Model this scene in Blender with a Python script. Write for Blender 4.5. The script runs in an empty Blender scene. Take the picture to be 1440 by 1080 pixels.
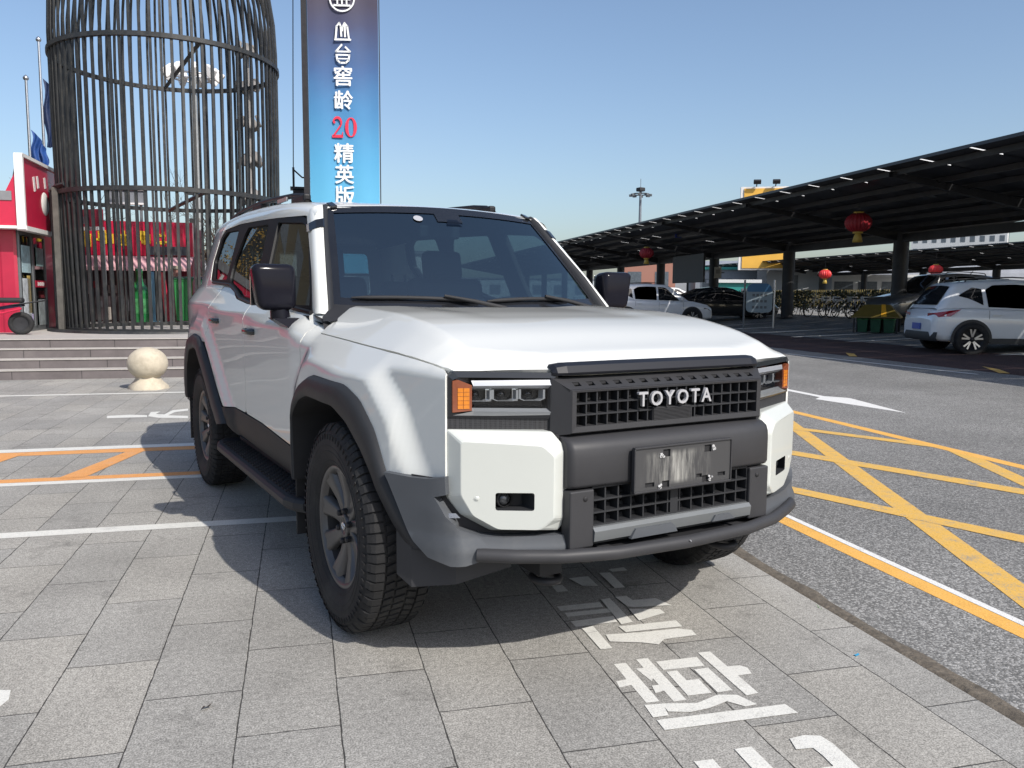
import bpy, bmesh, math, random
import numpy as np
from mathutils import Vector, Matrix
from mathutils.geometry import delaunay_2d_cdt

rnd = random.Random(7)
SC = bpy.context.scene
COL = SC.collection
R = math.radians

# ---------------------------------------------------------------- camera
cam_d = bpy.data.cameras.new('camera')
cam = bpy.data.objects.new('camera', cam_d)
COL.objects.link(cam)
cam_d.sensor_width = 36.0
cam_d.lens = 1166.94 / 1440 * 36.0
cam_d.clip_start = 0.05
cam_d.clip_end = 3000
def _cam(yaw, pitch, roll):
    F = Vector((math.sin(yaw)*math.cos(pitch), math.cos(yaw)*math.cos(pitch), -math.sin(pitch)))
    Rr = Vector((math.cos(yaw), -math.sin(yaw), 0)); U = Rr.cross(F)
    R2 = Rr*math.cos(roll) + U*math.sin(roll); U2 = -Rr*math.sin(roll) + U*math.cos(roll)
    return Matrix((R2, U2, -F)).transposed()
cam.matrix_world = Matrix.Translation((-1.94206, -3.08477, 1.32221)) @ _cam(R(30.0743), R(6.17295), R(0.3895)).to_4x4()
SC.camera = cam

# ---------------------------------------------------------------- sky + sun
SUN_TO = Vector((0.19, -1.10, 1.0)).normalized()      # direction towards the sun
SUN_EL = math.asin(SUN_TO.z)
SUN_AZ = math.atan2(SUN_TO.x, SUN_TO.y)
W = bpy.data.worlds.new('World'); SC.world = W; W.use_nodes = True
nt = W.node_tree
bg = nt.nodes['Background']
sky = nt.nodes.new('ShaderNodeTexSky'); sky.sky_type = 'NISHITA'
sky.sun_disc = False; sky.sun_elevation = SUN_EL; sky.sun_rotation = SUN_AZ
sky.air_density = 1.0; sky.dust_density = 2.1; sky.ozone_density = 2.2; sky.altitude = 0
nt.links.new(sky.outputs[0], bg.inputs['Color']); bg.inputs['Strength'].default_value = 0.15
sd = bpy.data.lights.new('sun', 'SUN'); sd.energy = 4.3; sd.angle = R(0.55); sd.color = (1.0, 0.955, 0.89)
so = bpy.data.objects.new('sun', sd); COL.objects.link(so)
so.rotation_euler = (-SUN_TO).to_track_quat('-Z', 'Y').to_euler()
so.location = (0, 0, 30)
SC.view_settings.view_transform = 'Standard'; SC.view_settings.look = 'None'
SC.view_settings.exposure = 0.12; SC.view_settings.gamma = 1.0
SC.render.engine = 'CYCLES'
SC.cycles.max_bounces = 8; SC.cycles.transparent_max_bounces = 16
SC.cycles.caustics_reflective = False; SC.cycles.caustics_refractive = False

# ---------------------------------------------------------------- materials
def N(nt, t, **kw):
    n = nt.nodes.new(t)
    for k, v in kw.items(): setattr(n, k, v)
    return n
def mat(name, col, rough=0.5, metal=0.0, coat=0.0, spec=0.5, var=0.0, vscale=6.0, bump=0.0, bscale=60.0, emit=0, rvar=0.0, dirt=None, dscale=3.0, damt=0.5):
    m = bpy.data.materials.new(name); m.use_nodes = True
    nt = m.node_tree; b = nt.nodes['Principled BSDF']
    b.inputs['Base Color'].default_value = (*col, 1); b.inputs['Roughness'].default_value = rough
    b.inputs['Metallic'].default_value = metal; b.inputs['Coat Weight'].default_value = coat
    b.inputs['Coat Roughness'].default_value = 0.03; b.inputs['Specular IOR Level'].default_value = spec
    tc = N(nt, 'ShaderNodeTexCoord')
    colsock = None
    if var > 0:
        no = N(nt, 'ShaderNodeTexNoise'); no.inputs['Scale'].default_value = vscale; no.inputs['Detail'].default_value = 6; no.inputs['Roughness'].default_value = 0.65
        nt.links.new(tc.outputs['Object'], no.inputs['Vector'])
        mr = N(nt, 'ShaderNodeMapRange'); mr.inputs[1].default_value = 0.3; mr.inputs[2].default_value = 0.7; mr.inputs[3].default_value = 1-var; mr.inputs[4].default_value = 1+var
        nt.links.new(no.outputs['Fac'], mr.inputs[0])
        vm = N(nt, 'ShaderNodeVectorMath', operation='SCALE'); vm.inputs[0].default_value = col
        nt.links.new(mr.outputs[0], vm.inputs['Scale']); colsock = vm.outputs[0]
        if rvar:
            m2 = N(nt, 'ShaderNodeMapRange'); m2.inputs[1].default_value = 0.3; m2.inputs[2].default_value = 0.7; m2.inputs[3].default_value = max(0, rough-rvar); m2.inputs[4].default_value = min(1, rough+rvar)
            nt.links.new(no.outputs['Fac'], m2.inputs[0]); nt.links.new(m2.outputs[0], b.inputs['Roughness'])
    if dirt:
        n2 = N(nt, 'ShaderNodeTexNoise'); n2.inputs['Scale'].default_value = dscale; n2.inputs['Detail'].default_value = 9; n2.inputs['Roughness'].default_value = 0.7
        nt.links.new(tc.outputs['Object'], n2.inputs['Vector'])
        r2 = N(nt, 'ShaderNodeMapRange'); r2.inputs[1].default_value = 0.5; r2.inputs[2].default_value = 0.72; r2.inputs[4].default_value = damt
        nt.links.new(n2.outputs['Fac'], r2.inputs[0])
        mx = N(nt, 'ShaderNodeMix', data_type='RGBA'); mx.inputs['A'].default_value = (*col, 1); mx.inputs['B'].default_value = (*dirt, 1)
        if colsock: nt.links.new(colsock, mx.inputs['A'])
        nt.links.new(r2.outputs[0], mx.inputs['Factor']); colsock = mx.outputs['Result']
    if colsock: nt.links.new(colsock, b.inputs['Base Color'])
    if bump > 0:
        n3 = N(nt, 'ShaderNodeTexNoise'); n3.inputs['Scale'].default_value = bscale; n3.inputs['Detail'].default_value = 4
        nt.links.new(tc.outputs['Object'], n3.inputs['Vector'])
        bp = N(nt, 'ShaderNodeBump'); bp.inputs['Strength'].default_value = bump; bp.inputs['Distance'].default_value = 0.01
        nt.links.new(n3.outputs['Fac'], bp.inputs['Height']); nt.links.new(bp.outputs[0], b.inputs['Normal'])
    if emit:
        b.inputs['Emission Color'].default_value = (*col, 1); b.inputs['Emission Strength'].default_value = emit
    return m
def glass(name, tint, ior=1.5, rough=0.0, tone=(1, 1, 1)):
    m = bpy.data.materials.new(name); m.use_nodes = True; nt = m.node_tree
    nt.nodes.remove(nt.nodes['Principled BSDF']); out = nt.nodes['Material Output']
    tr = N(nt, 'ShaderNodeBsdfTransparent'); tr.inputs[0].default_value = (*tint, 1)
    gl = N(nt, 'ShaderNodeBsdfGlossy'); gl.inputs['Roughness'].default_value = rough; gl.inputs['Color'].default_value = (*tone, 1)
    fr = N(nt, 'ShaderNodeFresnel'); ge = N(nt, 'ShaderNodeNewGeometry'); io = N(nt, 'ShaderNodeMix')
    io.inputs['A'].default_value = ior; io.inputs['B'].default_value = 1/ior      # a thin pane looks the same from both sides
    nt.links.new(ge.outputs['Backfacing'], io.inputs['Factor']); nt.links.new(io.outputs['Result'], fr.inputs[0])
    mx = N(nt, 'ShaderNodeMixShader')
    nt.links.new(fr.outputs[0], mx.inputs[0]); nt.links.new(tr.outputs[0], mx.inputs[1]); nt.links.new(gl.outputs[0], mx.inputs[2])
    nt.links.new(mx.outputs[0], out.inputs[0])
    return m
M = {}
M['paint'] = mat('white_paint', (0.765, 0.770, 0.730), 0.32, coat=0.9, spec=0.5, dirt=(0.62, 0.62, 0.58), dscale=2.0, damt=0.12)
M['bumper_white'] = mat('white_bumper_plastic', (0.53, 0.55, 0.52), 0.36, coat=0.35, var=0.02, vscale=3)
M['trim'] = mat('dark_grey_trim', (0.026, 0.027, 0.030), 0.55, spec=0.3, var=0.12, vscale=5, bump=0.05, bscale=500)
M['panel_grey'] = mat('grey_bumper_plastic', (0.038, 0.038, 0.041), 0.5, spec=0.3, var=0.1, vscale=4, bump=0.04, bscale=400)
M['corner_grey'] = mat('mid_grey_bumper_paint', (0.085, 0.092, 0.103), 0.42, var=0.06, vscale=4, dirt=(0.2, 0.2, 0.19), damt=0.3)
M['silver'] = mat('silver_skid_paint', (0.17, 0.18, 0.185), 0.42, metal=0.3, var=0.06)
M['black'] = mat('gloss_black', (0.012, 0.013, 0.016), 0.18, coat=0.3, var=0.1)
M['frame_black'] = mat('window_frame_black', (0.010, 0.010, 0.012), 0.5, spec=0.3, var=0.1)
M['matt_black'] = mat('matt_black', (0.014, 0.014, 0.016), 0.7, var=0.2)
M['mirror_black'] = mat('satin_black_mirror', (0.010, 0.010, 0.015), 0.14, spec=0.12, var=0.1)
M['rubber'] = mat('tyre_rubber', (0.010, 0.010, 0.011), 0.8, var=0.3, vscale=12, bump=0.15, bscale=120, dirt=(0.06, 0.058, 0.052), dscale=5, damt=0.5)
M['rim'] = mat('gunmetal_rim', (0.095, 0.092, 0.092), 0.36, metal=0.4, var=0.1)
M['dark_metal'] = mat('dark_metal', (0.03, 0.03, 0.033), 0.55, metal=0.4, var=0.2)
M['alu'] = mat('bare_aluminium', (0.80, 0.81, 0.82), 0.45)  # pale edge colour standing in for sunlight in the carport gaps
M['steel'] = mat('steel', (0.55, 0.56, 0.58), 0.3, metal=0.9, var=0.08)
M['chrome'] = mat('chrome', (0.75, 0.76, 0.78), 0.1, metal=1.0)
M['lens_inner'] = mat('headlight_bezel', (0.10, 0.105, 0.115), 0.25, metal=0.6)
M['drl'] = mat('light_guide_plastic', (0.26, 0.265, 0.27), 0.2, coat=0.5)
M['letter'] = mat('silver_lettering', (0.50, 0.50, 0.52), 0.32, metal=0.35)
M['interior'] = mat('interior_dark', (0.02, 0.022, 0.025), 0.7, var=0.2)
M['seat'] = mat('seat_leather', (0.035, 0.034, 0.034), 0.5, var=0.15)
M['wind'] = glass('windscreen_glass', (0.30, 0.42, 0.46), 2.8, tone=(0.86, 0.97, 0.97))
M['tint'] = glass('tinted_side_glass', (0.26, 0.31, 0.31), 1.6)
M['clear'] = glass('clear_lens', (0.86, 0.88, 0.9), 1.45)
M['bulb'] = glass('projector_glass', (0.35, 0.37, 0.42), 1.6)

M['amber'] = mat('amber_lens', (0.62, 0.20, 0.018), 0.15, coat=1.0, var=0.15, vscale=40)
M['amber_dark'] = mat('smoked_amber_lens', (0.22, 0.065, 0.03), 0.12, coat=1.0, var=0.15, vscale=30)

# ---------------------------------------------------------------- object helpers
def tag(o, label=None, cat=None, group=None, kind=None):
    if label: o['label'] = label
    if cat: o['category'] = cat
    if group: o['group'] = group
    if kind: o['kind'] = kind
    return o
def link(name, me, m, parent=None):
    o = bpy.data.objects.new(name, me); COL.objects.link(o)
    if m is not None:
        for mm in (m if isinstance(m, (list, tuple)) else [m]): me.materials.append(mm)
    if parent is not None: o.parent = parent
    return o
def empty(name, loc=(0, 0, 0), rz=0, label=None, cat=None, group=None):
    o = bpy.data.objects.new(name, None); COL.objects.link(o); o.location = loc; o.rotation_euler = (0, 0, rz)
    o.empty_display_size = 0.2
    return tag(o, label, cat, group)
class MB:
    """collects geometry in one mesh"""
    def __init__(s): s.v = []; s.f = []; s.mi = []; s.cur = 0; s.sm = []
    def add(s, vs, fs, smooth=False):
        b = len(s.v); s.v += [tuple(p) for p in vs]
        for f in fs: s.f.append([b+i for i in f]); s.mi.append(s.cur); s.sm.append(smooth)
    def box(s, c, d, rz=0, ry=0, rx=0, bev=0):
        x, y, z = [q/2 for q in d]
        Mx = Matrix.Translation(c) @ Matrix.Rotation(rz, 4, 'Z') @ Matrix.Rotation(ry, 4, 'Y') @ Matrix.Rotation(rx, 4, 'X')
        if bev <= 0:
            vs = [Mx @ Vector((i*x, j*y, k*z)) for i in (-1, 1) for j in (-1, 1) for k in (-1, 1)]
            s.add(vs, [(0, 1, 3, 2), (4, 6, 7, 5), (0, 4, 5, 1), (2, 3, 7, 6), (0, 2, 6, 4), (1, 5, 7, 3)]); return
        bm = bmesh.new(); bmesh.ops.create_cube(bm, size=1)
        bmesh.ops.scale(bm, vec=(2*x, 2*y, 2*z), verts=bm.verts)
        bmesh.ops.bevel(bm, geom=bm.edges[:], offset=bev, segments=2, affect='EDGES', profile=0.5)
        bm.transform(Mx); bm.verts.index_update()
        s.add([v.co for v in bm.verts], [[v.index for v in f.verts] for f in bm.faces], False); bm.free()
    def quad(s, a, b, c, d): s.add([a, b, c, d], [(0, 1, 2, 3)])
    def prism(s, poly, fn, fn2):
        """poly of (u,v); fn maps the front face, fn2 the back face"""
        n = len(poly); a = [fn(*p) for p in poly]; b = [fn2(*p) for p in poly]
        s.add(a+b, [list(range(n)), list(range(2*n-1, n-1, -1))] + [(i, n+i, n+(i+1) % n, (i+1) % n) for i in range(n)])
    def tube(s, pts, r, seg=8, cap=True, smooth=True):
        pts = [Vector(p) for p in pts]; n = len(pts)
        rs = r if isinstance(r, (list, tuple)) else [r]*n
        vs = []; up = None
        for i, p in enumerate(pts):
            t = (pts[min(i+1, n-1)] - pts[max(i-1, 0)]).normalized()
            if up is None:
                up = Vector((0, 0, 1)) if abs(t.z) < 0.9 else Vector((1, 0, 0))
            a = t.cross(up)
            if a.length < 1e-6: a = t.orthogonal()
            a.normalize(); b = a.cross(t).normalized(); up = b
            for k in range(seg):
                q = 2*math.pi*k/seg
                vs.append(p + (a*math.cos(q) + b*math.sin(q))*rs[i])
        fs = [(i*seg+k, i*seg+(k+1) % seg, (i+1)*seg+(k+1) % seg, (i+1)*seg+k) for i in range(n-1) for k in range(seg)]
        s.add(vs, fs, smooth)
        if cap:
            s.add(vs[:seg], [list(range(seg-1, -1, -1))]); s.add(vs[-seg:], [list(range(seg))])
    def lathe(s, prof, seg=24, M4=None, smooth=True):
        """prof of (r,z) about Z"""
        vs = []
        for (r, z) in prof:
            for k in range(seg):
                q = 2*math.pi*k/seg; p = Vector((r*math.cos(q), r*math.sin(q), z)); vs.append(M4 @ p if M4 else p)
        fs = [(i*seg+k, i*seg+(k+1) % seg, (i+1)*seg+(k+1) % seg, (i+1)*seg+k) for i in range(len(prof)-1) for k in range(seg)]
        s.add(vs, fs, smooth)
    def grid(s, rows, smooth=True, closed=False):
        nr = len(rows); nc = len(rows[0])
        vs = [p for r in rows for p in r]
        fs = [(i*nc+j, i*nc+(j+1) % nc, (i+1)*nc+(j+1) % nc, (i+1)*nc+j) for i in range(nr-1) for j in range(nc if closed else nc-1)]
        s.add(vs, fs, smooth)
    def build(s, name, m, parent=None, recalc=True, weld=False):
        me = bpy.data.meshes.new(name); me.from_pydata(s.v, [], s.f)
        me.polygons.foreach_set('material_index', s.mi); me.polygons.foreach_set('use_smooth', s.sm)
        if recalc or weld:
            bm = bmesh.new(); bm.from_mesh(me)
            if weld: bmesh.ops.remove_doubles(bm, verts=bm.verts, dist=1e-5)
            if recalc: bmesh.ops.recalc_face_normals(bm, faces=bm.faces)
            bm.to_mesh(me); bm.free()
        me.update()
        return link(name, me, m, parent)

def interp(x, xs, ys):
    return float(np.interp(x, xs, ys))
def sstep(a, b, x):
    t = min(1, max(0, (x-a)/(b-a))); return t*t*(3-2*t)
def smin(a, b, k):
    h = max(k-abs(a-b), 0)/k
    return min(a, b) - h*h*k*0.25
def rounded(poly, r, n=4):
    out = []; L = len(poly)
    rr = r if isinstance(r, (list, tuple)) else [r]*L
    for i in range(L):
        p = Vector(poly[i]); a = Vector(poly[i-1]); b = Vector(poly[(i+1) % L])
        da = (a-p); db = (b-p); q = min(rr[i], da.length*0.45, db.length*0.45)
        if q < 1e-4: out.append((p.x, p.y)); continue
        p0 = p+da.normalized()*q; p1 = p+db.normalized()*q
        for k in range(n+1):
            t = k/n; w = (1-t)**2*p0+2*t*(1-t)*p+t*t*p1; out.append((w.x, w.y))
    return out
def inpoly(pt, poly):
    x, y = pt; c = False; n = len(poly); j = n-1
    for i in range(n):
        xi, yi = poly[i]; xj, yj = poly[j]
        if (yi > y) != (yj > y) and x < (xj-xi)*(y-yi)/(yj-yi)+xi: c = not c
        j = i
    return c
def densify(poly, d):
    out = []; n = len(poly)
    for i in range(n):
        a = poly[i]; b = poly[(i+1) % n]; L = math.hypot(b[0]-a[0], b[1]-a[1]); k = max(1, int(math.ceil(L/d)))
        for j in range(k): out.append((a[0]+(b[0]-a[0])*j/k, a[1]+(b[1]-a[1])*j/k))
    return out
def segdist(p, polyarr):
    a = polyarr; b = np.roll(polyarr, -1, axis=0); ab = b-a; ap = np.array(p)-a
    t = np.clip((ap*ab).sum(1)/np.maximum((ab*ab).sum(1), 1e-12), 0, 1)
    return np.sqrt(((ap-ab*t[:, None])**2).sum(1)).min()
def panel(name, outline, fn, m, parent=None, d=0.05, thick=0.015, holes=(), flip=False, mirror=False, eps=1e-3):
    """a pressed sheet: 2-D outline (with holes) lifted by fn(u,v)->xyz, analytic normals, turned-in edges"""
    loops = [densify(outline, d)] + [densify(h, d) for h in holes]
    pts = []; edges = []
    for lp in loops:
        b = len(pts); pts += lp; n = len(lp); edges += [(b+i, b+(i+1) % n) for i in range(n)]
    nb = len(pts)
    arrs = [np.array(lp) for lp in loops]
    us = [p[0] for p in loops[0]]; vs_ = [p[1] for p in loops[0]]
    u = min(us)+d*0.5
    while u < max(us):
        v = min(vs_)+d*0.5
        while v < max(vs_):
            if inpoly((u, v), loops[0]) and not any(inpoly((u, v), h) for h in loops[1:]) and all(segdist((u, v), a) > d*0.45 for a in arrs):
                pts.append((u, v))
            v += d
        u += d
    V2, _, F2, _, _, _ = delaunay_2d_cdt([Vector(p) for p in pts], edges, [], 0, 1e-6)
    V2 = [(p.x, p.y) for p in V2]
    F = []
    for f in F2:
        c = (sum(V2[i][0] for i in f)/3, sum(V2[i][1] for i in f)/3)
        if inpoly(c, loops[0]) and not any(inpoly(c, h) for h in loops[1:]): F.append(list(f))
    sg = -1 if flip else 1
    P = []; NN = []
    for (a, b) in V2:
        p = Vector(fn(a, b)); pu = Vector(fn(a+eps, b))-Vector(fn(a-eps, b)); pv = Vector(fn(a, b+eps))-Vector(fn(a, b-eps))
        n = pu.cross(pv)
        n = n.normalized()*sg if n.length > 0 else Vector((0, 0, 1)); P.append(p); NN.append(n)
    Fo = [(f if not flip else f[::-1]) for f in F]
    # make winding follow the normals
    if Fo:
        f = Fo[0]; gn = (P[f[1]]-P[f[0]]).cross(P[f[2]]-P[f[0]])
        if gn.dot(NN[f[0]]) < 0: Fo = [x[::-1] for x in Fo]
    # boundary rim
    if thick > 0:
        cnt = {}
        for f in Fo:
            for i in range(3):
                e = (f[i], f[(i+1) % 3]); cnt[e] = 1
        for (a, b) in [e for e in cnt if (e[1], e[0]) not in cnt]:
            t = (P[b]-P[a]).normalized(); n = t.cross(NN[a]).normalized()
            i0 = len(P)
            P += [P[a], P[b], P[b]-NN[b]*thick, P[a]-NN[a]*thick]; NN += [n]*4
            Fo.append([i0+1, i0, i0+3, i0+2])
    if mirror:
        P = [Vector((-p.x, p.y, p.z)) for p in P]; NN = [Vector((-n.x, n.y, n.z)) for n in NN]; Fo = [f[::-1] for f in Fo]
    me = bpy.data.meshes.new(name); me.from_pydata([tuple(p) for p in P], [], Fo)
    me.polygons.foreach_set('use_smooth', [True]*len(Fo)); me.update()
    me.normals_split_custom_set_from_vertices([tuple(n) for n in NN])
    o = link(name, me, m, parent); o.shadow_terminator_geometry_offset = 0.15; o.shadow_terminator_shading_offset = 0.12
    return o
def text_mesh(name, s, size, depth, m, parent=None, bold=0.0, align='CENTER', sx=1.0):
    cu = bpy.data.curves.new(name, 'FONT'); cu.body = s; cu.size = size; cu.extrude = depth; cu.offset = bold
    cu.align_x = align; cu.align_y = 'CENTER'; cu.resolution_u = 3
    o = bpy.data.objects.new(name, cu); COL.objects.link(o)
    bpy.context.view_layer.update()
    me = bpy.data.meshes.new_from_object(o.evaluated_get(bpy.context.evaluated_depsgraph_get()))
    bpy.data.objects.remove(o); bpy.data.curves.remove(cu)
    me.name = name
    if sx != 1.0:
        for v in me.vertices: v.co.x *= sx
    me.materials.clear()
    return link(name, me, m, parent)
def bold_text(name, s, size, m, parent, w):
    """lettering thickened by laying shifted copies of the outline into one mesh"""
    o = text_mesh(name, s, size, 0.0006, m, parent); me = o.data
    V = [tuple(v.co) for v in me.vertices]; F = [tuple(p.vertices) for p in me.polygons]
    vs, fs = [], []
    for i, (dx, dy) in enumerate(((0, 0), (-w, 0), (w, 0), (0, w*0.7), (0, -w*0.7))):
        b = len(vs); vs += [(x+dx, y+dy, z+0.0016*i) for x, y, z in V]; fs += [[b+k for k in f] for f in F]
    nm = bpy.data.meshes.new(name); nm.from_pydata(vs, [], fs); nm.materials.append(m); o.data = nm
    return o
def children(o): return [c for c in COL.objects if c.parent == o]
def copy_tree(o, parent=None, loc=None, rz=None, label=None):
    kids = {}
    for c in COL.objects:
        if c.parent: kids.setdefault(c.parent.name, []).append(c)
    def rec(q, par):
        c = q.copy(); COL.objects.link(c); c.parent = par
        for k in kids.get(q.name, []): rec(k, c)
        return c
    c = rec(o, parent)
    if loc is not None: c.location = loc
    if rz is not None: c.rotation_euler = (0, 0, rz)
    if label: c['label'] = label
    return c
# ================================================================ the white off-road SUV (front axle at the origin, nose to -Y)
suv = empty('suv', (0, 0, 0), 0, 'large white off-road SUV with dark grey arches and black grille on the paving', 'car')

# arch paths (y,z): outer edge of the grey moulding and inner edge
FA_O = [(0.565, 0.53), (0.555, 0.70), (0.525, 0.82), (0.36, 0.95), (0.22, 0.995), (-0.142, 0.99), (-0.26, 0.947), (-0.36, 0.85), (-0.425, 0.72), (-0.475, 0.64), (-0.53, 0.56), (-0.60, 0.475)]
FA_I = [(0.515, 0.50), (0.51, 0.70), (0.49, 0.79), (0.365, 0.875), (0.25, 0.905), (-0.06, 0.90), (-0.175, 0.85), (-0.275, 0.765), (-0.355, 0.69), (-0.405, 0.61), (-0.45, 0.535), (-0.52, 0.455)]
RA_O = [(2.00, 0.545), (2.12, 0.62), (2.30, 0.745), (2.50, 0.885), (2.744, 1.03), (2.955, 1.045), (3.19, 1.0), (3.38, 0.86), (3.46, 0.74), (3.49, 0.58)]
RA_I = [(2.16, 0.52), (2.26, 0.58), (2.40, 0.68), (2.57, 0.80), (2.785, 0.93), (2.94, 0.945), (3.10, 0.92), (3.25, 0.80), (3.32, 0.70), (3.36, 0.55)]
def open_dist(p, pl):
    q = np.array(pl); s = q[:-1]; d = q[1:]-s; ap = np.array(p)-s
    t = np.clip((ap*d).sum(1)/(d*d).sum(1), 0, 1); r = ap-d*t[:, None]
    return float(np.sqrt((r*r).sum(1)).min())
def taper(y, z):                                # the cabin narrows towards the windscreen pillars
    d = y-(0.64+(z-1.24)*1.0)
    return 0.046*max(0.0, min(1.15, 1-d/0.60))**2
def xg(y, z):                                   # greenhouse half width
    w = 0.872 - (z-1.24)*0.30 - taper(y, z)
    if y > 3.1: w -= 0.10*min(1.2, (y-3.1)/0.85)**2.4
    return w
ZC = ([-0.7, 0.21, 0.52, 0.68, 1.68, 3.18, 4.0], [1.10, 1.129, 1.145, 1.149, 1.196, 1.242, 1.25])
def zgap(y): return interp(y, [-0.72, -0.6, -0.45, -0.3, 0.13, 0.5], [1.066, 1.088, 1.104, 1.114, 1.135, 1.152])
def xgap(y): return interp(y, [-0.7, -0.5, -0.3, 0.0, 0.3, 0.55], [0.775, 0.808, 0.83, 0.845, 0.855, 0.865])
DZ = ([0.40, 0.52, 0.60, 0.66, 0.78, 0.92, 1.08, 1.3], [0.86, 0.905, 0.929, 0.932, 0.932, 0.933, 0.936, 0.940])
def dsec(z):
    # smooth (cosine-blended) section
    xs, ys = DZ
    z = min(max(z, xs[0]), xs[-1]-1e-6)
    i = max(k for k in range(len(xs)) if xs[k] <= z); t = (z-xs[i])/(xs[i+1]-xs[i]); t = t*t*(3-2*t)
    return ys[i]*(1-t)+ys[i+1]*t
def side(y, z):
    c = interp(y, *ZC)
    w = smin(dsec(z), 0.937-(z-c)*0.75, 0.009)
    if y < 0.75:                                # front fender: flat panel, shoulder plane up to the bonnet gap, box flare round the arch
        f = sstep(0.70, 0.42, y)
        b = 0.916-(0.0 if y > 0.02 else 0.128*((0.02-y)/0.71)**1.7)
        d = open_dist((y, z), FA_O)
        fl = 0.046*(1-sstep(0.055, 0.165, d))*(1 if y > -0.45 else max(0, 1-((-0.45-y)/0.24)))
        k = 1.15
        fx = smin(b+fl, xgap(y)+(zgap(y)-z)*k, 0.022)
        w = w*(1-f)+fx*f
    if y > 1.6:                                 # rear arch flare and corner
        d = open_dist((y, z), RA_O)
        w = smin(w+0.034*(1-sstep(0.05, 0.16, d)), 0.945-(z-c)*0.75, 0.01)
    if y < 1.3 and z > c: w -= taper(y, 1.24)*sstep(c, 1.235, z)
    if y > 3.1: w -= 0.10*min(1.3, (y-3.1)/0.85)**2.4
    if z > c+0.02:
        w = min(w, max(w-0.03, xg(y, z)+0.003)) if w < xg(y, z)+0.003 else w
    return w
RS = lambda y, z: (-side(y, z), y, z)
PNT = M['paint']
def both(name, outline, fn, m, parent=None, **kw):
    a = panel(name, outline, fn, m, parent or suv, flip=True, **kw)
    b = panel(name, outline, fn, m, parent or suv, flip=True, mirror=True, **kw)
    return a, b

def mid(a, b, t): return [(p[0]*(1-t)+q[0]*t, p[1]*(1-t)+q[1]*t) for p, q in zip(a, b)]

# ---- front fender
arch = mid(FA_O, FA_I, 0.35)
out = [(0.535, 0.60), (0.535, 1.207), (0.47, 1.20), (0.437, 1.147)] + [(y, zgap(y)-0.002) for y in (0.3, 0.13, -0.05, -0.2, -0.35, -0.48, -0.58, -0.645)] + [(-0.665, 1.066), (-0.671, 1.05), (-0.671, 0.706), (-0.60, 0.704), (-0.50, 0.704), (-0.415, 0.706)] + [p for p in arch[::-1] if p[1] > 0.715 or p[0] > 0]
both('fender', out, RS, PNT, d=0.019, thick=0.008)
# ---- doors
fd = rounded([(0.543, 0.642), (0.60, 0.60), (0.70, 0.622), (1.23, 0.652), (1.60, 0.657), (1.60, 1.255), (0.84, 1.243), (0.543, 1.222)], [0.01, 0.02, 0, 0, 0.03, 0.01, 0, 0.01])
rd = rounded([(1.607, 0.657), (1.90, 0.655), (2.08, 0.640), (2.27, 0.755), (2.45, 0.885), (2.60, 0.99), (2.60, 1.372), (2.42, 1.365), (2.25, 1.335), (2.04, 1.284), (1.70, 1.258), (1.607, 1.255)], [0.03, 0, 0.02, 0, 0, 0.03, 0.01, 0, 0.05, 0.05, 0, 0.01])
fdo = both('door', fd, RS, PNT, d=0.035)
rdo = both('door', rd, RS, PNT, d=0.035)
def handle(par, y, z, sx):
    mb = MB(); w = side(y, z)
    for t in range(5):
        pass
    rows = []
    for k in range(9):                           # a bowed grip
        u = -1+2*k/8; yy = y+u*0.095; b = 0.034*(1-u**4)
        r = []
        for q in range(8):
            a = 2*math.pi*q/8; r.append((sx*(w+b-0.004+0.008*math.cos(a)), yy, z+0.015*math.sin(a)))
        rows.append(r)
    mb.grid(rows, closed=True)
    mb.build('handle', M['black'], par)
    mb = MB(); mb.lathe([(0, .003), (.028, .003), (.034, 0)], 16, Matrix.Translation((sx*(w+0.002), y, z+.003)) @ Matrix.Diagonal((1, 1.5, .8, 1)) @ Matrix.Rotation(R(90), 4, 'Y'))
    mb.build('handle_recess', PNT, par)
for i, sx in enumerate((-1, 1)):
    handle(fdo[i], 1.43, 1.117, sx); handle(rdo[i], 2.37, 1.145, sx)
# ---- rear quarter with D pillar
qa = mid(RA_O, RA_I, 0.3)
qp = [(2.607, 1.00), (2.607, 1.374), (2.99, 1.383), (3.12, 1.41), (3.22, 1.54), (3.20, 1.70), (3.10, 1.758), (3.45, 1.765), (3.72, 1.74), (3.86, 1.45), (3.93, 1.15), (3.95, 0.80), (3.50, 0.80)] + [p for p in qa[::-1] if 2.6 < p[0] < 3.44 and p[1] > 0.8]
both('quarter_panel', qp, RS if False else (lambda y, z: (-(side(y, z) if z < 1.30 else min(side(y, 1.30), xg(y, z)+0.004) if False else (xg(y, z)+0.004 if z > 1.36 else side(y, z))), y, z)), PNT, d=0.04)
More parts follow.
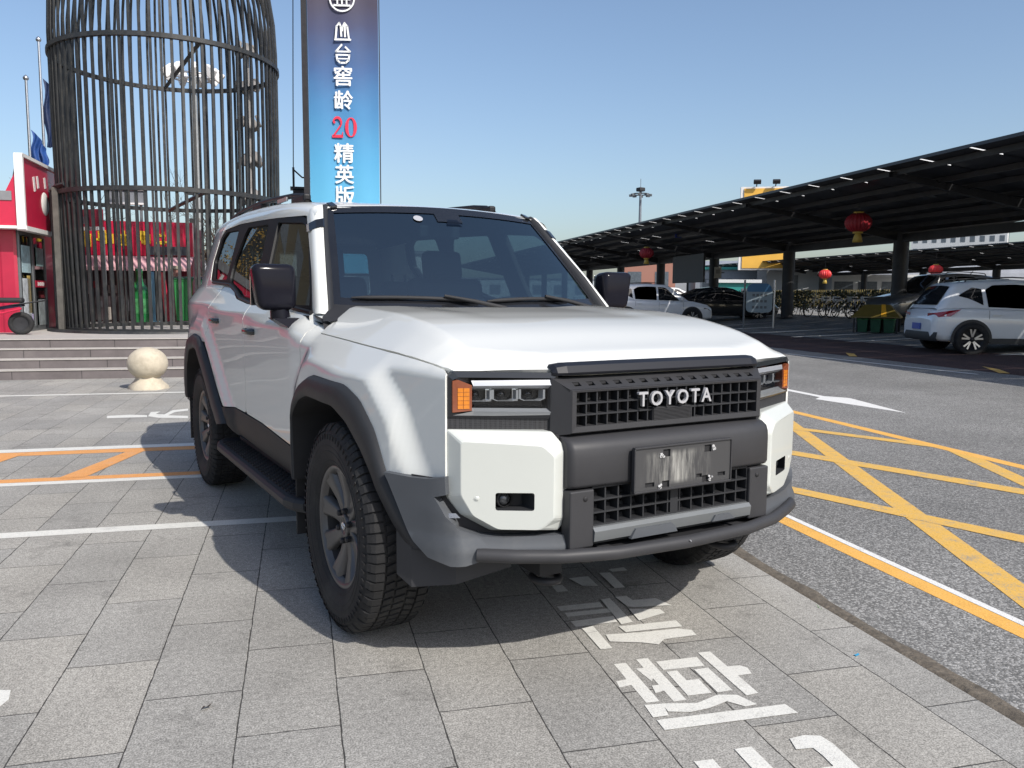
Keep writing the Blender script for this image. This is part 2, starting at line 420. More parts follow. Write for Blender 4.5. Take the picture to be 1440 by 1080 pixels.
# ---- dark greenhouse frame with its three window openings
GH = lambda y, z: (-xg(y, z), y, z)
gfront = rounded([(1.610, 1.709), (1.19, 1.680), (1.088, 1.637), (0.745, 1.302), (0.715, 1.264), (0.85, 1.264), (1.47, 1.276), (1.53, 1.43)], [0.02, 0.03, 0.05, 0.02, 0.01, 0, 0.03, 0.05])
grear = rounded([(1.815, 1.713), (2.345, 1.730), (2.40, 1.69), (2.50, 1.50), (2.47, 1.392), (2.30, 1.36), (2.10, 1.312), (1.98, 1.298), (1.70, 1.286), (1.735, 1.43)], [0.02, 0.02, 0.02, 0.05, 0.04, 0.04, 0.04, 0.03, 0.02, 0.05])
gquart = rounded([(2.625, 1.733), (3.02, 1.743), (3.12, 1.70), (3.17, 1.54), (3.02, 1.412), (2.58, 1.403), (2.60, 1.55)], 0.03)
ghout = [(0.655, 1.228), (0.85, 1.246), (1.70, 1.260), (2.03, 1.286), (2.20, 1.33), (2.41, 1.367), (2.99, 1.386), (3.14, 1.42), (3.26, 1.56), (3.22, 1.72), (3.06, 1.757), (2.57, 1.768), (1.82, 1.742), (1.66, 1.746), (1.22, 1.714), (1.13, 1.688), (1.072, 1.656)]
both('window_frame', rounded(ghout, 0.02, 2), GH, M['frame_black'], d=0.06, thick=0.03, holes=[gfront, grear, gquart])
GI = lambda y, z: (-(xg(y, z)-0.012), y, z)
for g in (gfront, grear, gquart):
    both('side_window', g, GI, M['tint'], d=0.08, thick=0)
# belt moulding
for sx in (-1, 1):
    mb = MB()
    for a in ([(0.655, 1.232), (0.85, 1.248), (1.70, 1.262), (2.03, 1.289), (2.20, 1.333), (2.41, 1.370), (2.99, 1.389)],):
        mb.tube([(sx*(xg(*p)+0.004), p[0], p[1]) for p in a], 0.011, 6)
    mb.build('belt_moulding', M['frame_black'], suv)

# ---- hood
def nose(x):                                                           # plan of the hood's front edge
    ax = abs(x)
    return -0.795+0.0*ax if ax < 0.44 else -0.79+(ax-0.44)*0.36
def hood(x, y):
    ax = abs(x)
    zr = interp(y, [-0.90, -0.84, -0.74, -0.66, -0.58, -0.45, -0.25, 0.0, 0.5], [1.052, 1.088, 1.112, 1.128, 1.148, 1.185, 1.222, 1.247, 1.266])
    zr = sum(interp(y+k*0.03, [-0.90, -0.84, -0.74, -0.66, -0.58, -0.45, -0.25, 0.0, 0.5], [1.052, 1.088, 1.112, 1.128, 1.148, 1.185, 1.222, 1.247, 1.266]) for k in (-2, -1, 0, 1, 2))/5
    xr = interp(y, [-0.7, -0.5, 0.5], [0.66, 0.69, 0.685])             # ridge line
    xe = xgap(y)
    z = zr+0.006*(1-(ax/0.6)**2)
    # shallow valley between two bulges, fading out towards the nose
    vy = sstep(-0.42, 0.05, y)
    z -= 0.009*vy*sstep(0.52, 0.30, ax)
    zl = zgap(y)+0.002
    d = y-nose(x)
    if d < 0.11: z += (1.076-z)*max(0, 1-d/0.11)**2.2
    if zl > z-0.004: zl = z-0.004
    z = smin(z, zl+(xe-ax)*(z-zl)/(xe-xr), 0.007)
    return z
def hoodfn(x, y): return (x, y, hood(x, y))
ho = [(-xgap(y)+0.001, y) for y in (0.435, 0.2, 0.0, -0.2, -0.4, -0.55, -0.63)] + [(-0.762, -0.672)] + [(x, nose(x)) for x in (-0.70, -0.6, -0.5, -0.44, -0.3, -0.15, 0, 0.15, 0.3, 0.44, 0.5, 0.6, 0.70)] + [(0.762, -0.672)] + [(xgap(y)-0.001, y) for y in (-0.63, -0.55, -0.4, -0.2, 0.0, 0.2, 0.435)] + [(0.70, 0.52), (0.5, 0.455), (0.25, 0.42), (0, 0.41), (-0.25, 0.42), (-0.5, 0.455), (-0.70, 0.52)]
panel('hood', ho, hoodfn, PNT, suv, d=0.03, thick=0.03)

# ---- roof: lofted cross-sections
def roofsec(y):
    zc = interp(y, [1.0, 1.10, 1.2, 1.5, 2.0, 2.6, 3.2, 3.6, 3.80, 3.88], [1.765, 1.785, 1.803, 1.838, 1.872, 1.885, 1.875, 1.845, 1.80, 1.745])
    ze = interp(y, [1.0, 1.06, 1.2, 1.82, 2.57, 3.06, 3.5, 3.80], [1.690, 1.697, 1.717, 1.744, 1.770, 1.760, 1.742, 1.72])
    return zc, ze
rows = []
for y in [1.06, 1.075, 1.10, 1.14, 1.2, 1.3, 1.45, 1.65, 1.9, 2.2, 2.6, 3.0, 3.3, 3.55, 3.72, 3.82, 3.87]:
    zc, ze = roofsec(y); we = xg(y, ze)+0.004; r = []
    if y < 1.10: zc -= 0.010*((1.10-y)/0.04)**1.5
    prof = [(1.0, 0.0), (0.995, 0.18), (0.985, 0.38), (0.962, 0.58), (0.925, 0.72), (0.86, 0.81), (0.75, 0.87), (0.55, 0.94), (0.28, 0.985), (0, 1.0)]
    half = [(-we*a, ze+(zc-ze)*b) for a, b in prof]
    full = half + [(-p[0], p[1]) for p in half[-2::-1]]
    yc = 0.0
    def yfr(x):
        ax = abs(x)
        return 1.048+0.062*(ax/0.62)**2 if ax < 0.62 else 1.11-(ax-0.62)*0.75
    rows.append([(p[0], y+(yfr(p[0])-1.06)*(1-sstep(1.06, 1.40, y)), p[1]) for p in full])
mb = MB(); mb.grid(rows); mb.build('roof', PNT, suv)
mb = MB()                                                            # inner roof lining
mb.grid([[(p[0]*0.97, p[1]+0.01, p[2]-0.03) for p in r] for r in rows]); mb.build('roof_lining', M['interior'], suv)

# ---- windscreen
def wsx(x, t):                                   # t 0 bottom .. 1 top
    hw = 0.735*(1-t)+0.60*t
    u = x/hw if hw else 0
    yb = 0.44+0.19*abs(u)**2.2; yt = 1.045+0.07*abs(u)**2.0
    zb = 1.245+0.02*abs(u)**2; zt = 1.772-0.022*abs(u)**2
    y = yb*(1-t)+yt*t+0.012*math.sin(math.pi*t)*-1; z = zb*(1-t)+zt*t
    return (x, y, z)
def wsu(u, t): hw = 0.735*(1-t)+0.60*t; return wsx(u*hw, t)
mb = MB(); mb.grid([[wsu(-1+2*i/24, j/12) for i in range(25)] for j in range(13)]); mb.build('windscreen', M['wind'], suv)
mb = MB()                                                            # black ceramic border
def off(p, d): return (p[0], p[1]-d*0.8, p[2]+d*0.6)
B = [(-1, 0), (1, 0), (1, 1), (-1, 1)]
def band(u0, u1, t0, t1, nu, ntt, dd=0.004): mb.grid([[off(wsu(u0+(u1-u0)*i/nu, t0+(t1-t0)*j/ntt), dd) for i in range(nu+1)] for j in range(ntt+1)])
band(-1.02, -0.965, -0.03, 1.01, 1, 12); band(0.965, 1.02, -0.03, 1.01, 1, 12)
band(-0.965, 0.965, 0.945, 1.015, 24, 1); band(-0.965, 0.965, -0.06, 0.075, 24, 2)
band(-0.10, 0.14, 0.86, 0.945, 6, 2)
mb.build('windscreen_border', M['black'], suv)
mb = MB(); p = wsu(-0.09, 0.84); mb.add([off(wsu(a, b), 0.007) for a, b in [(-0.03, .83), (0.125, .83), (0.09, .885), (0.0, .885)]], [(0, 1, 2, 3)]); mb.build('camera_window', M['bulb'], suv)
mb = MB(); mb.add([off(wsu(-0.27+0.035*math.cos(a)*1.2, 0.885+0.03*math.sin(a)), 0.006) for a in [i*math.pi/6 for i in range(12)]], [list(range(12))]); mb.build('sticker', M['letter'], suv)
# ---- A pillars: white strip, black strip, clip
for sx in (-1, 1):
    wo = [(-0.826, 0.640, 1.228), (-0.819, 0.663, 1.26), (-0.775, 0.827, 1.42), (-0.718, 1.038, 1.625), (-0.699, 1.118, 1.70), (-0.686, 1.165, 1.742)]
    wi = [(-0.782, 0.572, 1.224), (-0.776, 0.590, 1.26), (-0.736, 0.742, 1.42), (-0.668, 0.985, 1.645), (-0.640, 1.075, 1.735), (-0.626, 1.125, 1.770)]
    gi = [(-0.748, 0.600, 1.232), (-0.742, 0.618, 1.262), (-0.706, 0.760, 1.42), (-0.640, 1.005, 1.65), (-0.612, 1.10, 1.752), (-0.600, 1.13, 1.772)]
    mb = MB(); rr = []
    for a, b in zip(wo, wi):
        a = Vector(a); b = Vector(b); m_ = (a+b)/2+Vector((-0.012, -0.012, 0.004))
        q1 = a*0.75+b*0.25+Vector((-0.010, -0.008, 0.002)); q2 = a*0.25+b*0.75+Vector((-0.006, -0.012, 0.003))
        back = Vector((0.0, 0.04, 0))
        rr.append([(-sx*p.x, p.y, p.z) for p in (a+back, a, q1, m_, q2, b, b+Vector((0.01, 0.02, -0.01)))])
    mb.grid(rr); mb.build('pillar', PNT, suv)
    mb = MB(); rr = []
    for a, b in zip(wi, gi):
        a = Vector(a)+Vector((0, -0.002, 0)); b = Vector(b); m_ = (a+b)/2+Vector((0.0, -0.004, 0.003))
        rr.append([(-sx*p.x, p.y, p.z) for p in (a+Vector((-0.004, 0.012, 0)), a, m_, b, b+Vector((0.015, 0.02, -0.005)))])
    mb.grid(rr); mb.build('pillar_trim', M['trim'], suv)
    mb = MB()
    P0 = [Vector(wo[3]), Vector(wi[3])]; P1 = [Vector(wo[3]).lerp(Vector(wo[4]), 0.55), Vector(wi[3]).lerp(Vector(wi[4]), 0.5)]
    r = []
    for (a, b) in (P0, P1):
        o_ = Vector((-0.010, -0.018, 0.006))
        r.append([(-sx*p.x, p.y, p.z) for p in (a+Vector((-.004, .05, 0)), a+Vector((-.008, -.006, .002)), a*0.5+b*0.5+o_*1.15, b+o_*0.45, b+Vector((0.03, 0.02, 0)))])
    mb.grid(r, smooth=False); mb.build('pillar_clip', M['black'], suv)
    mb = MB(); mb.box((sx*0.578, 1.128, 1.770), (0.034, 0.07, 0.014), rx=R(20), ry=sx*R(12), bev=0.004); mb.build('roof_clip', M['black'], suv)
# ---- cowl
mb = MB(); mb.grid([[wsu(-1+2*i/16, 0.02) for i in range(17)], [(wsu(-1+2*i/16, 0)[0]*1.12, wsu(-1+2*i/16, 0)[1]-0.10, 1.228-0.012*abs(-1+2*i/16)) for i in range(17)], [(wsu(-1+2*i/16, 0)[0]*1.14, wsu(-1+2*i/16, 0)[1]-0.16, 1.20) for i in range(17)]])

for sx in (-1, 1):
    mb.add([(sx*0.72, 0.60, 1.232), (sx*0.828, 0.655, 1.227), (sx*0.846, 0.54, 1.209), (sx*0.836, 0.48, 1.193), (sx*0.842, 0.43, 1.140), (sx*0.70, 0.50, 1.185)], [(0, 1, 2, 3, 4, 5)])
mb.build('cowl', M['matt_black'], suv)
# ---- wipers (pivot near the image-right end of each)
for (x0, x1) in ((0.03, -0.66), (0.60, -0.03)):
    w = MB(); hub = Vector((x0, 0.42+0.12*(abs(x0)/0.7)**2, 1.238)); 
    def wp(x, t, dd): p = Vector(wsx(x, t)); return p+Vector((0, -dd*0.8, dd*0.6))
    elbow = wp(x0-0.28, 0.085, 0.035)
    w.tube([hub+Vector((0, 0, -0.02)), hub+Vector((0, -0.03, 0.02))], 0.018, 10)
    w.tube([hub+Vector((0, -0.025, 0.018)), hub.lerp(elbow, 0.5)+Vector((0, -0.02, 0.012)), elbow], [0.013, 0.011, 0.008], 6)
    a = w.build('wiper', M['matt_black'], suv)
    b = MB(); n = 9
    b.tube([wp(x0-0.10-(x0-0.10-x1-0.0)*k/n, 0.062+0.02*math.sin(math.pi*k/n), 0.016) for k in range(n+1)], [0.005]+[0.011]*(n-1)+[0.005], 6)
    b.build('wiper_blade', M['matt_black'], a)

# ---- side mirrors
for sx in (-1, 1):
    mb = MB(); bm = bmesh.new(); bmesh.ops.create_cube(bm, size=1)
    for v in bm.verts:
        s = 0.93 if v.co.y > 0 else 1.0
        zz = v.co.z; xx = v.co.x
        v.co = Vector((xx*0.205*s, v.co.y*0.13, zz*0.215*s))
        if zz < 0 and xx*sx > 0: v.co.x -= sx*0.03
    bmesh.ops.bevel(bm, geom=bm.edges[:], offset=0.035, segments=4, affect='EDGES', profile=0.5)
    bmesh.ops.translate(bm, verts=bm.verts, vec=(sx*0.975, 0.80, 1.347)); bm.verts.index_update()
    mb.add([v.co for v in bm.verts], [[v.index for v in f.verts] for f in bm.faces], True); bm.free()
    mo = mb.build('side_mirror', M['mirror_black'], suv)
    g = MB(); g.box((sx*0.975, 0.868, 1.347), (0.165, 0.006, 0.17), bev=0.002); g.build('mirror_glass', M['chrome'], mo)
    f = MB(); f.tube([(sx*0.945, 0.79, 1.245), (sx*0.94, 0.79, 1.205)], [0.042, 0.046], 14)
    f.grid([[(sx*0.985, 0.84, 1.205), (sx*0.985, 0.735, 1.205)], [(sx*0.925, 0.86, 1.165), (sx*0.925, 0.72, 1.165)], [(sx*0.895, 0.85, 1.135), (sx*0.895, 0.74, 1.135)]], smooth=False)
    f.grid([[(sx*0.985, 0.84, 1.207), (sx*0.985, 0.735, 1.207)], [(sx*0.86, 0.86, 1.207), (sx*0.86, 0.72, 1.207)]], smooth=False)
    for e in (0, 1):
        q = [[(0.985, 0.84, 1.206), (0.925, 0.86, 1.165), (0.895, 0.85, 1.135), (0.86, 0.86, 1.206)], [(0.985, 0.735, 1.206), (0.925, 0.72, 1.165), (0.895, 0.74, 1.135), (0.86, 0.72, 1.206)]][e]
        f.add([(sx*a, b, c) for a, b, c in q], [(0, 1, 2, 3)])
    f.build('mirror_foot', M['mirror_black'], mo)

# ---- roof rails
for sx in (-1, 1):
    mb = MB()
    def rz_(y): zc, ze = roofsec(y); return ze+(zc-ze)*0.84
    ys = [1.52, 1.62, 1.78, 2.2, 2.6, 3.0, 3.30, 3.45]
    hh = [-0.005, 0.030, 0.036, 0.036, 0.038, 0.038, 0.032, 0.0]
    rr = []
    for y, h in zip(ys, hh):
        zb = rz_(y)+h; r = []
        for q in range(10):
            a = 2*math.pi*q/10; r.append((sx*(0.585+0.022*math.cos(a)), y, zb+0.006+0.015*math.sin(a)))
        rr.append(r)
    mb.grid(rr, closed=True)
    for y in (1.66, 2.62, 3.30):
        mb.box((sx*0.585, y, rz_(y)+0.014), (0.045, 0.26, 0.05), bev=0.012)
    mb.build('roof_rail', M['frame_black'], suv)
    sl = MB(); sl.box((sx*0.612, 1.95, rz_(1.95)+0.018), (0.012, 0.20, 0.022)); sl.build('rail_badge_plate', M['steel'], suv)
mb = MB(); mb.grid([[(0.03*s*c, 3.25+0.20*t, roofsec(3.25)[0]+0.0+(0.07*t*(1-0.0*t))*(1-abs(s))) for s in (-1, 0, 1)] for t, c in ((0, .2), (.4, .8), (.8, 1), (1, .8))]); mb.build('roof_antenna', M['black'], suv)

# ---- inner body (keeps light out of the shell, gives the cabin its floor and bulkheads)
mb = MB()
def hull(ys, ws, z0, z1):
    for sx in (-1, 1):
        mb.grid([[(sx*ws(y), y, z0), (sx*ws(y), y, z1)] for y in ys], smooth=False)
hull([-0.50, -0.2, 0.5], lambda y: 0.52, 0.42, 1.06)
hull([0.62, 1.2, 1.8, 2.15], lambda y: 0.855, 0.42, 1.22)
hull([2.15, 2.2, 3.4], lambda y: 0.60, 0.42, 1.0)
hull([2.15, 2.5, 3.0, 3.5], lambda y: 0.845, 0.98, 1.32)
hull([3.5, 3.8], lambda y: 0.80, 0.5, 1.28)
mb.quad((-0.85, 0.60, 0.42), (0.85, 0.60, 0.42), (0.85, 0.60, 1.13), (-0.85, 0.60, 1.13))
mb.quad((-0.855, 2.15, 0.42), (0.855, 2.15, 0.42), (0.855, 2.15, 0.98), (-0.855, 2.15, 0.98))
mb.quad((-0.85, 0.6, 0.44), (0.85, 0.6, 0.44), (0.85, 3.8, 0.44), (-0.85, 3.8, 0.44))
mb.quad((-0.52, -0.5, 0.42), (0.52, -0.5, 0.42), (0.52, 0.6, 0.42), (-0.52, 0.6, 0.42))
for sx in (-1, 1):
    mb.quad((sx*0.50, -0.62, 1.05), (sx*0.72, -0.56, 1.02), (sx*0.80, 0.50, 1.05), (sx*0.5, 0.6, 1.08))
    mb.quad((sx*0.55, 2.15, 0.985), (sx*0.84, 2.15, 0.985), (sx*0.84, 3.5, 0.985), (sx*0.55, 3.5, 0.985))
mb.quad((-0.74, -0.62, 0.45), (0.74, -0.62, 0.45), (0.74, -0.62, 1.04), (-0.74, -0.62, 1.04))
mb.quad((-0.5, -0.64, 1.06), (0.5, -0.64, 1.06), (0.5, 0.6, 1.1), (-0.5, 0.6, 1.1))
mb.build('inner_body', M['matt_black'], suv)
# ---- tailgate, rear bumper, tail lamps
tg = rounded([(-0.80, 0.72), (0.80, 0.72), (0.80, 1.24), (0.68, 1.73), (-0.68, 1.73), (-0.80, 1.24)], 0.05)
rw = rounded([(-0.66, 1.30), (0.66, 1.30), (0.58, 1.66), (-0.58, 1.66)], 0.05)
TG = lambda x, z: (x, 3.95-0.05*(x/0.8)**2-(0 if z < 1.25 else (z-1.25)*0.38), z)
tgo = panel('tailgate', tg, TG, PNT, suv, d=0.08, holes=[rw], flip=True)
panel('rear_window', rw, lambda x, z: (x, TG(x, z)[1]-0.01, z), M['tint'], tgo, d=0.12, thick=0, flip=True)
mb = MB(); mb.grid([[(x, y, 0.50), (x, y+0.03, 0.60), (x, y+0.02, 0.76), (x*0.98, y-0.06, 0.80)] for x, y in ((-0.93, 3.42), (-0.92, 3.70), (-0.86, 3.93), (-0.5, 4.03), (0.5, 4.03), (0.86, 3.93), (0.92, 3.70), (0.93, 3.42))]); mb.build('rear_bumper', M['trim'], suv)
for sx in (-1, 1):
    mb = MB(); mb.box((sx*0.77, 3.90, 1.0), (0.08, 0.10, 0.30), rz=sx*R(-25), bev=0.015); mb.build('tail_lamp', mat('tail_lamp_red', (0.35, 0.01, 0.012), 0.15, coat=1), suv)
mb = MB(); mb.grid([[(-0.60, 3.72, 1.80), (0.60, 3.72, 1.80)], [(-0.60, 3.92, 1.775), (0.60, 3.92, 1.775)], [(-0.60, 3.92, 1.75), (0.60, 3.92, 1.75)]], smooth=False)
mb.build('roof_spoiler', M['black'], suv)

# ---- wheel arch mouldings
def arch_strip(O, I, ex=0.0):
    def rs(pl, n):
        pl = rounded_path(pl); L = [0]
        for a, b in zip(pl, pl[1:]): L.append(L[-1]+math.hypot(b[0]-a[0], b[1]-a[1]))
        return [(interp(L[-1]*k/n, L, [p[0] for p in pl]), interp(L[-1]*k/n, L, [p[1] for p in pl])) for k in range(n+1)]
    n = 60; o = rs(O, n); i = rs(I, n); rows = []
    for a, b in zip(o, i):
        m1 = (a[0]*0.93+b[0]*0.07, a[1]*0.93+b[1]*0.07); m2 = (a[0]*0.78+b[0]*0.22, a[1]*0.78+b[1]*0.22)
        m3 = (a[0]*0.12+b[0]*0.88, a[1]*0.12+b[1]*0.88)
        wa = side(a[0], min(max(a[1], 0.62), 0.97)); wb = wa
        rows.append([(-(wa-0.004), *a), (-(wa+0.014+ex), *m1), (-(wa+0.026+ex), *m2), (-(wa+0.032+ex), *m3), (-(wa+0.022+ex), *b), (-(wa-0.09), *b), (-0.62, b[0]*0.97+0.03*(a[0]*0+b[0]), b[1])])
    return rows
def rounded_path(pl, r=0.028):
    out = [pl[0]]
    for i in range(1, len(pl)-1):
        p = Vector(pl[i]); a = Vector(pl[i-1]); b = Vector(pl[i+1]); q = min(r, (a-p).length*0.4, (b-p).length*0.4)
        p0 = p+(a-p).normalized()*q; p1 = p+(b-p).normalized()*q
        for k in range(4):
            t = k/3; w = (1-t)**2*p0+2*t*(1-t)*p+t*t*p1; out.append((w.x, w.y))
    return out+[pl[-1]]
for O, I in ((FA_O, FA_I), (RA_O, RA_I)):
    rows = arch_strip(O, I)
    for sx in (-1, 1):
        mb = MB()
        rr = [[(-sx*p[0], p[1], p[2]) for p in r] for r in rows]
        mb.grid([r[:5] for r in rr]); mb.build('wheel_arch_trim', M['trim'], suv)
        ml = MB(); ml.grid([r[4:] for r in rr]); ml.build('wheel_arch_liner', M['matt_black'], suv)

# ---- sill trim and side steps
sp = [(0.55, 0.52), (0.555, 0.60), (0.60, 0.597), (0.70, 0.617), (1.23, 0.648), (1.90, 0.651), (2.10, 0.632), (2.02, 0.55), (1.9, 0.49), (0.62, 0.47)]
both('sill_trim', sp, lambda y, z: (-(side(y, max(z, 0.6))+0.004-0.35*max(0, 0.56-z)), y, z), M['trim'], d=0.06)
for sx in (-1, 1):
    mb = MB()
    prof = [(0.80, 0.372), (0.80, 0.412), (0.965, 0.412), (0.985, 0.408), (0.998, 0.395), (0.998, 0.372), (0.985, 0.355), (0.84, 0.355)]
    rr = []
    for y, s in ((0.47, 0.0), (0.52, 0.6), (0.60, 1), (2.12, 1), (2.22, 0.6), (2.27, 0.0)):
        rr.append([(sx*(0.80+(p[0]-0.80)*(0.72+0.28*s)), y, p[1]) for p in prof])
    mb.grid(rr, smooth=False, closed=True); mb.add(rr[0], [list(range(8))]); mb.add(rr[-1], [list(range(8))])
    st = mb.build('side_step', M['trim'], suv)
    pad = MB(); pad.box((sx*0.885, 1.37, 0.413), (0.145, 1.5, 0.004))
    for k in range(50):
        for j in range(4): pad.box((sx*(0.83+0.036*j+0.018*(k % 2)), 0.65+0.0295*k, 0.417), (0.02, 0.014, 0.006))
    pad.build('step_pad', M['matt_black'], st)
    br = MB()
    for y in (0.8, 1.4, 2.0): br.box((sx*0.68, y, 0.37), (0.3, 0.05, 0.03))
    br.build('step_bracket', M['dark_metal'], st)
# ---------------------------------------------------------------- front fascia
yl = lambda x: -0.80+(abs(x)-0.45)*0.38
yw = lambda x: -0.845+(abs(x)-0.45)*0.5
def FX(poly, s): return [(s*p[0], p[1]) for p in poly]
# grille
g0 = [(-0.470, 0.862), (0.470, 0.862), (0.470, 1.046), (-0.470, 1.046)]
mb = MB()
def ring(pl, y): return [(p[0], y, p[1]) for p in pl]
A_ = [(-0.472, 0.856), (0.472, 0.856), (0.472, 1.050), (-0.472, 1.050)]
B_ = [(-0.432, 0.868), (0.432, 0.868), (0.432, 1.014), (-0.432, 1.014)]
B2 = [(-0.428, 0.872), (0.428, 0.872), (0.428, 1.011), (-0.428, 1.011)]
C_ = [(-0.410, 0.890), (0.410, 0.890), (0.410, 1.004), (-0.410, 1.004)]
mb.grid([ring(A_, -0.78), ring(A_, -0.80), ring(B_, -0.858), ring(B2, -0.864), ring(C_, -0.862), ring(C_, -0.81)], smooth=False, closed=True)
# cut the sloping top face out of the frame: it carries the row of slots and is a sheet of its own
mb.f = [f for f in mb.f if not all(mb.v[i][2] > 1.0135 for i in f)]; mb.mi = [0]*len(mb.f); mb.sm = [False]*len(mb.f)
gr = mb.build('grille', M['panel_grey'], suv)
holes = []
for k in range(15):
    x = -0.392+0.784*k/14; holes.append([(x-0.0135, 0.016), (x+0.0135, 0.016), (x+0.0135, 0.038), (x-0.0135, 0.038)])
def gt(x, t): return (x*(1+0.04*0), -0.860+t*0.95, 1.0145+t*0.52)
panel('grille_top', [(-0.434, 0), (0.434, 0), (0.472, 0.068), (-0.472, 0.068)], gt, M['panel_grey'], gr, d=0.03, thick=0.008, holes=holes)
mb = MB(); mb.box((0, -0.755, 0.945), (0.94, 0.02, 0.2)); mb.box((0, -0.80, 1.028), (0.86, 0.05, 0.008)); mb.build('grille_backing', M['matt_black'], gr)
mb = MB()
for k in range(1, 19):
    x = -0.410+0.820*k/19; mb.box((x, -0.838, 0.947), (0.0052, 0.036, 0.115))
for k in (1, 2): mb.box((0, -0.840, 0.890+0.114*k/3), (0.82, 0.036, 0.0055))
mb.build('grille_mesh', M['trim'], gr)
mb = MB(); mb.box((0, -0.846, 0.9125), (0.178, 0.03, 0.045))
for k in range(9): mb.box((0, -0.862, 0.8935+0.0048*k), (0.174, 0.006, 0.0024))
mb.build('radar_cover', M['panel_grey'], gr)
for ch, x in zip('TOYOTA', (-0.146, -0.087, -0.029, 0.030, 0.088, 0.141)):
    t = text_mesh('lettering', ch, 0.0690, 0.006, M['letter'], gr, bold=0.0011, sx=0.96)
    t.matrix_world = Matrix.Translation((x, -0.874, 0.9665)) @ Matrix.Rotation(R(90), 4, 'X')
# black strip on the hood's leading edge
mb = MB(); rows = []
for x, s in ((-0.468, 0.25), (-0.455, 0.75), (-0.42, 1), (-0.2, 1.06), (0, 1.08), (0.2, 1.06), (0.42, 1), (0.455, 0.75), (0.468, 0.25)):
    rows.append([(x, -0.775, 1.052), (x, -0.79-0.030*s, 1.057), (x, -0.795-0.030*s, 1.066), (x, -0.785-0.03*s, 1.070+0.018*s), (x, -0.775-0.015*s, 1.078+0.020*s), (x, -0.74, 1.076+0.018*s)])
mb.grid(rows, smooth=False); mb.build('hood_strip', mat('satin_navy_black', (0.012, 0.013, 0.018), 0.5, spec=0.3), suv)

mesh_mat = mat('perforated_black', (0.016, 0.016, 0.018), 0.5)
_nt = mesh_mat.node_tree; _tc = N(_nt, 'ShaderNodeTexCoord'); _v = N(_nt, 'ShaderNodeTexVoronoi'); _v.inputs['Scale'].default_value = 170; _v.inputs['Randomness'].default_value = 0.12
_nt.links.new(_tc.outputs['Object'], _v.inputs['Vector']); _r = N(_nt, 'ShaderNodeValToRGB'); _r.color_ramp.elements[0].color = (0.004, 0.004, 0.005, 1); _r.color_ramp.elements[0].position = 0.34; _r.color_ramp.elements[1].color = (0.030, 0.030, 0.034, 1); _r.color_ramp.elements[1].position = 0.46
_nt.links.new(_v.outputs['Distance'], _r.inputs[0]); _nt.links.new(_r.outputs[0], _nt.nodes['Principled BSDF'].inputs['Base Color'])

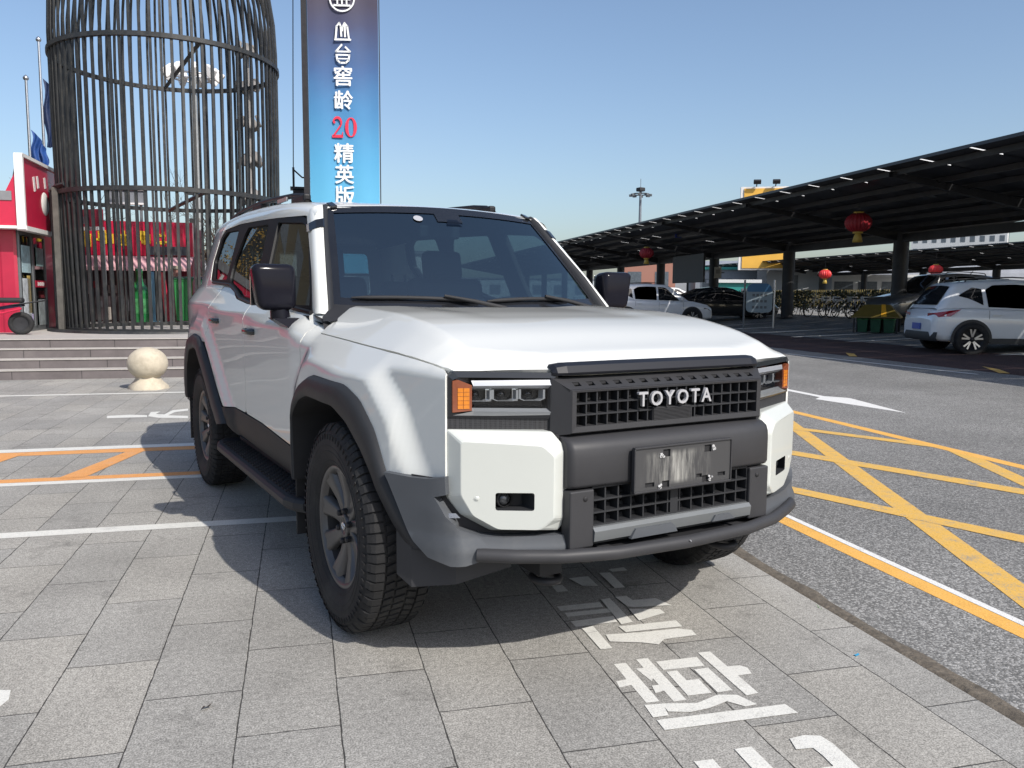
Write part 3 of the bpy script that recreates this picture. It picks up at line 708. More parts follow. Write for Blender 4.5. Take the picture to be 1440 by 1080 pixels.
for s in (-1, 1):
    def L(dy=0.0): return lambda x, z: (x, yl(x)+dy, z)
    hl = MB()
    o = [(0.786, 0.925), (0.786, 1.058), (0.768, 1.072), (0.446, 1.066), (0.444, 0.912)]
    i_ = [(0.772, 0.938), (0.772, 1.046), (0.756, 1.054), (0.458, 1.048), (0.456, 0.926)]
    hl.grid([[L(0.02)(*p) for p in FX(o, s)], [L(-0.002)(*p) for p in FX(o, s)], [L(-0.006)(*p) for p in FX(i_, s)], [L(0.05)(*p) for p in FX(i_, s)]], smooth=False, closed=True)
    hl.add([L(0.05)(*p) for p in FX(i_, s)], [list(range(5))])
    hl.add([(s*0.786, yl(.786), 0.925), (s*0.786, yl(.786), 1.058), (s*0.775, -0.625, 1.058), (s*0.775, -0.625, 0.925)], [(0, 1, 2, 3)])
    h = hl.build('headlight', M['black'], suv)
    a = MB(); ap = [(0.775, 0.940), (0.775, 1.043), (0.757, 1.046), (0.716, 1.028), (0.716, 0.945)]
    a.prism(FX(ap, s), L(-0.010), L(0.03))
    a.add([(s*.7755, yl(.7755)-.008, .940), (s*.7755, yl(.7755)-.008, 1.043), (s*.7765, -0.632, 1.043), (s*.7765, -0.632, .940)], [(0, 1, 2, 3)])
    io = a.build('indicator', M['amber_dark'], h)
    for r in range(5):
        e = MB(); z0 = 0.9515+0.0138*r
        for x0, x1 in ((0.7435, 0.7600), (0.7245, 0.7420)):
            e.prism(FX([(x0, z0), (x1, z0), (x1, z0+0.0125), (x0, z0+0.0125)], s), L(-0.0125), L(-0.008))
        e.build('indicator_cell', M['amber'], io)
    c = MB()
    c.grid([[L(-0.004)(*p) for p in FX([(0.716, 1.043), (0.60, 1.043), (0.456, 1.043)], s)], [L(-0.010)(*p) for p in FX([(0.712, 1.026), (0.60, 1.026), (0.458, 1.026)], s)], [L(0.006)(*p) for p in FX([(0.712, 1.016), (0.60, 1.015), (0.458, 1.013)], s)]], smooth=False)
    c.build('light_bar', M['letter'], h); c = MB()
    c.grid([[L(0.012)(*p) for p in FX([(0.714, 0.952), (0.456, 0.946)], s)], [L(-0.010)(*p) for p in FX([(0.714, 0.943), (0.454, 0.936)], s)], [L(-0.004)(*p) for p in FX([(0.772, 0.930), (0.452, 0.921)], s)]], smooth=False)
    c.build('light_guide', M['drl'], h)
    for x in (0.690, 0.608, 0.524):
        p = MB(); w = 0.041
        def cell(k, dy): return [L(dy)(*q) for q in FX([(x+w*k, 1.012), (x-w*k, 1.010), (x-w*k, 0.980), (x-w*0.62*k, 0.973-0.004*(k-1)), (x+w*0.62*k, 0.974-0.004*(k-1)), (x+w*k, 0.981)], s)]
        p.grid([cell(1.0, 0.045), cell(1.0, 0.004), cell(0.84, 0.004), cell(0.80, 0.03)], smooth=False, closed=True)
        pj_ = p.build('projector_bezel', M['drl'], h)
        q = MB(); q.lathe([(0, 0.018), (0.008, 0.016), (0.014, 0.009), (0.017, 0), (0.019, -0.01)], 16, Matrix.Translation((s*x, yl(x)+0.035, 0.994)) @ Matrix.Rotation(R(90), 4, 'X')); q.build('projector', M['bulb'], pj_)
    for x in (0.649, 0.566):
        p = MB(); p.box((s*x, yl(x)+0.03, 0.992), (0.020, 0.012, 0.042), rz=s*R(20)); p.build('reflector', M['chrome'], h)
    ln = MB(); ln.grid([[L(-0.012)(*p) for p in FX([(0.712, z), (0.60, z), (0.457, z)], s)] for z in (0.93, 0.98, 1.045)]); ln.build('headlight_lens', M['clear'], h)
    # perforated strip
    ms = MB(); ms.grid([[(s*x, yl(x)+0.006, zz) for x in (0.788, 0.6, 0.45)] for zz in (0.925, 0.87)]); ms.build('vent_mesh', mesh_mat, suv)
    fg_ = MB(); fg_.grid([[(s*0.7745, -0.660, z), (s*0.788, -0.655, z), (s*0.80, -0.60, z)] for z in (0.70, 1.052)]); fg_.build('lamp_seal', M['matt_black'], suv)  # black strip filling the fender and lamp gap, stands in for its shade
    # white bumper block
    WO = [(0.788, 0.884), (0.480, 0.876), (0.434, 0.816), (0.434, 0.586), (0.458, 0.544), (0.661, 0.546), (0.748, 0.600), (0.785, 0.659)]
    WI = [(0.766, 0.850), (0.532, 0.834), (0.498, 0.800), (0.498, 0.596), (0.540, 0.558), (0.660, 0.562), (0.732, 0.608), (0.766, 0.676)]
    WO_ = rounded(WO, 0.007, 2); WI_ = rounded(WI, 0.010, 2)
    Wp = lambda x, z: (x, yw(x)+0.004, z); Wi = lambda x, z: (x, yw(x)-0.044-0.003*(1-((abs(x)-0.63)/0.14)**2), z)
    fo = rounded([(0.668, 0.683), (0.554, 0.681), (0.554, 0.622), (0.668, 0.625)], 0.008, 3)
    wb = panel('bumper_corner', FX(WI_, s), Wi, M['bumper_white'], suv, d=0.03, thick=0.0, holes=[FX(fo, s)], flip=False)
    rg = MB(); k1 = [(0.82*a[0]+0.18*b[0], 0.82*a[1]+0.18*b[1]) for a, b in zip(WO_, WI_)]
    mid_ = lambda x, z: (x, yw(x)-0.010, z)
    k2 = [(0.10*a[0]+0.90*b[0], 0.10*a[1]+0.90*b[1]) for a, b in zip(WO_, WI_)]
    rg.grid([[(q[0], q[1]+0.05, q[2]) for q in [Wp(*p) for p in FX(WO_, s)]], [(q[0], q[1]+0.006, q[2]) for q in [Wp(*p) for p in FX(WO_, s)]], [Wp(*p) for p in FX([(a[0]*.97+b[0]*.03, a[1]*.97+b[1]*.03) for a, b in zip(WO_, WI_)], s)], [(q[0], q[1]+0.0025, q[2]) for q in [Wi(*p) for p in FX(k2, s)]], [Wi(*p) for p in FX(WI_, s)]], smooth=False, closed=True)
    rg.build('bumper_bevel', M['bumper_white'], wb)
    fg = MB(); f2 = [(p[0]*0.94+0.611*0.06, p[1]*0.94+0.653*0.06) for p in fo]
    back = lambda x, z: (x, yw(x)+0.03, z)
    fg.grid([[Wi(*p) for p in FX(fo, s)], [back(*p) for p in FX(f2, s)]], smooth=False, closed=True); fg.add([back(*p) for p in FX(f2, s)], [list(range(len(f2)))])
    fgo = fg.build('fog_lamp', M['trim'], wb)
    fl = MB(); Mx = Matrix.Translation((s*0.622, yw(0.622)+0.0, 0.653)) @ Matrix.Rotation(R(90), 4, 'X')
    fl.lathe([(0, 0.012), (0.012, 0.010), (0.020, 0.004), (0.024, -0.004), (0.025, -0.03)], 20, Mx); fl.build('fog_lens', M['lens_inner'], fgo)
    fr_ = MB(); fr_.lathe([(0.024, 0.003), (0.029, 0.003), (0.030, -0.03)], 20, Mx); fr_.build('fog_bezel', M['dark_metal'], fgo)
    se = MB(); xs = 0.721; se.lathe([(0, 0.0015), (0.0075, 0.0015), (0.0082, 0.0), (0.0098, -0.001), (0.0105, 0.0012), (0.011, -0.002)], 20, Matrix.Translation(Wi(s*xs, 0.665)) @ Matrix.Rotation(s*R(27), 4, 'Z') @ Matrix.Rotation(R(90), 4, 'X')); se.build('parking_sensor', M['bumper_white'], wb)
    # lower grey corner
    def yb(x):
        a = abs(x)
        return -0.70-(0.80-a)*0.40 if a < 0.8 else -0.70+(a-0.8)*2.0
    def ybs(x): return sum(yb(abs(x)+k*0.014) for k in (-2, -1, 0, 1, 2))/5
    def BC(x, z): return (x, ybs(x)-0.010-0.016*sstep(0.53, 0.50, z)-0.010*sstep(.68, .60, z)*sstep(.9, .8, abs(x)), z)
    bo = [(0.926, 0.716), (0.87, 0.714), (0.842, 0.717), (0.805, 0.730), (0.803, 0.672), (0.828, 0.660), (0.806, 0.600), (0.770, 0.560), (0.705, 0.537), (0.640, 0.531), (0.452, 0.533), (0.440, 0.520), (0.440, 0.476), (0.70, 0.462), (0.76, 0.443), (0.80, 0.440), (0.845, 0.456), (0.872, 0.50), (0.896, 0.60), (0.918, 0.69)]
    panel('bumper_lower_corner', FX(bo, s), BC, M['corner_grey'], suv, d=0.025, thick=0.05, flip=False)
    bk = MB(); bk.grid([[(s*x, ybs(x)+0.035, z) for x in (0.44, 0.6, 0.75, 0.82, 0.86)] for z in (0.46, 0.72)]); bk.grid([[(s*0.772, -0.66, z), (s*0.80, -0.60, z)] for z in (0.44, 0.70)])
    bk.build('bumper_backing', M['matt_black'], suv)
    fin = MB(); fin.grid([[(s*0.80, -0.672, 0.606), (s*0.765, -0.690, 0.606)], [(s*0.79, -0.695, 0.594), (s*0.758, -0.71, 0.594)]], smooth=False); fin.build('vent_fin', M['steel'], suv)
    # front deflector ahead of the wheel
    df = MB(); df.grid([[(s*0.885, -0.47, zz+0.03), (s*0.86, -0.54, zz), (s*0.74, -0.64, zz+0.02), (s*0.56, -0.70, zz+0.07)] for zz in (0.50, 0.325)], smooth=False); df.build('wheel_deflector', M['panel_grey'], suv)

# centre panel
mb = MB(); prof = [(-0.79, 0.862), (-0.835, 0.860), (-0.875, 0.852), (-0.898, 0.838), (-0.906, 0.818), (-0.908, 0.79), (-0.908, 0.704), (-0.900, 0.692), (-0.86, 0.689), (-0.82, 0.689)]
rows = []
for x in (-0.452, -0.447, -0.43, -0.3, -0.1, 0.1, 0.3, 0.43, 0.447, 0.452):
    e = 0.016*(abs(x) > 0.45)+0.005*(abs(x) > 0.446); b = 0.012*(x/0.45)**2
    rows.append([(x, p[0]+b+e, p[1]) for p in prof])
mb.grid(rows); mb.add(rows[0], [list(range(len(prof)))]); mb.add(rows[-1], [list(range(len(prof)))]); mb.build('bumper_panel', M['panel_grey'], suv)
for s in (-1, 1):
    mb = MB(); mb.box((s*0.404, -0.868, 0.586), (0.096, 0.055, 0.196), bev=0.006); q = mb.build('bumper_post', M['panel_grey'], suv)
    mb = MB(); mb.lathe([(0, .002), (.008, .002), (.009, 0)], 12, Matrix.Translation((s*0.392, -0.897, 0.655)) @ Matrix.Rotation(R(90), 4, 'X')); mb.build('sensor', M['matt_black'], q)
mb = MB(); mb.box((0, -0.775, 0.62), (0.75, 0.02, 0.18)); mb.box((0, -0.80, 0.85), (0.94, 0.05, 0.03)); mb.box((0,-0.79,0.55),(0.9,0.04,0.16)); mb.build('lower_backing', M['matt_black'], suv)
mb = MB()
for k in range(14): mb.box((-0.355+0.71*k/13, -0.855, 0.618), (0.0055, 0.05, 0.132))
for k in range(4): mb.box((0, -0.857, 0.556+0.043*k), (0.71, 0.05, 0.006))
mb.box((-0.0, -0.86, 0.60), (0.035, 0.045, 0.085))
for z in (0.568, 0.609, 0.650):
    for k in range(13): mb.box((-0.355+0.71*(k+.5)/13, -0.826, z-0.008), (0.046, 0.03, 0.014), rx=R(-30))
mb.build('lower_grille', M['trim'], suv)
mb = MB(); rows = []
for x in (-0.358, -0.2, 0, 0.2, 0.358):
    rows.append([(x, -0.86, 0.556), (x, -0.893, 0.552), (x, -0.905, 0.540), (x, -0.900, 0.506), (x, -0.875, 0.490), (x, -0.80, 0.482)])
mb.grid(rows, smooth=False); mb.add(rows[0], [list(range(6))]); mb.add(rows[-1], [list(range(6))])
sk = mb.build('skid_trim', M['silver'], suv)
for x in (-0.09, 0.225):
    mb = MB(); t = [(x-0.12, 0.497), (x-0.10, 0.530), (x+0.06, 0.530), (x+0.075, 0.517), (x+0.085, 0.497)] if x < 0 else [(x-0.065, 0.508), (x-0.05, 0.530), (x+0.02, 0.530), (x+0.045, 0.508)]
    mb.prism(t, lambda a, b: (a, -0.9105, b), lambda a, b: (a, -0.895, b)); mb.build('skid_plate_pad', M['corner_grey'], sk)
mb = MB(); pts = []
for x, y, z in ((-0.725, -0.765, 0.480), (-0.62, -0.835, 0.478), (-0.48, -0.90, 0.475), (-0.30, -0.945, 0.473), (0, -0.962, 0.472), (0.30, -0.945, 0.473), (0.48, -0.90, 0.475), (0.62, -0.835, 0.478), (0.70, -0.79, 0.480), (0.735, -0.745, 0.481)): pts.append((x, y, z))
sm = []
for a, b in zip(pts, pts[1:]):
    for k in range(4): sm.append(tuple(a[i]+(b[i]-a[i])*k/4 for i in range(3)))
sm.append(pts[-1]); mb.tube(sm, 0.0225, 14); mb.build('bumper_tube', M['panel_grey'], suv)
mb = MB(); mb.grid([[(p[0], p[1]+0.005, 0.474), (p[0]*0.985, min(-0.70, p[1]+0.13), 0.470)] for p in pts]); mb.build('bumper_valance', M['matt_black'], suv)  # unseen plate added to block sunlight leaking between tube and bumper
mb = MB()
for s in (-1, 1): mb.box((s*0.30, -0.90, 0.468), (0.05, 0.11, 0.02))
mb.build('tube_bracket', M['panel_grey'], suv)
mb = MB(); mb.tube([(-0.012+0.004*math.cos(a), -0.986, 0.480+0.008*math.sin(a)) for a in [2.4*k for k in range(2)]], 0.002, 4); mb.build('paint_chip', M['letter'], suv)

# plate holder
whtape = mat('white_tape', (0.5, 0.5, 0.5), 0.6)
pm = mat('plate_holder_plastic', (0.05, 0.05, 0.052), 0.5)
_nt = pm.node_tree; _b = _nt.nodes['Principled BSDF']; _tc = N(_nt, 'ShaderNodeTexCoord')
_mp = N(_nt, 'ShaderNodeMapping'); _mp.inputs['Scale'].default_value = (22, 22, 2.2); _nt.links.new(_tc.outputs['Object'], _mp.inputs[0])
_n = N(_nt, 'ShaderNodeTexNoise'); _n.inputs['Scale'].default_value = 2.2; _n.inputs['Detail'].default_value = 7; _n.inputs['Roughness'].default_value = 0.7; _nt.links.new(_mp.outputs[0], _n.inputs[0])
_sp = N(_nt, 'ShaderNodeSeparateXYZ'); _nt.links.new(_tc.outputs['Object'], _sp.inputs[0])
_ab = N(_nt, 'ShaderNodeMath', operation='ADD'); _ab.inputs[1].default_value = 0.03; _nt.links.new(_sp.outputs['X'], _ab.inputs[0])
_a2 = N(_nt, 'ShaderNodeMath', operation='ABSOLUTE'); _nt.links.new(_ab.outputs[0], _a2.inputs[0])
_mr = N(_nt, 'ShaderNodeMapRange'); _mr.inputs[1].default_value = 0.17; _mr.inputs[2].default_value = 0.03; _mr.inputs[3].default_value = 0.0; _mr.inputs[4].default_value = 1; _nt.links.new(_a2.outputs[0], _mr.inputs[0])
_az = N(_nt, 'ShaderNodeMath', operation='SUBTRACT'); _az.inputs[1].default_value = 0.735; _nt.links.new(_sp.outputs['Z'], _az.inputs[0])
_z2 = N(_nt, 'ShaderNodeMath', operation='ABSOLUTE'); _nt.links.new(_az.outputs[0], _z2.inputs[0])
_mz = N(_nt, 'ShaderNodeMapRange'); _mz.inputs[1].default_value = 0.062; _mz.inputs[2].default_value = 0.045; _nt.links.new(_z2.outputs[0], _mz.inputs[0])
_mm = N(_nt, 'ShaderNodeMath', operation='MULTIPLY'); _nt.links.new(_mr.outputs[0], _mm.inputs[0]); _nt.links.new(_mz.outputs[0], _mm.inputs[1])
_nr = N(_nt, 'ShaderNodeMapRange'); _nr.inputs[1].default_value = 0.42; _nr.inputs[2].default_value = 0.70; _nt.links.new(_n.outputs[0], _nr.inputs[0])
_m3 = N(_nt, 'ShaderNodeMath', operation='MULTIPLY'); _nt.links.new(_mm.outputs[0], _m3.inputs[0]); _nt.links.new(_nr.outputs[0], _m3.inputs[1])
_mx = N(_nt, 'ShaderNodeMix', data_type='RGBA'); _mx.inputs['A'].default_value = (0.05, 0.05, 0.052, 1); _mx.inputs['B'].default_value = (0.36, 0.355, 0.33, 1); _nt.links.new(_m3.outputs[0], _mx.inputs['Factor']); _nt.links.new(_mx.outputs['Result'], _b.inputs['Base Color'])
sl = [(-0.080, 0.786, 0.032, 0.026), (0.108, 0.786, 0.032, 0.026), (-0.082, 0.678, 0.032, 0.024), (0.100, 0.678, 0.032, 0.024), (-0.152, 0.682, 0.040, 0.016), (0.176, 0.688, 0.036, 0.014), (0.070, 0.692, 0.026, 0.014)]
hl_ = [[(x-w/2, z-h/2), (x+w/2, z-h/2), (x+w/2, z+h/2), (x-w/2, z+h/2)] for x, z, w, h in sl]
po = rounded([(-0.216, 0.664), (0.216, 0.664), (0.216, 0.808), (-0.216, 0.808)], 0.008)
ph = panel('plate_holder', po, lambda x, z: (x, -0.930, z), pm, suv, d=0.03, thick=0.02, holes=hl_)
mb = MB(); mb.box((0, -0.917, 0.736), (0.438, 0.01, 0.150), bev=0.003); mb.build('plate_backing', M['matt_black'], ph)
mb = MB()
for (a, b, c, d) in ((-0.220, 0.220, 0.808, 0.815), (-0.220, 0.220, 0.657, 0.664)): mb.box(((a+b)/2, -0.927, (c+d)/2), (b-a, 0.016, d-c), bev=0.002)
for x in (-0.219, 0.219): mb.box((x, -0.927, 0.736), (0.006, 0.016, 0.148), bev=0.002)
mb.build('plate_frame', M['panel_grey'], ph)
for x, z, dx in ((-0.102, 0.783, 0), (0.132, 0.789, 0), (-0.106, 0.671, 0), (0.122, 0.679, 0)):
    mb = MB()
    for k in range(7): mb.box((x+rnd.uniform(-.008, .008), -0.9325, z+rnd.uniform(-.009, .009)), (rnd.uniform(.004, .009), .003, rnd.uniform(.003, .007)), ry=rnd.uniform(-1, 1))
    mb.build('tape_remnant', whtape, ph)

# underside
mb = MB(); rows = []
for x in (-0.34, -0.2, 0, 0.2, 0.34): rows.append([(x, -0.84, 0.455), (x, -0.78, 0.41), (x, -0.60, 0.335), (x, -0.20, 0.30)])
mb.grid(rows, smooth=False); sh = mb.build('skid_shield', M['panel_grey'], suv)
mb = MB()
for r in range(2):
    for k in range(5): mb.box((-0.26+0.075*k+0.03*r, -0.735+0.06*r, 0.388-0.03*r), (0.05, 0.022, 0.006), rx=R(22))
mb.build('shield_slot', M['matt_black'], sh)
for s in (-1, 1):
    mb = MB(); pts = [(s*0.42+0.045*math.cos(a), -0.70+0.055*math.sin(a), 0.335) for a in [k*2*math.pi/12 for k in range(13)]]
    mb.tube(pts, 0.014, 8); mb.tube([(s*0.42, -0.66, 0.335), (s*0.42, -0.55, 0.42)], 0.018, 8); mb.build('tow_hook', M['dark_metal'], suv)
mb = MB()
for s in (-1, 1):
    mb.box((s*0.43, 1.4, 0.43), (0.09, 4.3, 0.14)); mb.tube([(s*0.45, 0, 0.33), (s*0.72, 0, 0.36)], 0.045, 8)
    mb.tube([(s*0.40, 2.85, 0.41), (s*0.72, 2.85, 0.41)], 0.06, 8); mb.tube([(s*0.55, 0.05, 0.35), (s*0.52, 0.05, 0.95)], 0.05, 8)
mb.tube([(-0.72, 2.85, 0.41), (0.72, 2.85, 0.41)], 0.05, 8); mb.box((0, 1.2, 0.40), (0.4, 2.2, 0.2)); mb.box((0, -0.1, 0.45), (0.7, 0.7, 0.2)); mb.box((0.1, 2.9, 0.42), (0.3, 0.3, 0.25))
mb.build('chassis', M['matt_black'], suv)

# ---------------------------------------------------------------- wheels
def make_wheel(par, loc, rz, rot):
    rimb = MB(); TX = Matrix.Rotation(R(-90), 4, 'Y')        # lathe axis Z -> -X
    barrel = MB(); barrel.lathe([(0.232, -0.10), (0.205, -0.08), (0.200, 0.02), (0.213, 0.084)], 60, TX)
    rimb.lathe([(0.212, 0.083), (0.2205, 0.098), (0.226, 0.104), (0.234, 0.108), (0.244, 0.107), (0.246, 0.098), (0.236, 0.090)], 60, TX)
    ns = 9
    for k in range(ns):
        a = rot+2*math.pi*(k+0.5)/ns
        sec = [(0.052, 0.060, 0.078), (0.085, 0.056, 0.074), (0.13, 0.061, 0.078), (0.18, 0.074, 0.090), (0.221, 0.098, 0.100)]
        rows = []
        for r, w, x in sec:
            h = w/2; pr = [(-h, x-0.03), (-h*0.92, x-0.006), (-h*0.62, x), (0, x-0.004), (h*0.62, x), (h*0.92, x-0.006), (h, x-0.03)]
            rows.append([(-xx, r*math.cos(a)-t*math.sin(a), r*math.sin(a)+t*math.cos(a)) for t, xx in pr])
        rimb.grid(rows)
    rimb.lathe([(0.0, 0.072), (0.060, 0.072), (0.074, 0.070), (0.080, 0.06), (0.080, 0.03)], 36, TX)
    w = rimb.build('wheel', M['rim'], par)
    barrel.build('rim_barrel', M['matt_black'], w)
    hb = MB(); hb.lathe([(0.048, 0.06), (0.047, 0.080), (0.043, 0.085), (0.034, 0.086), (0.033, 0.084), (0, 0.084)], 32, TX); hc = hb.build('hub_cap', M['rim'], w)
    em = MB()
    for rx, ry, cy, cz in ((0.0195, 0.013, 0, 0), (0.0065, 0.0125, 0, 0), (0.0125, 0.0048, 0, 0.006)):
        em.tube([(-0.0855, cy+rx*math.cos(t), cz+ry*math.sin(t)) for t in [2*math.pi*q/24 for q in range(25)]], 0.0018, 5)
    em.build('emblem', M['chrome'], hc)
    for k in range(6):
        a = math.pi/2+0.2+k*math.pi/3; nb = MB(); Mx = Matrix.Translation((0, 0.0635*math.cos(a), 0.0635*math.sin(a))) @ TX
        nb.lathe([(0.0125, 0.06), (0.0125, 0.088), (0.0095, 0.094), (0, 0.095)], 6, Mx, smooth=False); nb.build('lug_nut', M['dark_metal'], w)
    bd = MB(); bd.lathe([(0, 0.02), (0.165, 0.02), (0.165, 0.0), (0, 0.0)], 40, TX); bd.lathe([(0, 0.045), (0.07, 0.04), (0.08, 0.02)], 24, TX); bd.box((-0.02, 0.12, 0.07), (0.06, 0.10, 0.14)); bd.build('brake_disc', M['matt_black'], w)
    ty = MB(); hp = [(0.236, 0.100), (0.243, 0.112), (0.258, 0.1175), (0.285, 0.1285), (0.315, 0.1335), (0.345, 0.1325), (0.372, 0.1255), (0.389, 0.114), (0.399, 0.100), (0.4035, 0.06), (0.4045, 0.02)]
    prof = hp+[(r, -x) for r, x in hp[::-1]]
    ty.lathe(prof, 80, TX)
    def blk(a0, da, pts, r0, r1):
        # pts: (x, angle offset) corners
        vs = []
        for r in (r0, r1):
            for x, t in pts: a = a0+t*da; vs.append((-x, r*math.cos(a), r*math.sin(a)))
        n = len(pts)
        ty.add(vs, [list(range(n, 2*n))]+[(i, (i+1) % n, n+(i+1) % n, n+i) for i in range(n)])
    NP = 70; da = 2*math.pi/NP
    for k in range(NP):
        a0 = k*da
        for s in (-1, 1):
            o = 0.0 if s > 0 else 0.5
            e = 0.012*(k % 2)
            # shoulder lug wraps over the edge
            vs = []
            for (x, r) in ((0.070, 0.399), (0.070, 0.4105), (0.106-e*0.3, 0.4085), (0.1185-e*.5, 0.3985), (0.1285-e*0.2, 0.380), (0.1235, 0.380)):
                for t in (o+0.06, o+0.86):
                    a = a0+t*da; vs.append((-s*x, r*math.cos(a), r*math.sin(a)))
            ty.add(vs, [(0, 1, 3, 2), (2, 3, 5, 4), (4, 5, 7, 6), (6, 7, 9, 8), (0, 2, 4, 6, 8, 10), (1, 3, 5, 7, 9, 11)])
            blk(a0, da, [(s*0.028, o+0.10), (s*0.062, o+0.38), (s*0.062, o+1.02), (s*0.028, o+0.74)], 0.398, 0.4108)
            # sidewall ribs
            blk(a0, da, [(s*0.1315, o+0.18), (s*0.1315, o+0.36), (s*0.1345, o+0.36), (s*0.1345, o+0.18)], 0.345, 0.368)
        blk(a0, da, [(-0.020, 0.0), (0.020, 0.22), (0.020, 0.86), (-0.020, 0.64)], 0.399, 0.411)
    for r in (0.262, 0.300, 0.322):
        x = interp(r, [p[0] for p in hp], [p[1] for p in hp])
        ty.lathe([(r-0.003, x-0.001), (r, x+0.0022), (r+0.003, x-0.001)], 80, TX)
    ty.build('tyre', M['rubber'], w)
    w.location = loc; w.rotation_euler = (0, 0, rz)
    return w
whl = make_wheel(suv, (-0.832, 0.0, 0.412), 0, R(70))
for loc, rz in (((-0.832, 2.85, 0.412), 0), ((0.832, 0.0, 0.412), math.pi), ((0.832, 2.85, 0.412), math.pi)):
    copy_tree(whl, suv, loc, rz)
# mud flaps
for s in (-1, 1):
    for y in (0.555, 3.40):
        mb = MB(); mb.box((s*0.83, y, 0.40), (0.24, 0.012, 0.32), bev=0.003); mb.build('mud_flap', M['matt_black'], suv)

# ---------------------------------------------------------------- cabin
def seat(x, y, w, rearbench=False):
    mb = MB(); mb.box((x, y, 0.74), (w, 0.52, 0.16), bev=0.04); st = mb.build('seat', M['seat'], suv)
    b = MB(); b.box((x, y+0.32, 1.10 if not rearbench else 1.04), (w, 0.14, 0.66 if not rearbench else 0.56), rx=R(-16), bev=0.05); b.build('seat_back', M['seat'], st)
    for hx in ((x,) if not rearbench else (x-0.45, x+0.45)):
        h = MB(); h.box((hx, y+0.435, 1.50 if not rearbench else 1.36), (0.27, 0.10, 0.20 if not rearbench else 0.10), rx=R(-12), bev=0.04); h.tube([(hx-0.05, y+0.42, 1.38), (hx-0.05, y+0.43, 1.46)], 0.008, 6); h.tube([(hx+0.05, y+0.42, 1.38), (hx+0.05, y+0.43, 1.46)], 0.008, 6); h.build('headrest', M['seat'], st)
seat(-0.40, 1.45, 0.52); seat(0.40, 1.45, 0.52); seat(0, 2.32, 1.35, True)
mb = MB(); mb.grid([[(x, 0.50, 1.185), (x, 0.70, 1.215), (x, 0.86, 1.20), (x, 0.93, 1.13), (x, 0.90, 0.8)] for x in (-0.84, -0.3, 0, 0.3, 0.84)], smooth=False); mb.box((0.40, 0.78, 1.225), (0.40, 0.16, 0.05), bev=0.02); mb.box((0.0, 0.87, 1.21), (0.34, 0.02, 0.17), bev=0.005)
mb.build('dashboard', M['interior'], suv)
mb = MB(); Mx = Matrix.Translation((0.40, 1.06, 1.13)) @ Matrix.Rotation(R(-65), 4, 'X')
mb.tube([Mx @ Vector((0.185*math.cos(a), 0.185*math.sin(a), 0)) for a in [2*math.pi*k/28 for k in range(29)]], 0.015, 8); mb.tube([Mx @ Vector((-0.18, 0, 0)), Mx @ Vector((0.18, 0, 0))], 0.02, 6); mb.tube([Mx @ Vector((0, -0.18, 0)), Mx @ Vector((0, 0, 0)), Mx @ Vector((0, 0, -0.25))], 0.022, 6); mb.build('steering_wheel', M['interior'], suv)
mb = MB(); mb.box((0.0, 1.07, 1.655), (0.24, 0.03, 0.07), bev=0.012); mb.tube([(0, 1.05, 1.72), (0, 1.07, 1.66)], 0.012, 6); mb.build('rear_view_mirror', M['interior'], suv)
# ================================================================ the setting
A = R(15.7); AC = R(18.36)
SN = Vector((math.cos(A), -math.sin(A), 0)); ST = Vector((math.sin(A), math.cos(A), 0))       # street frame: o across, t along
CN = Vector((math.cos(AC), -math.sin(AC), 0)); CT = Vector((math.sin(AC), math.cos(AC), 0))   # car park frame
def P(o, t, z=0): return SN*o+ST*t+Vector((0, 0, z))
def PC(o, t, z=0): return CN*o+CT*t+Vector((0, 0, z))
def gz(p):                                                # the car park rises gently away from the road
    o = Vector((p[0], p[1], 0)).dot(CN)
    if o < 9: return 0.0
    return 0.0058*(min(o, 17.7)-9)**2
STREET = -A

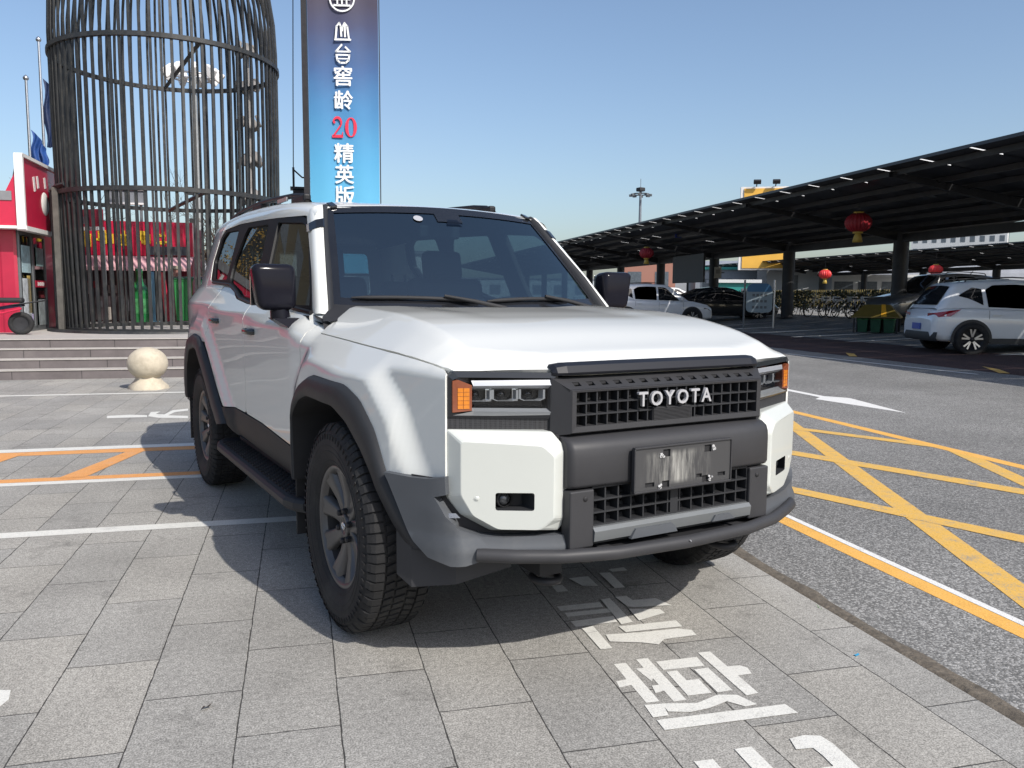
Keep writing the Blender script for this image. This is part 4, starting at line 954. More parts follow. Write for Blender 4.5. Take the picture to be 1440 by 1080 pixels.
def math_node(nt, op, a, b=None, c=None):
    n = N(nt, 'ShaderNodeMath', operation=op)
    for i, v in enumerate((a, b, c)):
        if v is None: continue
        if isinstance(v, (int, float)): n.inputs[i].default_value = v
        else: nt.links.new(v, n.inputs[i])
    return n.outputs[0]
def noise(nt, vec, scale, detail=5, rough=0.6):
    n = N(nt, 'ShaderNodeTexNoise'); n.inputs['Scale'].default_value = scale; n.inputs['Detail'].default_value = detail; n.inputs['Roughness'].default_value = rough
    nt.links.new(vec, n.inputs['Vector']); return n.outputs['Fac']
def mrange(nt, v, a, b, c, d):
    n = N(nt, 'ShaderNodeMapRange'); nt.links.new(v, n.inputs[0])
    for i, x in enumerate((a, b, c, d)): n.inputs[1+i].default_value = x
    return n.outputs[0]
def paving_mat():
    m = bpy.data.materials.new('granite_paving'); m.use_nodes = True; nt = m.node_tree; b = nt.nodes['Principled BSDF']
    tc = N(nt, 'ShaderNodeTexCoord'); sp = N(nt, 'ShaderNodeSeparateXYZ'); nt.links.new(tc.outputs['Object'], sp.inputs[0])
    vec = tc.outputs['Object']
    wob = math_node(nt, 'MULTIPLY_ADD', noise(nt, vec, 9, 2), 0.008, -0.004)
    u = math_node(nt, 'DIVIDE', math_node(nt, 'ADD', math_node(nt, 'ADD', sp.outputs['X'], wob), 0.015), 0.307)
    col = math_node(nt, 'FLOOR', u); fu = math_node(nt, 'FRACT', u)
    par = math_node(nt, 'MULTIPLY', math_node(nt, 'MODULO', math_node(nt, 'ADD', col, 201), 2.0), -0.5)
    wn0 = N(nt, 'ShaderNodeTexWhiteNoise', noise_dimensions='1D'); nt.links.new(col, wn0.inputs['W'])
    jit = math_node(nt, 'MULTIPLY_ADD', wn0.outputs[0], 0.05, -0.025)
    v = math_node(nt, 'ADD', math_node(nt, 'ADD', math_node(nt, 'DIVIDE', math_node(nt, 'ADD', math_node(nt, 'ADD', sp.outputs['Y'], wob), 0.708), 0.627), par), jit)
    row = math_node(nt, 'FLOOR', v); fv = math_node(nt, 'FRACT', v)
    du = math_node(nt, 'MULTIPLY', math_node(nt, 'MINIMUM', fu, math_node(nt, 'SUBTRACT', 1.0, fu)), 0.307)
    dv = math_node(nt, 'MULTIPLY', math_node(nt, 'MINIMUM', fv, math_node(nt, 'SUBTRACT', 1.0, fv)), 0.627)
    ju = mrange(nt, math_node(nt, 'ADD', du, math_node(nt, 'MULTIPLY_ADD', noise(nt, vec, 22, 4, 0.7), 0.006, -0.003)), 0.0012, 0.0030, 1, 0); jv = mrange(nt, math_node(nt, 'ADD', dv, math_node(nt, 'MULTIPLY_ADD', noise(nt, vec, 14, 4, 0.7), 0.006, -0.003)), 0.0014, 0.0036, 0.9, 0)
    joint = math_node(nt, 'MAXIMUM', ju, jv)
    cv = N(nt, 'ShaderNodeCombineXYZ'); nt.links.new(col, cv.inputs[0]); nt.links.new(row, cv.inputs[1])
    wn = N(nt, 'ShaderNodeTexWhiteNoise', noise_dimensions='3D'); nt.links.new(cv.outputs[0], wn.inputs['Vector'])
    tile = math_node(nt, 'MULTIPLY_ADD', wn.outputs['Value'], 0.16, 0.92)
    sp1 = mrange(nt, noise(nt, vec, 175, 2, 0.75), 0.36, 0.64, 0.56, 1.44)
    sp2 = mrange(nt, noise(nt, vec, 48, 4, 0.7), 0.35, 0.65, 0.80, 1.20)
    lowf = mrange(nt, noise(nt, vec, 1.3, 7, 0.62), 0.3, 0.7, 0.80, 1.14)
    st = mrange(nt, noise(nt, vec, 3.7, 8, 0.72), 0.56, 0.72, 1.0, 0.62)
    k = math_node(nt, 'MULTIPLY', math_node(nt, 'MULTIPLY', math_node(nt, 'MULTIPLY', tile, sp1), math_node(nt, 'MULTIPLY', sp2, lowf)), st)
    mx = N(nt, 'ShaderNodeMix', data_type='RGBA'); mx.inputs['A'].default_value = (0.312, 0.303, 0.282, 1); mx.inputs['B'].default_value = (0.315, 0.300, 0.270, 1)
    nt.links.new(wn.outputs['Value'], mx.inputs['Factor'])
    vm = N(nt, 'ShaderNodeVectorMath', operation='SCALE'); nt.links.new(mx.outputs['Result'], vm.inputs[0]); nt.links.new(k, vm.inputs['Scale'])
    m2 = N(nt, 'ShaderNodeMix', data_type='RGBA'); nt.links.new(joint, m2.inputs['Factor']); nt.links.new(vm.outputs[0], m2.inputs['A']); m2.inputs['B'].default_value = (0.045, 0.043, 0.04, 1)
    nt.links.new(m2.outputs['Result'], b.inputs['Base Color']); b.inputs['Roughness'].default_value = 0.85; b.inputs['Specular IOR Level'].default_value = 0.3
    h = math_node(nt, 'SUBTRACT', math_node(nt, 'MULTIPLY', noise(nt, vec, 160, 4, 0.7), 0.25), joint)
    bp = N(nt, 'ShaderNodeBump'); bp.inputs['Strength'].default_value = 0.5; bp.inputs['Distance'].default_value = 0.004
    nt.links.new(h, bp.inputs['Height']); nt.links.new(bp.outputs[0], b.inputs['Normal'])
    return m
def asphalt_mat(name, base, redness=0):
    m = bpy.data.materials.new(name); m.use_nodes = True; nt = m.node_tree; b = nt.nodes['Principled BSDF']
    tc = N(nt, 'ShaderNodeTexCoord'); vec = tc.outputs['Object']
    vo = N(nt, 'ShaderNodeTexVoronoi'); vo.inputs['Scale'].default_value = 115; nt.links.new(vec, vo.inputs['Vector'])
    sepc = N(nt, 'ShaderNodeSeparateColor'); nt.links.new(vo.outputs['Color'], sepc.inputs[0])
    stone = mrange(nt, sepc.outputs[0], 0.30, 1.0, 0.58, 1.52)
    ed = mrange(nt, vo.outputs['Distance'], 0.2, 0.6, 1.06, 0.72)
    lowf = mrange(nt, noise(nt, vec, 0.8, 7, 0.65), 0.3, 0.7, 0.82, 1.15)
    patch = mrange(nt, noise(nt, vec, 0.16, 4, 0.5), 0.35, 0.65, 0.9, 1.1)
    k = math_node(nt, 'MULTIPLY', math_node(nt, 'MULTIPLY', stone, ed), math_node(nt, 'MULTIPLY', lowf, patch))
    vm = N(nt, 'ShaderNodeVectorMath', operation='SCALE'); vm.inputs[0].default_value = base; nt.links.new(k, vm.inputs['Scale'])
    nt.links.new(vm.outputs[0], b.inputs['Base Color']); b.inputs['Roughness'].default_value = 0.9; b.inputs['Specular IOR Level'].default_value = 0.25
    bp = N(nt, 'ShaderNodeBump'); bp.inputs['Strength'].default_value = 0.6; bp.inputs['Distance'].default_value = 0.004
    nt.links.new(vo.outputs['Distance'], bp.inputs['Height']); bp.invert = True; nt.links.new(bp.outputs[0], b.inputs['Normal'])
    return m
def paint_mat(name, colr, under, wear=0.5, speck=150, scale=7.0):
    """worn road paint: chips and scuffs let the ground colour through"""
    m = bpy.data.materials.new(name); m.use_nodes = True; nt = m.node_tree; b = nt.nodes['Principled BSDF']
    tc = N(nt, 'ShaderNodeTexCoord'); vec = tc.outputs['Object']
    a = noise(nt, vec, speck, 3, 0.8); c = noise(nt, vec, scale, 7, 0.7)
    s = math_node(nt, 'ADD', math_node(nt, 'MULTIPLY', a, 0.55), math_node(nt, 'MULTIPLY', c, 0.45))
    f = mrange(nt, s, 0.60-0.10*wear, 0.68-0.10*wear, 0, 0.9)
    tone = math_node(nt, 'MULTIPLY', mrange(nt, c, 0.3, 0.7, 0.84, 1.1), mrange(nt, a, 0.35, 0.65, 0.72, 1.18))
    vm = N(nt, 'ShaderNodeVectorMath', operation='SCALE'); vm.inputs[0].default_value = colr; nt.links.new(tone, vm.inputs['Scale'])
    mx = N(nt, 'ShaderNodeMix', data_type='RGBA'); nt.links.new(f, mx.inputs['Factor']); nt.links.new(vm.outputs[0], mx.inputs['A']); mx.inputs['B'].default_value = (*under, 1)
    nt.links.new(mx.outputs['Result'], b.inputs['Base Color']); b.inputs['Roughness'].default_value = 0.75
    bp = N(nt, 'ShaderNodeBump'); bp.inputs['Strength'].default_value = 0.35; bp.inputs['Distance'].default_value = 0.004
    nt.links.new(a, bp.inputs['Height']); nt.links.new(bp.outputs[0], b.inputs['Normal'])
    return m
def flat(name, polys, z, m, kind='structure', lift=None):
    """a sheet of polygons given in street coordinates"""
    mb = MB()
    for qi, q in enumerate(polys):
        q = densify(q, 1.0) if lift else q
        mb.add([(p[0], p[1], z+0.00012*qi*(lift is None)+(lift(P(*p)) if lift else 0)) for p in q], [list(range(len(q)))])
    o = mb.build(name, m); o.rotation_euler = (0, 0, STREET)
    # face up
    me = o.data
    bm = bmesh.new(); bm.from_mesh(me)
    for f in bm.faces:
        f.normal_update()
        if f.normal.z < 0: f.normal_flip()
    bm.to_mesh(me); bm.free()
    return tag(o, kind=kind)
def line(o0, t0, o1, t1, w):
    d = Vector((o1-o0, t1-t0)); n = Vector((-d.y, d.x)).normalized()*w/2
    return [(o0+n.x, t0+n.y), (o1+n.x, t1+n.y), (o1-n.x, t1-n.y), (o0-n.x, t0-n.y)]

# ---- terrain, paving, road
mb = MB(); mb.quad((-900, -300, -0.07), (900, -300, -0.07), (900, 1500, -0.07), (-900, 1500, -0.07)); tag(mb.build('terrain', mat('terrain_soil', (0.16, 0.145, 0.12), 0.95, var=0.2, vscale=0.05)), kind='structure')
mb = MB(); mb.box((-19.388, 1.2, -0.06), (41.0, 18.6, 0.12)); pv = mb.build('paving', paving_mat()); pv.rotation_euler = (0, 0, STREET); tag(pv, kind='structure')
# dirt strip in the kerb gap with a ragged edge
mb = MB(); rr = []
for k in range(140):
    t = -8+k*0.14
    rr.append([(1.10, t, -0.03), (1.117, t, -0.008+rnd.uniform(-.006, .003)), (1.145+rnd.uniform(-.008, .008), t, -0.005+rnd.uniform(-.006, .005)), (1.175, t, -0.009+rnd.uniform(-.005, .004)), (1.205+rnd.uniform(-.018, .022), t, -0.0145), (1.26, t, -0.03)])
mb.grid(rr); d_ = mb.build('dirt_strip', mat('dirt', (0.105, 0.088, 0.068), 0.98, var=0.45, vscale=14, bump=0.9, bscale=55, dirt=(0.20, 0.175, 0.14), dscale=20)); d_.rotation_euler = (0, 0, STREET); tag(d_, kind='structure')
mb = MB(); rows = []
for t in [-12+2.0*k for k in range(20)]+[30, 34, 38, 42, 46, 50, 60, 75, 100, 140]:
    r = []
    for o in [1.16, 3, 6]+[8+0.6*k for k in range(20)]+[20.5, 24, 30, 40, 60, 90, 140]:
        p = P(o, t); r.append((o, t, -0.018+gz(p)))
    rows.append(r)
mb.grid(rows); rd_ = mb.build('road', asphalt_mat('road_asphalt', (0.272, 0.267, 0.256))); rd_.rotation_euler = (0, 0, STREET); tag(rd_, kind='structure')
RZ = -0.018+0.0015
yel = paint_mat('yellow_road_paint', (0.74, 0.44, 0.09), (0.27, 0.24, 0.19), 0.9, 105, 9.0)
ora = paint_mat('orange_road_paint', (0.78, 0.42, 0.09), (0.27, 0.25, 0.22), 0.35, 120)
orp = paint_mat('orange_paving_paint', (0.74, 0.34, 0.11), (0.36, 0.32, 0.28), 0.5, 180)
whi = paint_mat('white_road_paint', (0.76, 0.75, 0.72), (0.30, 0.30, 0.29), 0.55, 130)
whp = paint_mat('white_paving_paint', (0.72, 0.71, 0.66), (0.34, 0.33, 0.31), 0.62, 190)
flat('kerb_line_yellow', [[(1.712, -9), (1.815, -9), (1.815, 60), (1.712, 60)]], RZ, ora)
flat('kerb_line_white', [[(1.819, -9), (1.862, -9), (1.862, 60), (1.819, 60)]], RZ, whi)
def dl(o_at, t_at, sl, w, lo=1.866, hi=4.45):            # diagonal of slope do/dt, cut at the box edges; w measured along o
    def tt(o): return t_at+(o-o_at)/sl
    return [(lo, tt(lo)), (hi, tt(hi)), (hi, tt(hi-w)), (lo, tt(lo-w))] if sl > 0 else [(lo, tt(lo)), (hi, tt(hi)), (hi, tt(hi+w)), (lo, tt(lo+w))]
flat('hatch_border', [[(4.45, -9), (4.58, -9), (4.60, 40), (4.47, 40)]], RZ, ora)
ds = [dl(2.62, 0.94, 0.393, 0.16), dl(4.40, 2.373, 0.393, 0.16)]
flat('hatch_diagonals_near', ds, RZ+0.0008, yel)
flat('hatch_diagonals_far', [dl(2.985, 2.627, -0.47, -0.2), dl(2.196, 1.46, -0.44, -0.17), dl(3.809, 3.777, -0.575, -0.18)], RZ+0.0018, yel)
flat('road_arrow', [[(5.66, 9.6), (5.80, 9.6), (5.81, 6.1), (5.68, 6.1)], [(5.50, 5.98), (5.80, 6.25), (6.02, 5.98), (5.775, 4.62)]], RZ, whi)
flat('stall_lines', [line(9.93, 13.6, 10.36, 8.4, 0.09)]+[line(11.2, 4+2.62*k, 17.3, 2.4+2.62*k, 0.08) for k in range(14)], RZ, whi, lift=lambda p: gz(p)+0.006)
flat('stall_diagonals', [line(12.43, 14.96, 10.85, 12.41, 0.16), line(12.49, 10.92, 10.9, 8.37, 0.16), line(12.3, 19.2, 10.9, 16.84, 0.16)], RZ, yel, lift=lambda p: gz(p)+0.012)
flat('red_surfacing', [[(10.9, -6), (13.9, -6), (13.9, 60), (10.9, 60)]], RZ-0.002, asphalt_mat('red_asphalt', (0.095, 0.058, 0.055)), lift=lambda p: gz(p)+0.004)
# paving paint
flat('stall_line_white', [[(-16, 1.345), (-16, 1.455), (0.2, 1.50), (0.2, 1.39)], [(-16, 2.64), (-16, 2.745), (0.2, 2.83), (0.2, 2.73)], [(-16, 3.90), (-16, 4.03), (0.2, 4.21), (0.2, 4.06)], [(-16, 8.06), (-16, 8.17), (0.2, 8.24), (0.2, 8.14)]], 0.0015, whp)
flat('stall_line_orange', [[(-16, 2.75), (-16, 2.87), (0.2, 2.955), (0.2, 2.835)], [(-16, 3.72), (-16, 3.895), (0.2, 4.05), (0.2, 3.89)]], 0.0015, orp)
flat('stall_hatch_orange', [[(-2.72-0.93*k, 2.9), (-2.54-0.93*k, 2.9), (-2.28-0.93*k, 4.0), (-2.42-0.93*k, 3.95)] for k in range(-2, 12)], 0.003, orp)
TXT = [[(0.037,-0.816),(0.083,-0.817),(0.083,-1.109),(0.036,-1.108)],[(-0.004,-0.943),(0.054,-0.936),(0.072,-0.974),(-0.01,-0.989)],[(0.13,-0.799),(0.176,-0.798),(0.173,-1.12),(0.127,-1.122)],[(0.1,-0.869),(0.132,-0.87),(0.137,-0.939),(0.115,-0.972)],[(0.102,-1.002),(0.136,-1.003),(0.135,-1.045),(0.093,-1.054)],[(0.193,-0.834),(0.356,-0.832),(0.349,-0.906),(0.191,-0.902)],[(0.195,-0.919),(0.236,-0.917),(0.233,-1.088),(0.19,-1.098)],[(0.21,-0.995),(0.281,-0.995),(0.276,-1.098),(0.194,-1.097)],[(0.298,-0.925),(0.354,-0.923),(0.354,-1.097),(0.297,-1.1)],[(0.376,-0.8),(0.425,-0.802),(0.428,-1.135),(0.38,-1.142)],[(0.41,-0.929),(0.474,-0.933),(0.491,-0.956),(0.481,-1.002),(0.412,-1.005)],[(0.023,-1.123),(0.086,-1.128),(0.071,-1.203),(0.018,-1.203)],[(0.083,-1.127),(0.195,-1.151),(0.288,-1.115),(0.352,-1.131),(0.382,-1.204),(0.338,-1.209),(0.296,-1.163),(0.221,-1.19),(0.149,-1.2),(0.08,-1.18)],[(0.022,-1.221),(0.472,-1.225),(0.48,-1.285),(0.021,-1.283)],[(0.029,-1.461),(0.088,-1.462),(0.087,-1.744),(0.028,-1.745)],[(0.174,-1.429),(0.23,-1.429),(0.231,-1.732),(0.17,-1.733)],[(0.365,-1.417),(0.418,-1.409),(0.466,-1.425),(0.475,-1.476),(0.459,-1.738),(0.391,-1.738),(0.406,-1.521),(0.403,-1.479),(0.35,-1.474)],[(0.308,-1.575),(0.427,-1.577),(0.422,-1.617),(0.307,-1.612)],[(0.031,-0.541),(0.081,-0.527),(0.08,-0.692),(0.033,-0.693)],[(0.028,-0.489),(0.081,-0.475),(0.08,-0.526),(0.032,-0.539)],[(0.1,-0.568),(0.247,-0.58),(0.401,-0.578),(0.449,-0.605),(0.444,-0.654),(0.305,-0.662),(0.263,-0.701),(0.208,-0.67),(0.092,-0.633)],[(0.178,-0.505),(0.43,-0.501),(0.428,-0.564),(0.185,-0.565)],[(0.002,-0.245),(0.197,-0.238),(0.193,-0.293),(0.003,-0.296)],[(0.012,-0.321),(0.208,-0.315),(0.203,-0.359),(0.01,-0.363)],[(0.008,-0.41),(0.198,-0.4),(0.191,-0.461),(0.01,-0.471)],[(0.213,-0.21),(0.256,-0.204),(0.252,-0.476),(0.197,-0.489)],[(0.284,-0.196),(0.337,-0.197),(0.345,-0.25),(0.453,-0.252),(0.483,-0.344),(0.32,-0.328),(0.295,-0.314)],[(0.289,-0.342),(0.417,-0.373),(0.42,-0.417),(0.282,-0.469)],[(0.054,-0.001),(0.105,0.004),(0.106,-0.08),(0.053,-0.084)],[(0.161,0.079),(0.258,0.084),(0.26,-0.049),(0.191,-0.034)],[(0.326,0.115),(0.378,0.111),(0.372,-0.096),(0.323,-0.095)],[(0.388,0.157),(0.471,0.167),(0.472,0.118),(0.393,0.118)]]
EVS = [[(-3.046,6.078),(-2.827,6.119),(-2.644,6.052),(-2.62,5.905),(-3.011,5.903)],[(-2.62,5.961),(-2.644,6.29),(-2.549,6.317),(-2.569,6.125),(-2.475,6.076),(-2.432,6.402),(-2.283,6.499),(-2.263,6.336),(-2.39,6.238),(-2.424,5.993),(-2.211,5.905),(-2.19,5.732),(-2.495,5.823)]]
flat('painted_characters', TXT, 0.0012, whp)
flat('painted_symbol', EVS+[[(-2.06, -0.68), (-1.99, -0.66), (-1.975, -0.60), (-1.99, -0.53), (-2.06, -0.51)]], 0.0012, whp)

# ---- steps and platform
stone = mat('plum_granite', (0.125, 0.108, 0.108), 0.75, var=0.18, vscale=3, bump=0.1, bscale=200, dirt=(0.2, 0.18, 0.17), dscale=1.2, damt=0.5)
pale = mat('pale_step_edge', (0.40, 0.375, 0.345), 0.8, var=0.12, vscale=5)
mb = MB(); mb.cur = 0
st_ = empty('steps', P(-8, 10.27), STREET, 'four low granite steps with pale edges in front of the wire cage', 'steps')
for k in range(4):
    z1 = 0.14*(k+1)
    s_ = MB(); s_.box((-4.0, 0.15+0.30*k+(9 if k == 3 else 0), z1-0.075), (25.0, 0.30 if k < 3 else 18.3, 0.13 if k < 3 else 0.13)); s_.build('step', stone, st_)
    e_ = MB(); e_.box((-4.0, 0.14+0.30*k+(9 if k == 3 else 0), z1-0.004), (25.02, 0.31 if k < 3 else 18.32, 0.014), bev=0.003); e_.build('step_edge', pale, st_)
    j_ = MB()
    for q in range(26): j_.box((-16.2+0.95*q+0.3*(k % 2), -0.001+0.30*k, z1-0.075), (0.006, 0.004, 0.125))
    j_.build('step_joint', M['matt_black'], st_)

# ---- stone ball bollard
cream = mat('cream_stone', (0.50, 0.44, 0.34), 0.8, var=0.14, vscale=7, bump=0.25, bscale=90, dirt=(0.27, 0.23, 0.17), dscale=5, damt=0.6)
bb = empty('stone_ball', P(-3.06, 8.72), STREET, 'cream stone ball on a low block in front of the steps', 'bollard')
mb = MB(); mb.lathe([(0.001, 0.155)]+[(0.262*math.sin(a), 0.345-0.225*math.cos(a)) for a in [math.pi*(k+1.6)/21 for k in range(19)]]+[(0.001, 0.571)], 36); mb.build('ball', cream, bb)
mb = MB(); mb.lathe([(0.27, 0), (0.262, 0.04), (0.19, 0.105), (0.165, 0.14), (0.165, 0.17)], 6); mb.build('base', cream, bb)

# ---- the bird-cage frame
iron = mat('dark_bronze_iron', (0.030, 0.0315, 0.033), 0.45, metal=0.2, var=0.4, vscale=3, dirt=(0.11, 0.10, 0.08), dscale=9, damt=0.45)
cage = empty('cage_tower', (0.68, 15.3, 0.57), STREET, 'tall dark iron birdcage tower of closely set vertical bars on the platform', 'sculpture')
RC = 2.10
def cr(z):
    if z < 5.6: return RC*(0.965+0.035*math.sin(min(1, z/4.5)*math.pi/2))
    return RC*math.sqrt(max(0.0, 1-((z-5.6)/3.6)**2))
NB = 76
for k in range(NB):
    a = 2*math.pi*k/NB; mb = MB(); zs = [0, 1.2, 2.6, 4.0, 5.6, 6.2, 6.8, 7.3, 7.8, 8.3, 8.7, 9.0, 9.15]
    rows = []
    for z in zs:
        r = cr(z); c_, s_ = math.cos(a), math.sin(a); h = 0.023 if z < 8.2 else 0.012
        rows.append([(c_*(r+i*0.018)-s_*j*h, s_*(r+i*0.018)+c_*j*h, z) for i, j in ((-1, -1), (1, -1), (1, 1), (-1, 1))])
    mb.grid(rows, smooth=False, closed=True); mb.build('bar', iron, cage)
for z in (0.03, 2.60, 5.26, 8.8):
    mb = MB(); r = cr(z)+0.0; prof = [(r+0.05, z-0.04), (r+0.05, z+0.04), (r-0.03, z+0.04), (r-0.03, z-0.04), (r+0.05, z-0.04)]
    mb.lathe(prof, 72, smooth=False); mb.build('ring', iron, cage)
for z, a in ((2.58, R(-67)), (5.24, R(-67))):
    mb = MB(); c_ = cr(z); mb.tube([(c_*math.cos(a), c_*math.sin(a), z), (c_*math.cos(a+math.pi-0.22), c_*math.sin(a+math.pi-0.22), z)], 0.045, 4, smooth=False); mb.build('tie_bar', iron, cage)
mb = MB(); mb.lathe([(2.36, -0.02), (2.36, 0.035), (2.05, 0.035)], 72); mb.build('base_ring', iron, cage)
# doorway on the left flank
for k, (ox, oy) in enumerate(((-1.92, -0.98), (-2.06, -0.66), (-2.19, -0.20), (-2.22, 0.35))):
    mb = MB(); mb.box((ox, oy, 1.34), (0.10 if k == 0 else 0.06, 0.10 if k == 0 else 0.06, 2.68)); mb.build('door_post', mat('weathered_post', (0.09, 0.085, 0.075), 0.7, var=0.3) if k == 0 else iron, cage)
for k in range(9):
    mb = MB(); q = k/8; mb.box((-1.96-0.26*q-0.05*math.sin(q*3), -0.88+1.25*q, 1.34), (0.045, 0.045, 2.66)); mb.build('door_bar', iron, cage)
mb = MB(); mb.tube([(-1.70, -1.2, 2.72), (-1.92, -0.98, 2.69), (-2.12, -0.5, 2.66), (-2.22, 0.35, 2.64)], 0.05, 4, smooth=False); mb.build('door_lintel', iron, cage)

# ---- red kiosk at the left
redm = mat('red_wall_sheet', (0.40, 0.012, 0.045), 0.42, var=0.12, vscale=2, coat=0.2)
redd = mat('red_sign_sheet', (0.50, 0.012, 0.05), 0.35, coat=0.3, var=0.06)
whtm = mat('white_trim', (0.72, 0.70, 0.68), 0.45, var=0.06)
grf = mat('grey_door_frame', (0.16, 0.17, 0.18), 0.4, metal=0.3, var=0.1)
kk = empty('kiosk', P(-6.0, 13.5, 0.56), STREET, 'bright red shop kiosk with grey glass doors and a white edged sign', 'kiosk')
mb = MB()
for k in range(22):                                       # corrugated wall facing the car park
    x0 = -9+0.41*k
    mb.grid([[(x0+d, -0.0-0.018*f, z) for d, f in ((0, 0), (0.12, 0), (0.16, 1), (0.36, 1), (0.41, 0))] for z in (0, 2.35)], smooth=False)
mb.build('front_wall', redm, kk)
mb = MB(); mb.box((-4.5, 2.4, 1.17), (8.9, 4.6, 2.34)); mb.build('core', redm, kk)
mb = MB(); mb.box((-4.6, 2.2, 2.43), (9.4, 5.2, 0.16)); mb.build('roof', mat('grey_roof', (0.20, 0.20, 0.21), 0.6, var=0.1), kk)
mb = MB(); mb.box((-4.3, -0.22, 2.15), (8.0, 0.30, 0.52)); mb.build('fascia', redd, kk)
mb = MB(); mb.box((-0.02, -0.24, 1.885), (0.62, 0.36, 0.05)); mb.box((-0.32, -0.24, 2.10), (0.05, 0.36, 0.40)); mb.build('fascia_edge', whtm, kk)
mb = MB(); mb.add([(-0.32, -0.38, 1.9), (0.22, -0.38, 1.9), (0.22, -0.38, 2.95), (0.0, -0.38, 2.5), (-0.32, -0.38, 2.25), (-0.32, -0.05, 1.9), (0.22, -0.05, 1.9), (0.22, -0.05, 2.95), (0.0, -0.05, 2.5), (-0.32, -0.05, 2.25)], [(0, 1, 2, 3, 4), (9, 8, 7, 6, 5), (0, 5, 6, 1), (1, 6, 7, 2), (2, 7, 8, 3), (3, 8, 9, 4), (4, 9, 5, 0)]); mb.build('sign_return', redd, kk)
sg = MB(); sg.box((0.23, 0.72, 2.50), (0.10, 2.20, 1.24)); sgo = sg.build('side_sign', redd, kk)
for c_, d_ in (((0.25, 0.72, 3.14), (0.14, 2.30, 0.06)), ((0.25, 0.72, 1.87), (0.16, 2.30, 0.08)), ((0.25, -0.42, 2.5), (0.14, 0.07, 1.3)), ((0.25, 1.86, 2.5), (0.14, 0.07, 1.3))):
    mb = MB(); mb.box(c_, d_); mb.build('sign_edge', whtm, sgo)
mb = MB(); mb.lathe([(0, 0.012), (0.21, 0.012), (0.22, 0)], 28, Matrix.Translation((0.281, 0.92, 2.42)) @ Matrix.Rotation(R(90), 4, 'Y')); mb.build('sign_disc', whtm, sgo)
for y, z, h in ((0.30, 2.72, 0.26), (0.52, 2.78, 0.22), (0.98, 2.82, 0.20), (1.30, 2.75, 0.22)):
    mb = MB(); mb.box((0.284, y, z), (0.01, 0.10, h), rx=R(12)); mb.build('sign_stroke', whtm, sgo)
for y in (0.06, 0.86):
    mb = MB()
    for c_, d_ in (((0.03, y+0.37, 1.83), (0.05, 0.78, 0.07)), ((0.03, y+0.37, 0.05), (0.05, 0.78, 0.10)), ((0.03, y, 0.94), (0.05, 0.06, 1.76)), ((0.03, y+0.76, 0.94), (0.05, 0.06, 1.76))): mb.box(c_, d_)
    dr = mb.build('door', grf, kk)
    mb = MB(); mb.box((0.028, y+0.38, 0.94), (0.012, 0.70, 1.72)); mb.build('door_glass', glass('door_glass', (0.30, 0.36, 0.36), 1.7), dr)
mb = MB(); mb.box((0.012, 0.8, 0.95), (0.012, 1.55, 1.8)); mb.build('door_inside', mat('door_inside_dark', (0.09, 0.11, 0.11), 0.7, var=0.5, vscale=4), kk)
pcs = [((0.36, 1.35), (0.5, 0.5), (0.35, 0.48, 0.52)), ((0.33, 0.62), (0.44, 0.75), (0.52, 0.55, 0.58)), ((0.46, 0.70), (0.18, 0.7), (0.55, 0.40, 0.12)), ((1.22, 1.42), (0.45, 0.35), (0.25, 0.38, 0.38)), ((0.40, 0.22), (0.45, 0.22), (0.45, 0.40, 0.6)), ((1.25, 0.35), (0.5, 0.5), (0.26, 0.29, 0.30))]
for (y, z), (w, h), c_ in pcs:
    mb = MB(); mb.box((0.060, y, z), (0.006, w, h)); mb.build('poster', mat('poster_paper', c_, 0.5, var=0.4, vscale=8), kk)
mb = MB(); mb.box((0.062, 1.22, 0.90), (0.006, 0.72, 0.13)); sr = mb.build('door_strip', redd, kk)
mb = MB()
for k in range(6): mb.box((0.066, 1.02+0.075*k, 0.90), (0.004, 0.05, 0.06 if k % 2 else 0.075))
mb.build('strip_marks', whtm, sr)
mb = MB(); mb.tube([(-0.5, 1.5, 2.5), (0.12, -0.1, 3.05)], 0.02, 6); mb.build('stay_cable', M['dark_metal'], kk)

# ---- electric scooter at the left edge
sc = empty('scooter', P(-6.28, 12.62, 0.56), R(-12), 'black electric scooter with red rack, parked beside the red kiosk', 'scooter')
def simple_wheel(par, c, r, w, name='wheel', axis='Y'):
    mb = MB(); Mx = Matrix.Translation(c) @ (Matrix.Rotation(R(90), 4, 'X') if axis == 'Y' else Matrix.Rotation(R(90), 4, 'Y'))
    mb.lathe([(r*0.62, -w/2), (r*0.95, -w/2), (r, -w*0.25), (r, w*0.25), (r*0.95, w/2), (r*0.62, w/2), (r*0.62, -w/2)], 24, Mx); o_ = mb.build(name, M['rubber'], par)
    mb = MB(); mb.lathe([(0, w*0.2), (r*0.62, w*0.3)], 20, Mx); mb.lathe([(0, -w*0.2), (r*0.62, -w*0.3)], 20, Mx); mb.build('rim', M['dark_metal'], o_)
    return o_
simple_wheel(sc, (-0.62, 0, 0.20), 0.20, 0.09); simple_wheel(sc, (0.55, 0, 0.20), 0.20, 0.09)
mb = MB(); mb.grid([[(-0.66, -0.11*s, z) if False else (x, y, z) for x, y, z in ((a, -b, c), (a, -b*0.7, c+0.05), (a, 0, c+0.06), (a, b*0.7, c+0.05), (a, b, c))] for a, b, c in ((-0.60, 0.05, 0.72), (-0.45, 0.16, 0.66), (-0.30, 0.15, 0.30), (0.05, 0.15, 0.26), (0.15, 0.16, 0.42), (0.60, 0.12, 0.50))]); mb.box((-0.48, 0, 0.45), (0.12, 0.28, 0.55), ry=R(-14), bev=0.04); mb.build('body', mat('navy_black_body', (0.015, 0.016, 0.03), 0.3, coat=0.4), sc)
